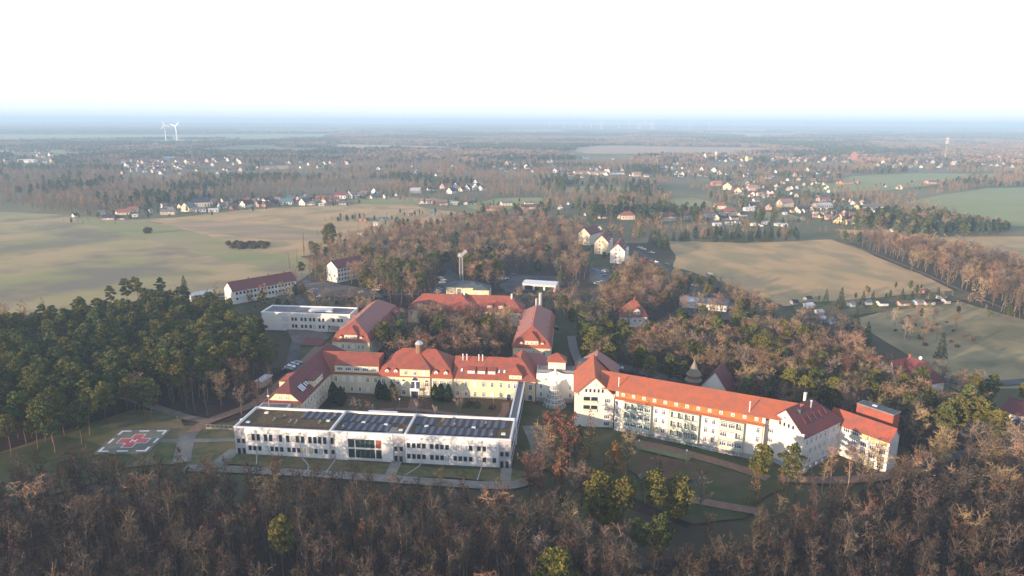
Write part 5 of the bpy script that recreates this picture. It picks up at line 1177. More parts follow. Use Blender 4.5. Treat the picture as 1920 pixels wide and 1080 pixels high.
# wind turbines
def turbine_mesh():
    t_ = MB(); t_.tube((0, 0, 0), (0, 0, 1.0), 0.026, 0.014, 12)
    n_ = MB(); n_.box(-0.018, 0.018, -0.05, 0.04, 0.985, 1.02)
    bl = MB(); n0 = [(0.0, 0.012), (0.08, 0.030), (0.25, 0.024), (0.5, 0.006)]
    for (z0, w0), (z1_, w1) in zip(n0, n0[1:]):
        bl.slab([(-w0/2, -0.055, z0), (w0/2, -0.06, z0), (w1/2, -0.06, z1_), (-w1/2, -0.055, z1_)], 0.0) if False else None
        bl.poly([(-w0*0.4, -0.058, z0), (w0*0.6, -0.058, z0), (w1*0.6, -0.058, z1_), (-w1*0.4, -0.058, z1_)])
        bl.poly([(-w0*0.4, -0.046, z0), (-w1*0.4, -0.046, z1_), (w1*0.6, -0.046, z1_), (w0*0.6, -0.046, z0)])
        bl.poly([(-w0*0.4, -0.058, z0), (-w1*0.4, -0.058, z1_), (-w1*0.4, -0.046, z1_), (-w0*0.4, -0.046, z0)])
        bl.poly([(w0*0.6, -0.058, z0), (w0*0.6, -0.046, z0), (w1*0.6, -0.046, z1_), (w1*0.6, -0.058, z1_)])
    return t_.mesh('tower', ['metal_white']), n_.mesh('nacelle', ['metal_white']), bl.mesh('blade', ['metal_white'])
TM = turbine_mesh()
def turbine(px, py, hub_px, yaw, ph, label, group):
    x, y = G(px, py); k = y/FPX*hub_px
    R = empty('wind_turbine', (x, y, 0), yaw, label, 'wind turbine', group)
    k2 = k*0.8
    tk = k*(2.2 if hub_px < 20 else 1.2)
    link('tower', TM[0], R, sc=(tk, tk, k)); link('nacelle', TM[1], R, sc=(k, k, k))
    for i in range(3):
        o = link('blade', TM[2], R, (0, 0, k*1.0), sc=(k*2.2, k, k2)); o.rotation_euler = (0, ph+i*2*math.pi/3, 0)
turbine(311.5, 264, 27.5, rad(15), rad(-17), 'left of the two near white wind turbines on the brown field', 'two near wind turbines')
turbine(332.5, 267.5, 29.5, rad(-10), rad(50), 'right of the two near white wind turbines on the brown field', 'two near wind turbines')
for i, (px, yb, h) in enumerate(((1031, 238, 13), (1058, 238, 13), (1088, 238, 13), (1109, 238, 13), (1126, 238, 12), (1129, 239, 13), (1160, 238, 12), (1180, 237, 12), (1196, 241, 16), (1200, 238, 13), (1210, 237, 12), (1221, 241, 16), (1225, 238, 13), (1274, 237, 12), (1291, 237, 11), (1294, 237, 12), (1330, 238, 11), (1375, 238, 11))):
    turbine(px, yb+5, h*0.35+8.0, rad(hr.uniform(-40, 40)), rad(hr.uniform(0, 120)), ordw(i+1)+' turbine from the left on the horizon' if i < 9 else ordw(18-i)+' turbine from the right on the horizon', 'wind turbines on the horizon')

# ------------------------------------------------------------ cars
def car_parts():
    L_, W_ = 4.3, 1.75
    prof = [(-2.15, 0.35), (2.15, 0.35), (2.15, 0.72), (1.9, 0.88), (1.05, 0.95), (0.45, 1.38), (-1.05, 1.42), (-1.75, 1.0), (-2.12, 0.92)]
    def ext(pts, w0, mb, m=0, wt=None):
        n = len(mb.v); k = len(pts)
        for sg in (-1, 1):
            for x, z in pts: mb.v.append((x, sg*(w0 if z < 1.0 or wt is None else wt), z))
        mb.f.append(tuple(range(n, n+k))); mb.m.append(m); mb.f.append(tuple(range(n+2*k-1, n+k-1, -1))); mb.m.append(m)
        for i in range(k): j = (i+1) % k; mb.f.append((n+i, n+k+i, n+k+j, n+j)); mb.m.append(m)
    b = MB(); ext(prof, 0.87, b, 0, 0.70); body = b
    g_ = MB(); ext([(0.98, 0.98), (0.5, 1.30), (-1.0, 1.34), (-1.6, 1.03)], 0.85, g_, 0, 0.745)
    g_.poly([(1.0, -0.66, 1.0), (1.0, 0.66, 1.0), (0.47, 0.6, 1.40), (0.47, -0.6, 1.40)]); g_.poly([(-1.74, 0.66, 1.04), (-1.74, -0.66, 1.04), (-1.08, -0.6, 1.44), (-1.08, 0.6, 1.44)])
    wh = MB(); wh.tube((0, -0.11, 0), (0, 0.11, 0), 0.33, 0.33, 12)
    li = MB(); li.box(-0.02, 0.03, -0.18, 0.18, -0.07, 0.07)
    return body, g_.mesh('windows', ['glass_dark']), wh.mesh('wheel', ['tyre']), li.mesh('headlight', ['blind_white'])
CB_, CG_, CWh, CL_ = car_parts()
CBM = {c: CB_.mesh('body', [c]) for c in ('car_white', 'car_silver', 'car_black', 'car_blue', 'car_red', 'car_grey')}
def car(px, py, col, rz, label, group):
    x, y = G(px, py); R = empty('parked_car', (x, y, 0.35), rad(rz), label, 'car', group)
    link('body', CBM['car_'+col], R); link('windows', CG_, R)
    for a in (-1.35, 1.35):
        for q in (-0.8, 0.8): link('wheel', CWh, R, (a, q, 0.33))
    for q in (-0.6, 0.6): link('headlight', CL_, R, (2.14, q, 0.68))
    excl([(x-3, y-3), (x+3, y-3), (x+3, y+3), (x-3, y+3)])
for place, rz, lst in (('in the lot left of the heating plant', 15, ((826, 523, 'silver'), (831, 527, 'white'), (829, 532, 'white'), (825, 538, 'grey'), (824, 545, 'silver'), (821, 550, 'white'))),
                       ('in the row behind the heating plant', -20, ((936, 525, 'white'), (943, 525, 'white'), (949, 524, 'silver'), (955, 521, 'black'), (960, 517, 'blue'), (925, 533, 'black'))),
                       ('in the apartment car park', 30, ((1114, 509, 'blue'), (1120, 512, 'blue'), (1126, 515, 'blue'), (1133, 510, 'white'), (1138, 511, 'silver'), (1132, 519, 'blue'), (1120, 533, 'silver'), (1128, 531, 'white'))),
                       ('along the road beside the right field', -35, ((1199, 466, 'white'), (1206, 469, 'white'), (1222, 476, 'white'), (1222, 492, 'red'), (1229, 493, 'white'), (1250, 498, 'black'), (1330, 516, 'white'))),
                       ('under the pines of the staff car park', 60, ((1278, 528, 'blue'), (1283, 533, 'silver'), (1290, 537, 'white'), (1297, 536, 'white'), (1303, 540, 'red'), (1262, 533, 'silver'))),
                       ('beside the white office pavilion', 5, ((1356, 580, 'white'), (1363, 581, 'silver'), (1376, 580, 'grey'), (1402, 592, 'black'), (1408, 600, 'white'), (1418, 596, 'grey'))),
                       ('on the yard behind the long right building', -10, ((1150, 691, 'blue'), (1159, 693, 'white'), (1186, 704, 'black'), (1199, 706, 'grey'), (1221, 712, 'grey'))),
                       ('beside the path left of the courtyard building', 10, ((544, 692, 'white'), (551, 687, 'silver'), (558, 684, 'grey'), (540, 697, 'black'))),
                       ('on the track beside the left apartment house', 8, ((574, 532, 'blue'), (600, 559, 'white'), (679, 550, 'white'), (687, 550, 'grey'), (705, 546, 'white'), (583, 549, 'grey'), (590, 546, 'silver'))),
                       ('near the right edge of the photo', -40, ((1912, 797, 'blue'), (1044, 618, 'black')))):
    lst = sorted(lst); seen = {}
    for i, (px, py, c_) in enumerate(lst):
        car(px, py, c_, rz+hr.uniform(-6, 6), f'{c_} parked car, {ordw(i+1)} from the left {place}', 'parked cars')
# street lamps, signs, garden bits
lm = MB(); lm.tube((0, 0, 0), (0, 0, 4.5), 0.07, 0.05, 8); lme = lm.mesh('pole', ['frame_grey'])
lh = MB(); lh.tube((0, 0, 4.5), (0, 0, 4.85), 0.12, 0.28, 10); lh.dome((0, 0, 4.85), 0.28, 10, 3); lhe = lh.mesh('lamp_head', ['blind_white'])
for i, (px, py, lab) in enumerate(((1190, 697, 'left lamp post at the yard edge behind the orange roof'), (1204, 700, 'middle lamp post at the yard edge behind the orange roof'), (1211, 705, 'right lamp post at the yard edge behind the orange roof'), (1197, 853, 'lamp post beside the terrace below the long building'), (1286, 872, 'lamp post on the lawn below the middle balconies'), (750, 772, 'lamp post at the left of the garden court'), (925, 769, 'lamp post at the right of the garden court'), (333, 791, 'small white lamp beside the helipad path'))):
    x, y = G(px, py); R = empty('street_lamp', (x, y, 0), 0, lab, 'street lamp', 'lamp posts'); s = 1 if i < 7 else 0.4
    link('pole', lme, R, sc=(s, s, s)); link('lamp_head', lhe, R, sc=(s, s, s))
R = empty('garden_statue', (*G(1222, 864), 0), 0, 'small white bench-like sculpture on the lawn below the terrace', 'sculpture')
b = MB(); b.box(-0.8, 0.8, -0.25, 0.25, 0.35, 0.5); b.box(-0.7, -0.5, -0.2, 0.2, 0, 0.35); b.box(0.5, 0.7, -0.2, 0.2, 0, 0.35); b.tube((-0.4, 0, 0.5), (-0.3, 0, 1.0), 0.12, 0.08); b.tube((0.35, 0, 0.5), (0.4, 0, 0.9), 0.12, 0.08); b.build('seat', 'metal_white', R)
R = empty('ramp_wall', (*G(386, 806), 0), rad(-4), 'low pale concrete ramp wall with a railing left of the flat-roofed wing', 'wall')
b = MB(); b.box(0, 9.5, 0, 0.3, 0, 0.9); b.build('wall', 'concrete', R)
b = MB()
for i in range(7): b.box(0.2+i*1.5, 0.26+i*1.5, 0.1, 0.16, 0.9, 1.9)
b.box(0.1, 9.4, 0.1, 0.16, 1.85, 1.92); b.build('railing', 'metal_light', R)
# steam from the left chimney
def volmat(name, dens, col):
    m = bpy.data.materials.new(name); m.use_nodes = True; t = m.node_tree; t.nodes.clear()
    o = N(t, 'ShaderNodeOutputMaterial'); v = N(t, 'ShaderNodeVolumePrincipled'); v.inputs['Color'].default_value = (*col, 1); v.inputs['Density'].default_value = dens
    t.links.new(v.outputs[0], o.inputs['Volume']); MATS[name] = m; return m
volmat('steam', 0.45, (0.99, 0.99, 1.0))
b = MB(); rs = random.Random(5)
x, y, z = SM[0]
import mathutils
for i in range(5):
    t_ = i/8; cx_, cy_, cz_ = t_*5.5+rs.uniform(-.5, .5), t_*1.5+rs.uniform(-.5, .5), 0.6 + t_**1.4*5.0 + rs.uniform(-.5, .5); r_ = 1.25-0.5*t_+rs.uniform(-.25, .25)
    n0 = len(b.v)
    for a in range(6):
        for c in range(10):
            th_, ph_ = math.pi*(a)/5, 2*math.pi*c/10; q = r_*(1+rs.uniform(-0.15, 0.15))
            b.v.append((cx_+q*math.sin(th_)*math.cos(ph_), cy_+q*math.sin(th_)*math.sin(ph_), cz_+q*math.cos(th_)))
    for a in range(5):
        for c in range(10): d_ = (c+1) % 10; b.f.append((n0+a*10+c, n0+(a+1)*10+c, n0+(a+1)*10+d_, n0+a*10+d_)); b.m.append(0)
tag(b.build('steam', 'steam', None, (x, y, z)), kind='stuff')

# ------------------------------------------------------------ trees
def np_mesh(name, V, F, mats, mi=None, smooth=False):
    """V (n,3), F list of (k,m) index arrays"""
    me = bpy.data.meshes.new(name); V = np.asarray(V, np.float32)
    F = [np.asarray(f, np.int32) for f in F if len(f)]
    me.vertices.add(len(V)); me.vertices.foreach_set('co', V.ravel())
    tot = np.concatenate([f.ravel() for f in F]); lens = np.concatenate([np.full(len(f), f.shape[1], np.int32) for f in F])
    me.loops.add(len(tot)); me.loops.foreach_set('vertex_index', tot)
    me.polygons.add(len(lens)); st = np.zeros(len(lens), np.int32); st[1:] = np.cumsum(lens)[:-1]
    me.polygons.foreach_set('loop_start', st); me.polygons.foreach_set('loop_total', lens)
    if mi is not None: me.polygons.foreach_set('material_index', np.asarray(mi, np.int32))
    for x in mats: me.materials.append(M[x])
    me.update(calc_edges=True); return me
class TB:
    """collects tapered tubes (trunk) and thin twig blades / leaf quads (crown)"""
    def __init__(s): s.tv, s.tf, s.cv, s.c3, s.c4 = [], [], [], [], []
    def limb(s, pts, rs, k=5):
        n0 = len(s.tv); pts = [Vector(p) for p in pts]
        for i, (p, r) in enumerate(zip(pts, rs)):
            d = (pts[min(i+1, len(pts)-1)]-pts[max(i-1, 0)]).normalized(); a = d.orthogonal().normalized(); b_ = d.cross(a)
            for j in range(k): t = 2*math.pi*j/k; s.tv.append(p+a*math.cos(t)*r+b_*math.sin(t)*r)
        for i in range(len(pts)-1):
            for j in range(k): q = (j+1) % k; s.tf.append((n0+i*k+j, n0+i*k+q, n0+(i+1)*k+q, n0+(i+1)*k+j))
    def twig(s, p, q, w, rg, mid=None):
        d = q-p; a = Vector((rg.gauss(0, 1), rg.gauss(0, 1), rg.gauss(0, 1))).cross(d)
        if a.length < 1e-6: return
        a = a.normalized()*w/2; n = len(s.cv); s.cv += [p+a, p-a, q]; s.c3.append((n, n+1, n+2))
    def blade(s, p, q, w0, w1, rg):
        d = q-p; a = Vector((rg.gauss(0, 1), rg.gauss(0, 1), rg.gauss(0, 1))).cross(d)
        if a.length < 1e-6: return
        a = a.normalized(); n = len(s.cv); s.cv += [p+a*w0/2, p-a*w0/2, q-a*w1/2, q+a*w1/2]; s.c4.append((n, n+1, n+2, n+3))
    def leaf(s, p, sz, rg, flat=0.0):
        a = Vector((rg.gauss(0, 1), rg.gauss(0, 1), rg.gauss(0, 1)*(1-flat))).normalized(); b_ = Vector((rg.gauss(0, 1), rg.gauss(0, 1), rg.gauss(0, 1)))
        b_ = a.cross(b_).normalized(); a = a*sz/2; b_ = b_*sz/2*rg.uniform(0.5, 1); n = len(s.cv)
        s.cv += [p+a+b_, p-a+b_, p-a-b_, p+a-b_]; s.c4.append((n, n+1, n+2, n+3))
    def meshes(s, tm, cm, merged=False):
        tv = np.array([tuple(v) for v in s.tv]) if s.tv else np.zeros((0, 3)); cv = np.array([tuple(v) for v in s.cv])
        c3 = np.array(s.c3, np.int32).reshape(-1, 3); c4 = np.array(s.c4, np.int32).reshape(-1, 4); tf = np.array(s.tf, np.int32).reshape(-1, 4)
        if merged:
            o = len(tv); mi = np.concatenate([np.zeros(len(tf)), np.ones(len(c3)+len(c4))])
            return np_mesh('tree', np.vstack([tv, cv]), [tf, c3+o, c4+o], [tm, cm], mi)
        return np_mesh('trunk', tv, [tf], [tm]), np_mesh('crown', cv, [c3, c4], [cm])
def bare(seed, h=16, cw=4.0, base=0.35, n1=10, n2=6, n3=5, n4=5, up=0.75, r0=0.20, tw=0.07, leaves=0, lsz=0.35, droop=0.0, multi=1, k=1.0):
    rg = random.Random(seed); T = TB()
    V3 = Vector
    for m_ in range(multi):
        lean = V3((rg.gauss(0, 0.05), rg.gauss(0, 0.05), 1)) if multi == 1 else V3((math.cos(m_*2.4)*0.28, math.sin(m_*2.4)*0.28, 1))
        pts = []; p = V3((0, 0, 0)) if multi == 1 else V3((math.cos(m_*2.4)*0.3, math.sin(m_*2.4)*0.3, 0)); seg = 7
        hh = h*0.9 if m_ == 0 else h*rg.uniform(0.7, 0.88)
        for i in range(seg+1):
            pts.append(p.copy()); p = p + V3((lean.x+rg.gauss(0, 0.06), lean.y+rg.gauss(0, 0.06), 1))*hh/seg
        T.limb(pts, [r0*(1-0.85*i/seg)+0.02 for i in range(seg+1)], 6)
        for a in range(n1):
            f = base + (1-base)*((a+rg.random())/n1); f = min(f, 0.985); i = int(f*seg); q = pts[i].lerp(pts[min(i+1, seg)], f*seg-i)
            az = a*2.4+rg.uniform(-0.5, 0.5)+m_; prof = math.sin(math.pi*min(1, max(0.12, 0.18+0.80*(1-(f-base)/(1-base))**0.8)))**0.6 if base > 0.2 else 1-0.55*f
            L1 = cw*prof*rg.uniform(0.8, 1.15); u = up*rg.uniform(0.7, 1.3)
            d1 = V3((math.cos(az), math.sin(az), u)).normalized(); cur = q; P1 = [q]
            for s_ in range(4):
                d1 = (d1 + V3((rg.gauss(0, .15), rg.gauss(0, .15), 0.10+rg.gauss(0, .1)-droop))).normalized(); cur = cur + d1*L1/4; P1.append(cur)
            r1 = r0*0.5*(1-0.5*f); T.limb(P1, [r1, r1*0.75, r1*0.55, r1*0.35, r1*0.15], 4)
            for b_ in range(n2):
                g_ = 0.25+0.75*(b_+rg.random())/n2; i2 = min(3, int(g_*4)); q2 = P1[i2].lerp(P1[i2+1], g_*4-i2)
                d2 = (d1*0.6 + V3((rg.gauss(0, 1), rg.gauss(0, 1), rg.gauss(0.25-droop, 0.7)))*0.75).normalized(); L2 = L1*rg.uniform(0.28, 0.5)
                e2 = q2+d2*L2; T.blade(q2, e2, tw*2.4*k, tw*0.9*k, rg)
                for c in range(n3):
                    g3 = 0.2+0.8*(c+rg.random())/n3; q3 = q2.lerp(e2, g3)
                    d3 = (d2*0.7+V3((rg.gauss(0, 1), rg.gauss(0, 1), rg.gauss(0.2-droop*2, 0.8)))*0.7).normalized(); L3 = L2*rg.uniform(0.35, 0.6)
                    e3 = q3+d3*L3
                    if n4: T.blade(q3, e3, tw*0.9*k, tw*0.4*k, rg)
                    else: T.twig(q3, e3, tw*1.3*k, rg)
                    for e_ in range(n4):
                        q4 = q3.lerp(e3, 0.15+0.85*rg.random()); d4 = (d3*0.8+V3((rg.gauss(0, 1), rg.gauss(0, 1), rg.gauss(-droop*3, 0.8)))*0.6).normalized()
                        T.twig(q4, q4+d4*L3*rg.uniform(0.5, 0.9), tw*0.9*k, rg)
                    for _ in range(leaves): T.leaf(q3.lerp(e3, rg.random())+V3((rg.gauss(0, .15), rg.gauss(0, .15), rg.gauss(0, .15))), lsz, rg)
    return T
def pine(seed, h=17, cw=3.0, base=0.52, pads=26, per=85, sz=0.5, r0=0.2, shape='round'):
    rg = random.Random(seed); T = TB(); V3 = Vector; seg = 6; p = V3((0, 0, 0)); pts = []
    lx, ly = rg.gauss(0, 0.05), rg.gauss(0, 0.05)
    for i in range(seg+1): pts.append(p.copy()); p = p+V3((lx+rg.gauss(0, 0.03), ly+rg.gauss(0, 0.03), 1))*h*0.93/seg
    T.limb(pts, [r0*(1-0.75*i/seg) for i in range(seg+1)], 6)
    for a in range(pads):
        f = base+(1-base)*((a+0.5)/pads); i = min(seg-1, int(f*seg)); q = pts[i].lerp(pts[i+1], f*seg-i)
        t = (f-base)/(1-base); prof = (0.45+1.1*t*(1-t)*2.2)*(1-0.35*t**3)
        az = a*2.4+rg.uniform(-.5, .5); L = cw*prof*rg.uniform(0.35, 1.0)
        c = q+V3((math.cos(az)*L, math.sin(az)*L, 0.12*L+rg.gauss(0, 0.25)))
        T.limb([q, q.lerp(c, 0.5)+V3((0, 0, -0.15)), c], [0.07, 0.05, 0.02], 4)
        rx = cw*rg.uniform(0.26, 0.42); rz = rx*rg.uniform(0.45, 0.7)
        for _ in range(per):
            v = V3((rg.gauss(0, 1), rg.gauss(0, 1), rg.gauss(0, 1))).normalized()*(rg.random()**0.35)
            T.leaf(c+V3((v.x*rx, v.y*rx, v.z*rz+rz*0.2)), sz*rg.uniform(0.6, 1.1), rg)
    return T
def spruce(seed, h=14, cw=3.2, tiers=16, per=60, sz=0.55, base=0.06, k=1.0):
    rg = random.Random(seed); T = TB(); V3 = Vector
    T.limb([V3((0, 0, 0)), V3((0, 0, h*0.5)), V3((0, 0, h*0.97))], [0.2, 0.12, 0.03], 6)
    for a in range(tiers):
        f = base+(1-base)*(a/tiers); R_ = cw*(1-f)**0.85+0.12; z = h*f
        for _ in range(int(per*(0.25+R_/cw))):
            az = rg.uniform(0, 2*math.pi); r = R_*math.sqrt(rg.uniform(0.12, 1))*rg.uniform(0.85, 1.12)
            T.leaf(V3((math.cos(az)*r, math.sin(az)*r, z-0.28*r+rg.gauss(0, 0.14)+h/tiers*0.5)), sz*rg.uniform(0.6, 1.1), rg, 0.5)
    return T
def blob(seed, h=7, cw=2.0, n=1500, sz=0.4, pw=0.5, hollow=True, base=0.05):
    rg = random.Random(seed); T = TB(); V3 = Vector
    T.limb([V3((0, 0, 0)), V3((0, 0, h*0.6))], [0.15, 0.04], 5)
    lob = [(rg.uniform(0, 6.28), rg.uniform(0.15, 0.9), rg.uniform(0.1, 0.3)) for _ in range(14)]
    for _ in range(n):
        f = rg.random(); az = rg.uniform(0, 6.283); R_ = cw*(math.sin(math.pi*min(1, f*0.93+0.07))**pw)*(1-0.25*f)
        bump = 1+sum(a*math.exp(-((az-b_+3.14) % 6.283-3.14)**2*3-((f-c)*4)**2) for b_, c, a in lob)
        r = R_*bump*(rg.uniform(0.72, 1.02) if hollow and rg.random() < 0.8 else rg.random())
        T.leaf(V3((math.cos(az)*r, math.sin(az)*r, h*(base+(1-base)*f))), sz*rg.uniform(0.6, 1.2), rg)
    return T
PR = {}
def proto(kind, T, tm, cm): PR.setdefault(kind, []).append(T.meshes(tm, cm)+(T.meshes(tm, cm, True),))
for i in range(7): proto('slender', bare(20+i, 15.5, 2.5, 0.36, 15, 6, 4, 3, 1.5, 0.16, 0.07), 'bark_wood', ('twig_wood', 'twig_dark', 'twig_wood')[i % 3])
for i in range(1): proto('slender', bare(30+i, 13, 2.3, 0.3, 13, 5, 4, 2, 0.9, 0.12, 0.06, 1, 0.22), 'bark_brown', 'leaf_russet')
for i in range(4): proto('oak', bare(40+i, 14, 4.6, 0.26, 13, 7, 5, 3, 0.95, 0.28, 0.075), 'bark_brown', 'twig_brown' if i != 2 else 'twig_grey')
for i in range(2): proto('big_oak', bare(60+i, 17, 8.0, 0.16, 18, 10, 6, 4, 1.0, 0.48, 0.085), 'bark_brown', 'twig_brown' if i else 'twig_orange')
for i in range(2): proto('russet', bare(70+i, 12.5, 3.8, 0.22, 13, 6, 5, 2, 0.7, 0.2, 0.07, 3, 0.36), 'bark_brown', 'leaf_russet')
proto('gold', bare(75, 9.5, 4.4, 0.12, 14, 7, 5, 3, 0.8, 0.2, 0.07, 3, 0.3, 0.10), 'bark_brown', 'leaf_gold')
for i in range(4): proto('pine', pine(80+i, 16.5, 3.4, 0.50 if i < 2 else 0.42, 28, 90, 0.5), 'bark_pine', 'needle_pine' if i % 2 == 0 else 'needle_yellow')
for i in range(1): proto('lone_pine', pine(90, 21, 3.3, 0.55, 34, 130, 0.45, 0.17), 'bark_pine', 'needle_yellow')
for i in range(1): proto('full_pine', pine(93, 15, 4.6, 0.12, 60, 110, 0.5, 0.26), 'bark_pine', 'needle_yellow')
for i in range(2): proto('spruce', spruce(100+i, 14, 3.4), 'bark_brown', 'needle_spruce')
proto('thuja', blob(110, 8, 1.7, 2600, 0.32, 0.6), 'bark_brown', 'needle_thuja')
for i in range(2): proto('birch', bare(120+i, 14, 3.0, 0.3, 12, 6, 5, 3, 1.3, 0.15, 0.06, droop=0.06), 'bark_birch', 'twig_orange' if i else 'twig_white')
proto('poplar', bare(130, 22, 1.7, 0.08, 34, 5, 5, 3, 2.6, 0.25, 0.09), 'bark_brown', 'twig_orange')
for i in range(2): proto('bush', blob(140+i, 2.4, 1.8, 420, 0.5, 0.4, False), 'bark_brown', 'leaf_bush')
proto('larch', spruce(150, 17, 3.4, 20, 26, 0.40), 'bark_brown', 'leaf_gold')
# low-detail trees for the distance
for i in range(3): proto('far_bare', bare(160+i, 13, 4.2, 0.12, 9, 5, 4, 0, 0.8, 0.2, 0.26), 'bark_brown', ('twig_brown', 'twig_orange', 'twig_grey')[i])
for i in range(2): proto('far_pine', blob(170+i, 14, 3.0, 260, 1.25, 0.5, False, 0.25), 'bark_pine', 'needle_pine' if i else 'needle_spruce')
KINDNAME = dict(slender='bare_tree', oak='bare_tree', big_oak='bare_tree', russet='russet_tree', gold='golden_tree', pine='pine_tree', lone_pine='pine_tree', full_pine='pine_tree', spruce='spruce_tree', thuja='thuja_tree', birch='birch_tree', poplar='poplar_tree', bush='bush', larch='larch_tree', far_bare='bare_tree', far_pine='pine_tree')
CATN = dict(bush='bush')
def tree(kind, x, y, s=1.0, rot=None, label=None, group=None, v=None, sz=None):
    me = PR[kind]; m_ = me[TRG.randrange(len(me)) if v is None else v % len(me)]
    R = empty(KINDNAME[kind], (x, y, 0), TRG.uniform(0, 6.28) if rot is None else rot, label, CATN.get(kind, 'tree'), group)
    R.scale = (s, s, s if sz is None else sz)
    link('trunk', m_[0], R); link('crown', m_[1], R); return R
TRG = random.Random(77)
trg = TRG
# exclusion tests
EXB = [(np.array(P), min(p[0] for p in P), max(p[0] for p in P), min(p[1] for p in P), max(p[1] for p in P)) for P in EXCL]
PB = np.array([(p.x, p.y, w_, l_) for p, w_, l_ in PATHS])
def free(x, y, fields=True, pathw=1.0):
    for P, a, b_, c, d in EXB:
        if a < x < b_ and c < y < d and inpoly(x, y, P): return False
    d2 = (PB[:, 0]-x)**2+(PB[:, 1]-y)**2
    if (d2 < (PB[:, 2]*pathw+PB[:, 3]*0.6)**2).any(): return False
    if fields:
        for P in FIELDS:
            if inpoly(x, y, P): return False
    return True
# woods: photo polygon at canopy height, spacing, mix of kinds, size range, label
WOODS = []
def wood(px, z, sp, mix, smin, smax, label, group, fields=True, pathw=1.0): WOODS.append(([G(a, b_, z) for a, b_ in px], sp, mix, smin, smax, label, group, fields, pathw))
wood([(-700, 900), (0, 878), (120, 864), (330, 870), (400, 876), (520, 888), (700, 905), (900, 918), (985, 922), (1030, 950), (1080, 980), (1150, 1040), (1330, 1040), (1400, 985), (1490, 925), (1560, 905), (1640, 905), (1750, 890), (2000, 900), (2600, 900), (3300, 1560), (-1400, 1560)], 11.0, 3.5, dict(slender=1.0, oak=0.03), 0.62, 1.14, '@F', 'slender trees of the foreground wood')
wood([(1000, 930), (1060, 935), (1110, 975), (1190, 1005), (1290, 980), (1420, 990), (1420, 1065), (1000, 1065)], 9, 5.4, dict(slender=3, oak=1.5, bush=1), 0.6, 0.9, 'among the pines below the pond', 'trees below the pond', False)
wood([(985, 850), (1040, 800), (1085, 815), (1100, 850), (1110, 900), (1080, 940), (1020, 930), (990, 890)], 6, 4.7, dict(slender=3, oak=2, russet=2, bush=1.5), 0.5, 0.9, 'between the walkway and the lawn', 'trees beside the walkway', False, 0.55)
wood([(1150, 865), (1290, 884), (1330, 930), (1290, 970), (1180, 935), (1140, 900)], 3, 6.2, dict(bush=3, slender=2, oak=0.6), 0.45, 0.9, 'in the brush round the pond', 'brush round the pond', False)
wood([(1620, 850), (1700, 800), (1800, 800), (1960, 840), (2300, 850), (2300, 905), (1640, 905)], 12, 6.5, dict(slender=2, oak=1.5), 0.8, 1.15, 'on the slope right of the end wing', 'trees on the right slope')
wood([(-260, 600), (0, 578), (120, 572), (200, 560), (290, 540), (400, 556), (450, 575), (480, 598), (505, 650), (440, 668), (330, 690), (250, 735), (130, 770), (-260, 800)], 14, 5.6, dict(pine=1.0), 0.70, 1.10, '@P', 'pines of the left wood', False)
wood([(250, 725), (330, 690), (440, 660), (520, 655), (560, 665), (530, 705), (480, 735), (420, 752), (300, 745)], 8, 5.0, dict(slender=3, oak=1, bush=0.5), 0.6, 0.9, 'between the left pines and the courtyard building', 'bare trees left of the courtyard building', False)
wood([(560, 560), (640, 545), (700, 560), (720, 590), (640, 580), (560, 600)], 6, 6.0, dict(oak=2, slender=1, bush=1), 0.5, 0.75, 'behind the modern white block', 'small trees behind the modern block')
wood([(740, 590), (830, 575), (960, 590), (962, 650), (830, 668), (735, 660), (700, 620)], 9, 5.6, dict(oak=5, russet=1.5, pine=1.3, slender=2), 0.65, 1.0, 'in the park behind the courtyard building', 'trees of the inner park')
wood([(690, 470), (860, 480), (1000, 495), (1080, 500), (1070, 520), (960, 512), (930, 520), (820, 520), (760, 548), (690, 540), (650, 510)], 10, 6.4, dict(oak=5, pine=2.5, slender=1), 0.8, 1.12, 'in the grove round the heating plant', 'trees round the heating plant')
wood([(640, 455), (700, 425), (850, 405), (1000, 402), (1100, 415), (1108, 470), (1100, 500), (1000, 494), (860, 478), (700, 468)], 10, 7.4, dict(oak=6, far_pine=0.5, slender=2, russet=0.3), 0.75, 1.05, '@B', 'trees of the big central wood')
wood([(1170, 500), (1190, 490), (1240, 515), (1300, 530), (1260, 560), (1180, 590), (1120, 585), (1110, 560), (1130, 540)], 8, 5.8, dict(oak=6, russet=0.5, pine=0.6), 0.7, 1.0, 'in the grove above the red-roofed villa', 'trees of the orange grove')
wood([(940, 560), (1110, 545), (1110, 600), (1060, 600), (1050, 575), (980, 575)], 7, 5.6, dict(oak=4, bush=0.7, pine=0.7), 0.6, 0.9, 'behind the two steel flues', 'low trees behind the flues')
wood([(1062, 590), (1100, 585), (1170, 610), (1180, 640), (1150, 660), (1090, 650), (1070, 620)], 12, 5.4, dict(pine=5, oak=1), 0.75, 1.0, 'right of the back wing with flues', 'pines right of the back wing')
wood([(1180, 620), (1300, 590), (1400, 600), (1480, 610), (1600, 640), (1700, 690), (1760, 740), (1740, 790), (1640, 760), (1560, 745), (1480, 735), (1380, 725), (1280, 695), (1180, 680)], 11, 5.1, dict(oak=7, pine=2.4, slender=1.2, russet=0.3), 0.70, 1.05, '@M', 'trees of the right mixed wood')
wood([(1300, 545), (1400, 560), (1460, 600), (1440, 620), (1350, 600), (1260, 560)], 6, 8, dict(oak=3, pine=1.2), 0.6, 0.9, 'along the avenue by the office pavilion', 'avenue trees')
wood([(1440, 600), (1520, 585), (1620, 610), (1650, 660), (1700, 680), (1600, 650), (1500, 625)], 6, 6.5, dict(oak=3, spruce=0.5, slender=2, bush=2), 0.5, 0.85, 'in the thicket by the allotments', 'thicket by the allotments')
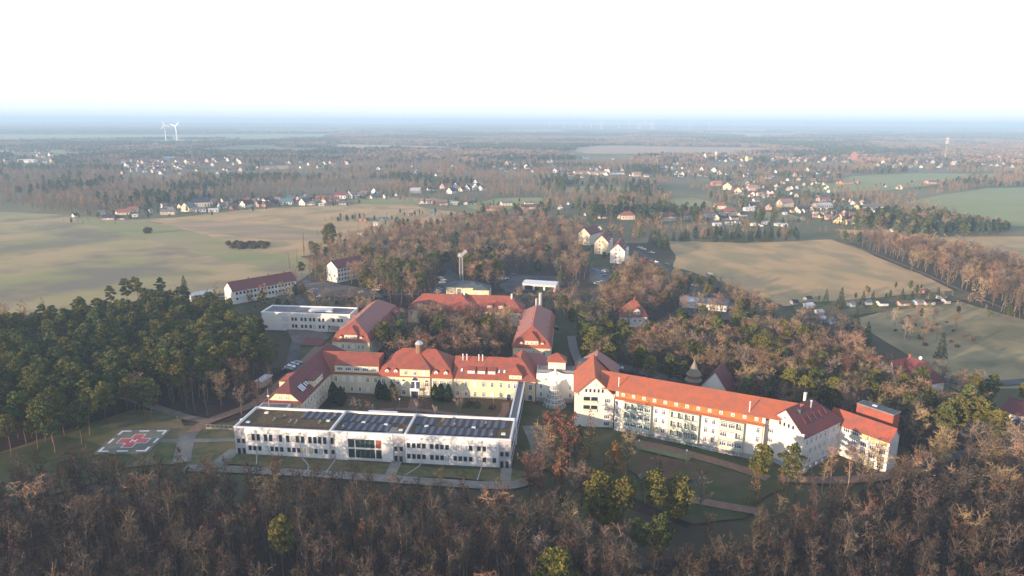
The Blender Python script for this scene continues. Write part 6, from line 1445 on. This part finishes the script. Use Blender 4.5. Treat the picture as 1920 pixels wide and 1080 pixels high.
wood([(1680, 735), (1760, 725), (1850, 745), (1900, 760), (1900, 800), (1800, 800), (1720, 775)], 13, 6.0, dict(pine=6, oak=1), 0.8, 1.05, 'right of the lift tower', 'pines right of the lift tower')
wood([(1730, 660), (1800, 690), (1880, 715), (1760, 725), (1700, 715)], 6, 5.2, dict(oak=3, bush=2), 0.5, 0.8, 'beside the large villa', 'low trees beside the villa')
wood([(1590, 440), (1680, 450), (1800, 462), (1960, 498), (2300, 540), (2300, 600), (1920, 575), (1860, 548), (1740, 500), (1640, 470)], 9, 5.8, dict(oak=5, slender=3), 0.8, 1.15, '@R', 'trees of the right belt')
wood([(1320, 515), (1400, 545), (1470, 578), (1440, 590), (1380, 565), (1320, 540)], 6, 5.0, dict(oak=3, bush=1), 0.5, 0.7, 'on the lower left rim of the tan field', 'hedge below the tan field')
wood([(500, 465), (540, 455), (630, 470), (690, 470), (690, 505), (600, 520), (520, 500)], 5, 7.5, dict(oak=3, poplar=0.7, pine=0.7), 0.6, 0.9, 'beside the white apartment houses', 'trees by the apartment houses')
wood([(1220, 440), (1320, 430), (1420, 430), (1555, 438), (1550, 450), (1400, 452), (1230, 455)], 7, 6.5, dict(spruce=4, far_pine=2, oak=1), 0.6, 0.9, 'in the belt above the tan field', 'conifers above the tan field')
wood([(630, 425), (720, 420), (725, 432), (640, 438)], 4, 5.5, dict(spruce=1), 0.5, 0.7, 'in the short row on the pasture', 'spruces on the pasture')
wood([(1610, 395), (1760, 400), (1870, 425), (1860, 440), (1700, 435), (1600, 420)], 7, 8, dict(far_pine=4, oak=1.5), 0.8, 1.1, 'beside the right green field', 'pines beside the green field')
wood([(425, 453), (500, 452), (505, 462), (430, 463)], 2, 4.5, dict(bush=1), 1.0, 1.6, 'in the thicket on the left field', 'thicket on the left field', False)
wood([(1700, 585), (1800, 600), (1830, 640), (1760, 660), (1700, 630), (1650, 600)], 2, 7.5, dict(bush=3, oak=1.2), 0.35, 0.75, 'on the meadow right of the allotments', 'bushes on the meadow', False)
FLOORS = [0, 1, 3, 4, 5, 6, 8, 9, 10, 11, 13, 14, 15, 16, 17]
for i_ in FLOORS: sheet('woodland_floor', ragged(WOODS[i_][0]), 0.045+0.0015*i_, 'leaf_litter_shaded')  # litter sheets, coloured dark to deepen the shade below the crowns
# clearings that keep the tall single trees of the foreground free-standing
for px_, py_, r_, dn in ((533, 1100, 4.5, 16), (1042, 1140, 5.5, 12), (925, 1180, 6.5, 8), (1762, 895, 6, 6)):
    x, y = G(px_, py_); EXB.append((np.array([(x-r_, y-dn), (x+r_, y-dn), (x+r_, y+r_), (x-r_, y+r_)]), x-r_, x+r_, y-dn, y+r_))
TREES = []
for P, sp, mix, s0, s1, label, group, fl, pw in WOODS:
    xs = [p[0] for p in P]; ys = [p[1] for p in P]; ks = list(mix); ws_ = [mix[k] for k in ks]
    y = min(ys)
    while y < max(ys):
        x = min(xs)
        while x < max(xs):
            a, c = x+trg.uniform(-.45, .45)*sp, y+trg.uniform(-.45, .45)*sp
            x += sp
            if c < 62 or abs(a) > c*0.85+50: continue
            if inpoly(a, c, P) and free(a, c, fl, pw):
                k = trg.choices(ks, ws_)[0]
                if (k == 'pine') and group.startswith('trees of the right mixed'): pass
                TREES.append((k, a, c, trg.uniform(s0, s1), label, group))
        y += sp
# the 300 of a kind that show largest stand as trees of their own, the rest of the wood is one object per kind
def inframe(x, y, z): px, py = PX(x, y, z); return -60 < px < 1980 and py < 1110
BYK = {}
for t in TREES:
    nm = KINDNAME[t[0]]; BYK.setdefault(nm, []).append(t)
NOUN = dict(slender='slender bare tree', oak='broad bare tree', big_oak='bare oak', russet='russet-leaved tree', pine='pine', spruce='dark spruce', birch='birch', poplar='tall bare poplar', bush='bush', far_pine='dark pine', larch='larch', gold='golden tree')
CP = dict(slender=5, pine=4, oak=4)
REST = []
for nm, L_ in BYK.items():
    vis = [t for t in L_ if inframe(t[1], t[2], 9)]; inv = [t for t in L_ if not inframe(t[1], t[2], 9)]
    vis.sort(key=lambda t: t[2]/t[3]); n = 265 if nm in ('bare_tree', 'pine_tree') else 200
    for t in vis[:n]:
        px_, py_ = PX(t[1], t[2], 8)
        def pick(xs, names): return names[sum(px_ > q for q in xs)]
        def band(ys, names): return names[sum(py_ > q for q in ys)]
        pl = t[4]
        if pl == '@F': pl = band((930, 985, 1040), ('at the rear edge of', 'in the rear of', 'in the front of', 'along the front of'))+' the dark wood, '+pick((180, 345, 520, 700, 850, 1000, 1300, 1560, 1750), ('left of the helipad', 'below the helipad', 'below the path fork', "below the wing's left", 'below the glazed front', "below the wing's right", 'below the walkway', 'below the pond', 'below the second gable', 'right of the end wing'))
        elif pl == '@P': pl = band((640, 700), ('on the field side', 'in the middle', 'on the helipad side'))+' of the left pine wood, '+pick((100, 200, 300, 400), ('far left', 'left', 'centre', 'right', 'far right'))
        elif pl == '@B': pl = 'in the big central wood, '+pick((760, 880, 1000), ('left end', 'behind the chimneys', 'centre', 'right end'))
        elif pl == '@M': pl = 'in the mixed wood, '+band((640, 700), ('far rows', 'middle rows', 'near rows'))+', '+pick((1250, 1330, 1450, 1600), ('above the parked cars', 'behind the chapel', 'behind the orange roof', 'behind the second gable', 'towards the large villa'))
        elif pl == '@R': pl = 'in the right field belt, '+pick((1700, 1820), ('upper end', 'middle', 'lower end'))
        szw = 'small' if t[3] < 0.74 else ('tall' if t[3] > 0.92 else 'medium')
        if t[0] == 'bush': szw = 'small' if t[3] < 0.6 else 'large'
        lab = szw+' '+NOUN[t[0]].replace('tall ', '')+' '+pl
        tree(t[0], t[1], t[2], t[3], None, lab, lab)
    REST += vis[n:]+inv
# hand-placed trees: (kind, px, py of the base, scale, label)
def at_px(kind, px, py, s, label, v=None, group=None, sz=None): x, y = G(px, py); return tree(kind, x, y, s, None, label, group, v, sz)
for a in (('lone_pine', 533, 1100, 0.86, 'lone yellow-green pine rising from the dark wood near the bottom left of centre'),
          ('full_pine', 1042, 1140, 0.98, 'dense rounded green pine at the bottom edge right of centre'),
          ('full_pine', 1130, 985, 1.0, 'yellow-green pine at the left end of the group below the pond'), ('pine', 1165, 1000, 1.0, 'pine with two lit clumps just below the pond'), ('full_pine', 1150, 1010, 0.55, 'low bushy pine in front of the pine group below the pond'),
          ('pine', 1225, 985, 1.0, 'pine right of the pond with a dark lower crown'), ('full_pine', 1265, 975, 0.85, 'rightmost pine of the group below the pond'), ('pine', 1228, 1080, 0.95, 'pine with an orange forked trunk below the pond group'), ('pine', 1195, 1060, 0.72, 'small pine left of the orange forked trunk'),
          ('big_oak', 925, 1180, 0.72, 'broad sunlit bare oak at the bottom edge left of the rounded pine'), ('big_oak', 1762, 895, 0.86, 'large fan-shaped bare oak right of the end wing'), ('big_oak', 1850, 905, 0.7, 'bare oak beside the asphalt road at the lower right'), ('big_oak', 1885, 985, 0.8, 'leaning bare oak at the lower right edge'),
          ('big_oak', 1590, 735, 0.72, 'huge orange-brown oak crown behind the end block'), ('big_oak', 1640, 745, 0.7, 'wide bare oak behind the lift tower'), ('big_oak', 1530, 725, 0.62, 'bare oak behind the second gable'),
          ('russet', 1062, 868, 1.15, 'tall russet-leaved oak in front of the first gable'), ('russet', 1035, 850, 1.05, 'russet oak left of the first gable beside the path'), ('russet', 1052, 935, 1.0, 'round russet oak standing alone below the glass cone'), ('russet', 1010, 985, 0.6, 'low russet tree at the wood edge below the round russet oak'),
          ('oak', 1020, 870, 0.9, 'thin bare tree between the walkway and the russet oaks'), ('oak', 988, 895, 0.55, 'bare bushy tree at the right corner of the flat-roofed wing'), ('larch', 1105, 862, 1.0, 'brown larch in front of the first gable loggias'), ('oak', 1090, 900, 0.6, 'bare tree left of the golden willow'),
          ('gold', 1150, 898, 1.1, 'rounded golden willow on the lawn below the long building'), ('spruce', 1062, 885, 0.62, 'dark green spruce among the russet oaks'), ('spruce', 1085, 850, 0.7, 'dark spruce hugging the foot of the first gable'),
          ('pine', 1418, 925, 0.92, 'left one of the two tall conifers in front of the second gable'), ('pine', 1475, 930, 0.95, 'right one of the two tall conifers in front of the second gable'), ('larch', 1412, 948, 0.72, 'brown larch left below the second gable'), ('larch', 1460, 955, 0.72, 'brown larch right below the second gable'), ('oak', 1490, 940, 0.7, 'bare tree at the foot of the end block corner'),
          ('birch', 1555, 915, 0.9, 'left pinkish bare birch in front of the end wing', 1), ('birch', 1588, 918, 0.95, 'right pinkish bare birch in front of the end wing', 1), ('birch', 1540, 925, 0.7, 'small birch below the blue side wall of the end block', 1), ('oak', 1610, 905, 0.6, 'bare shrubby tree under the end wing windows'),
          ('birch', 816, 812, 0.68, 'white birch trunk in the middle of the garden court behind the solar roof'), ('birch', 691, 800, 0.62, 'left white birch of the garden court'), ('birch', 701, 802, 0.55, 'second white birch of the garden court'), ('birch', 782, 796, 0.6, 'thin white birch before the bay of the courtyard building'),
          ('oak', 740, 770, 0.58, 'bare tree in the garden court left of the bay'), ('oak', 795, 765, 0.55, 'bare tree before the central bay doors'), ('oak', 860, 785, 0.62, 'bare tree in the garden court right of the bay'), ('russet', 720, 790, 0.3, 'small russet shrub in the garden court'), ('oak', 665, 800, 0.6, 'bare tree near the left wing in the garden court'),
          ('thuja', 626, 757, 1.05, 'big dark thuja at the inner corner of the left wing'), ('thuja', 640, 762, 0.95, 'second dark thuja at the inner corner of the left wing'), ('thuja', 712, 750, 0.95, 'dark thuja left of the central bay, outermost'), ('thuja', 722, 751, 0.85, 'dark thuja left of the central bay, middle'), ('thuja', 737, 752, 0.9, 'dark thuja left of the central bay, innermost'), ('thuja', 816, 752, 0.85, 'dark thuja right of the central bay, innermost'), ('thuja', 827, 754, 0.9, 'dark thuja right of the central bay, middle'), ('thuja', 841, 755, 0.9, 'dark thuja right of the central bay, outermost'),
          ('spruce', 348, 560, 0.98, 'big dark spruce at the edge of the left field'), ('spruce', 333, 566, 0.4, 'small spruce beside the big dark spruce'), ('pine', 303, 566, 0.85, 'pine between the two groups at the field edge'), ('pine', 262, 572, 1.0, 'broad pine at the field edge left of the big spruce'), ('pine', 240, 574, 0.95, 'leftmost broad pine at the field edge'), ('pine', 210, 580, 0.8, 'lower pine at the field edge'),
          ('spruce', 146, 556, 0.01, 'x'),
          ('spruce', 916, 628, 0.8, 'pointed dark spruce in front of the rear hospital building'), ('full_pine', 905, 640, 0.7, 'bushy pine before the rear hospital building'), ('full_pine', 800, 625, 0.65, 'yellowish pine at the left of the inner park'), ('russet', 790, 668, 0.85, 'large russet oak behind the central bay, left one'), ('russet', 838, 668, 0.9, 'large russet oak behind the central bay, right one'),
          ('poplar', 650, 520, 0.62, 'leftmost bare poplar before the tall white apartment house'), ('poplar', 672, 516, 0.6, 'bare poplar before the middle of the tall white apartment house'), ('poplar', 696, 512, 0.75, 'bare poplar at the right end of the tall white apartment house'), ('poplar', 709, 514, 0.78, 'rightmost thick bare poplar beside the tall white apartment house'), ('poplar', 543, 503, 0.6, 'bare poplar at the field corner left of the tall apartment house'), ('poplar', 557, 500, 0.6, 'second bare poplar at the field corner'),
          ('oak', 607, 545, 0.8, 'pale bare tree left of the tall white apartment house'), ('gold', 568, 558, 0.85, 'orange bush-like tree at the right end of the long apartment house'), ('full_pine', 617, 463, 1.3, 'big round dark pine on the pasture edge'),
          ('spruce', 1575, 578, 0.86, 'big dark spruce in the allotment gardens'), ('spruce', 1548, 568, 0.6, 'small dark spruce left of the big allotment spruce'), ('spruce', 1617, 572, 0.6, 'slim spruce in the middle of the allotments'), ('spruce', 1635, 570, 0.55, 'second slim spruce in the middle of the allotments'), ('spruce', 1690, 568, 0.62, 'dark spruce behind the white allotment shed'), ('spruce', 1757, 565, 0.6, 'dark spruce at the right of the allotments'), ('spruce', 1603, 618, 0.8, 'dark spruce below the allotments'),
          ('birch', 1672, 628, 0.95, 'left white birch on the meadow above the large villa'), ('birch', 1694, 650, 0.95, 'right white birch on the meadow above the large villa'), ('spruce', 1763, 672, 0.85, 'blue-green spruce right of the large villa'),
          ('pine', 1825, 780, 0.95, 'tall sunlit pine near the right edge'), ('pine', 1850, 770, 0.85, 'pine left of the cream bungalow'), ('pine', 1917, 780, 0.8, 'pine cut by the right edge'), ('pine', 1715, 765, 1.0, 'leftmost sunlit pine right of the lift tower'),
          ('oak', 85, 392, 1.2, 'tall pale orange tree at the left end of the village row'), ('oak', 62, 392, 1.1, 'pale orange tree left of the tall one at the field corner'), ('bush', 277, 437, 2.2, 'dark bush on the left field below the village'), ('spruce', 1172, 374, 1.5, 'dark round conifer before the bright orange tree'),
          ('gold', 1176, 385, 1.5, 'bright orange tree above the apartment blocks'), ('russet', 1060, 520, 0.7, 'russet tree right of the garage'), ('oak', 915, 515, 0.9, 'bare tree behind the heating plant'), ('oak', 882, 548, 0.6, 'small orange tree at the heating plant door')):
    if a[4] == 'x': continue
    at_px(*a)
for px in (1270, 1290, 1312, 1334): at_px('pine', px, 552, 0.72, ordw([1270, 1290, 1312, 1334].index(px)+1)+' pine from the left in the row over the staff car park')
# brush on the slope and in the court
for i in range(26):
    px, py = trg.uniform(870, 925), trg.uniform(757, 770)
    x, y = G(px, py)
    if i < 7: tree('bush', x, y, trg.uniform(0.5, 0.8), None, 'dark shrub in the hedge border at the right of the garden court', 'shrubs of the court border')
# ------------------------------------------------------------ stuff: the rest of the woods as one object per kind
def sample_collection(name, meshes):
    c = bpy.data.collections.new(name)
    for i, me in enumerate(meshes): o = bpy.data.objects.new(f'{name}_{i:02d}', me); c.objects.link(o)
    return c
def scatter(name, pts, meshes, label=None):
    """pts: array x, y, z, scale, rotation, sample"""
    if len(pts) == 0: return
    pts = np.asarray(pts, np.float64); me = bpy.data.meshes.new(name); me.vertices.add(len(pts)); me.vertices.foreach_set('co', pts[:, :3].astype(np.float32).ravel())
    for n, c, ty in (('size', 3, 'FLOAT'), ('turn', 4, 'FLOAT'), ('pick', 5, 'INT')):
        at = me.attributes.new(n, ty, 'POINT'); at.data.foreach_set('value', pts[:, c].astype(np.float32 if ty == 'FLOAT' else np.int32))
    me.update(); o = bpy.data.objects.new(name, me); COL.objects.link(o); tag(o, kind='stuff')
    if label: o['label'] = label
    col = sample_collection(name+'_sample', meshes)
    ng = bpy.data.node_groups.new(name, 'GeometryNodeTree')
    ng.interface.new_socket('Geometry', in_out='INPUT', socket_type='NodeSocketGeometry'); ng.interface.new_socket('Geometry', in_out='OUTPUT', socket_type='NodeSocketGeometry')
    gi, go = ng.nodes.new('NodeGroupInput'), ng.nodes.new('NodeGroupOutput')
    ci = ng.nodes.new('GeometryNodeCollectionInfo'); ci.inputs['Collection'].default_value = col; ci.inputs['Separate Children'].default_value = True; ci.inputs['Reset Children'].default_value = True
    ip = ng.nodes.new('GeometryNodeInstanceOnPoints'); ip.inputs['Pick Instance'].default_value = True
    def na(n, ty): a = ng.nodes.new('GeometryNodeInputNamedAttribute'); a.data_type = ty; a.inputs[0].default_value = n; return a.outputs[0]
    cx_ = ng.nodes.new('ShaderNodeCombineXYZ'); ng.links.new(na('turn', 'FLOAT'), cx_.inputs[2])
    ng.links.new(gi.outputs[0], ip.inputs['Points']); ng.links.new(ci.outputs[0], ip.inputs['Instance']); ng.links.new(na('pick', 'INT'), ip.inputs['Instance Index'])
    ng.links.new(cx_.outputs[0], ip.inputs['Rotation']); ng.links.new(na('size', 'FLOAT'), ip.inputs['Scale']); ng.links.new(ip.outputs[0], go.inputs[0])
    md = o.modifiers.new('scatter', 'NODES'); md.node_group = ng; return o
groups = {}
for k, x, y, s, lab, grp in REST: groups.setdefault(k, []).append((x, y, 0, s, trg.uniform(0, 6.28), trg.randrange(len(PR[k]))))
for k, pts in groups.items(): scatter({'slender': 'slender_woodland', 'oak': 'broadleaf_woodland', 'pine': 'pine_woodland', 'bush': 'brushwood', 'spruce': 'spruce_woodland', 'far_pine': 'conifer_belt', 'russet': 'russet_woodland', 'poplar': 'poplar_belt'}.get(k, k+'_woodland'), pts, [m_[2] for m_ in PR[k]])
# ------------------------------------------------------------ far woods, thinner detail with distance
nr = np.random.default_rng(9)
def halton_grid(d0, d1, cell, wedge=0.86):
    ys = np.arange(d0, d1, cell); out_ = []
    for y in ys:
        xs = np.arange(-y*wedge, y*wedge, cell); out_.append(np.stack([xs, np.full(len(xs), y)], 1))
    P = np.vstack(out_); return P + nr.uniform(-0.48, 0.48, P.shape)*cell
def vnoise(X, Y, s, seed):
    r = np.random.default_rng(seed); T = r.random((64, 64)); x, y = X/s, Y/s; xi, yi = np.floor(x).astype(int), np.floor(y).astype(int); fx, fy = x-xi, y-yi
    fx = fx*fx*(3-2*fx); fy = fy*fy*(3-2*fy); g_ = lambda a, b_: T[(xi+a) % 64, (yi+b_) % 64]
    return (g_(0, 0)*(1-fx)+g_(1, 0)*fx)*(1-fy)+(g_(0, 1)*(1-fx)+g_(1, 1)*fx)*fy
NEARWOODS = [P for P, *_ in WOODS]
VILL = [(np.array([(x-r, y-r2), (x+r, y-r2), (x+r, y+r), (x-r, y+r)])) for x, y, r, r2 in []]
HPOS = np.array([(o.location.x, o.location.y) for o in COL.objects if o.parent is None and o.type == 'EMPTY' and o.get('category') in ('house', 'barn', 'shed', 'building', 'villa', 'church', 'water tower', 'mast', 'wind turbine')]+TOWNPOS)
def far_filter(P, gap_s=None, gap=0.0, seed=1):
    X, Y = P[:, 0], P[:, 1]; ok = np.ones(len(P), bool)
    for F_ in FIELDS: ok &= ~inpoly_np(X, Y, F_)
    for a, b_, c, d, e_ in EXB: 
        m_ = (X > b_) & (X < c) & (Y > d) & (Y < e_)
        if m_.any(): ok[m_] &= ~inpoly_np(X[m_], Y[m_], a)
    if gap: ok &= vnoise(X, Y, gap_s, seed) > gap
    # keep the sight line to each house open: thin the strip right in front of it
    keep = np.ones(len(P), bool)
    hd = np.hypot(HPOS[:, 0], HPOS[:, 1]); az = np.arctan2(HPOS[:, 0], HPOS[:, 1]); pa = np.arctan2(X, Y); pd = np.hypot(X, Y)
    for d_, a_ in zip(hd, az):
        L_ = 14*d_/88.0
        keep &= ~((np.abs(pa-a_) < 6.0/d_) & (pd < d_+7) & (pd > d_-L_*0.75-5))
    return P[ok & keep]
# ring 1: single trees 420-1500 m
P = halton_grid(330, 800, 8.0); P = far_filter(P, 55, 0.30, 3)
ok = np.ones(len(P), bool)
for W_ in NEARWOODS: ok &= ~inpoly_np(P[:, 0], P[:, 1], W_)
px = np.array([PX(x, y) for x, y in P]); hosp = (px[:, 1] > 500) & (px[:, 0] > 560) & (px[:, 0] < 1480)
P = P[ok & ~hosp]
P2 = far_filter(halton_grid(800, 1700, 9.5), 80, 0.20, 5)
P = np.vstack([P, P2]); v = vnoise(P[:, 0], P[:, 1], 90, 7)+nr.uniform(-0.25, 0.25, len(P))
pick = np.where(v > 0.74, 3+nr.integers(0, 2, len(P)), np.where(v > 0.5, 0, np.where(v > 0.25, 1, 2)))
sc_ = nr.uniform(0.55, 1.05, len(P))*(0.75+0.4*vnoise(P[:, 0], P[:, 1], 140, 8))
low = (px[:, 1][ok & ~hosp] > 470) if False else None
farm = [m_[2] for m_ in PR['far_bare']]+[m_[2] for m_ in PR['far_pine']]
scatter('middle_distance_woodland', np.stack([P[:, 0], P[:, 1], np.zeros(len(P)), sc_, nr.uniform(0, 6.28, len(P)), pick], 1), farm)
gp = []
for hx, hy in HPOS[np.hypot(HPOS[:, 0], HPOS[:, 1]) > 420]:
    for _ in range(10):
        r_ = nr.uniform(7, 38); a_ = nr.uniform(0, 6.28); gx, gy = hx+math.cos(a_)*r_, hy+math.sin(a_)*r_
        if gy < hy and abs(gx-hx) < 6: continue
        gp.append((gx, gy))
gp = np.array(gp); ok = np.ones(len(gp), bool)
for a, b_, c, d, e_ in EXB:
    m_ = (gp[:, 0] > b_) & (gp[:, 0] < c) & (gp[:, 1] > d) & (gp[:, 1] < e_)
    if m_.any(): ok[m_] &= ~inpoly_np(gp[m_, 0], gp[m_, 1], a)
gp = gp[ok]; n_ = len(gp)
scatter('garden_trees', np.stack([gp[:, 0], gp[:, 1], np.zeros(n_), nr.uniform(0.18, 0.50, n_), nr.uniform(0, 6.28, n_), nr.integers(0, len(farm), n_)], 1), farm)
# ring 2: groves of joined low-detail crowns
def grove(seed, size, n, hmin, hmax, leafn, lsz, mats):
    rg = np.random.default_rng(seed); V = []; F = []; MI = []; k = 0
    for t in range(n):
        cx_, cy_ = rg.uniform(-size/2, size/2, 2); h = rg.uniform(hmin, hmax); r = h*rg.uniform(0.22, 0.34); mi = rg.integers(0, len(mats))
        c = rg.normal(size=(leafn, 3)); c /= np.linalg.norm(c, axis=1)[:, None]; c *= rg.uniform(0.5, 1, (leafn, 1)); c = c*[r, r, h*0.38]+[cx_, cy_, h*0.6]
        a = rg.normal(size=(leafn, 3)); a /= np.linalg.norm(a, axis=1)[:, None]; b_ = np.cross(a, rg.normal(size=(leafn, 3))); b_ /= np.linalg.norm(b_, axis=1)[:, None]
        a *= lsz/2; b_ *= lsz/2
        q = np.stack([c+a+b_, c-a+b_, c-a-b_, c+a-b_], 1).reshape(-1, 3); V.append(q); F.append(np.arange(len(q)).reshape(-1, 4)+k); k += len(q); MI += [mi]*leafn
    return np_mesh('grove', np.vstack(V), [np.vstack(F)], mats, MI)
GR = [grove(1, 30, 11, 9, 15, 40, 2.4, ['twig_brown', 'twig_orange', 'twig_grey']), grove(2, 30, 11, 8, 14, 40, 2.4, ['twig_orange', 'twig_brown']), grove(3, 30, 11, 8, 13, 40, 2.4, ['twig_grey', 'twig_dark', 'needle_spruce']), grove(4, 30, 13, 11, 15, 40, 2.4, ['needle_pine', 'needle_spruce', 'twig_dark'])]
P = far_filter(halton_grid(1700, 4300, 27), 240, 0.30, 11); v = vnoise(P[:, 0], P[:, 1], 300, 12)+nr.uniform(-0.2, 0.2, len(P))
pick = np.where(v > 0.62, 3, np.where(v > 0.48, 2, nr.integers(0, 2, len(P))))
scatter('far_woodland', np.stack([P[:, 0], P[:, 1], np.zeros(len(P)), nr.uniform(0.8, 1.15, len(P)), nr.uniform(0, 6.28, len(P)), pick], 1), GR)
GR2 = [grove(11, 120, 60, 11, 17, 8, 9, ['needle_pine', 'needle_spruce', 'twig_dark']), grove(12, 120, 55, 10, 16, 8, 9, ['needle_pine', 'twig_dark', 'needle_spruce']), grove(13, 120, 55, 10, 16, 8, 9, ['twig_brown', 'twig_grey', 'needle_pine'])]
P = far_filter(halton_grid(4300, 9000, 105), 900, 0.30, 21); P = np.vstack([P, far_filter(halton_grid(9000, 20000, 230), 2500, 0.35, 22)]); big = P[:, 1] > 9000
v = vnoise(P[:, 0], P[:, 1], 900, 23)+nr.uniform(-0.2, 0.2, len(P)); pick = np.where(v > 0.5, 0, np.where(v > 0.3, 1, 2))
scatter('horizon_woodland', np.stack([P[:, 0], P[:, 1], np.zeros(len(P)), np.where(big, 1.9, 1.0)*nr.uniform(0.9, 1.1, len(P)), nr.uniform(0, 6.28, len(P)), pick], 1), GR2)

# ------------------------------------------------------------ the air
m = bpy.data.materials.new('haze'); m.use_nodes = True; t = m.node_tree; t.nodes.clear()
o = N(t, 'ShaderNodeOutputMaterial'); v = N(t, 'ShaderNodeVolumePrincipled'); v.inputs['Color'].default_value = (0.50, 0.74, 1.0, 1); v.inputs['Density'].default_value = HAZE; v.inputs['Anisotropy'].default_value = 0.0
t.links.new(v.outputs[0], o.inputs['Volume']); MATS['haze'] = m
b = MB(); b.box(-41000, 41000, -3100, 71000, -1.0, 116.0); tag(b.build('haze', 'haze'), kind='stuff')
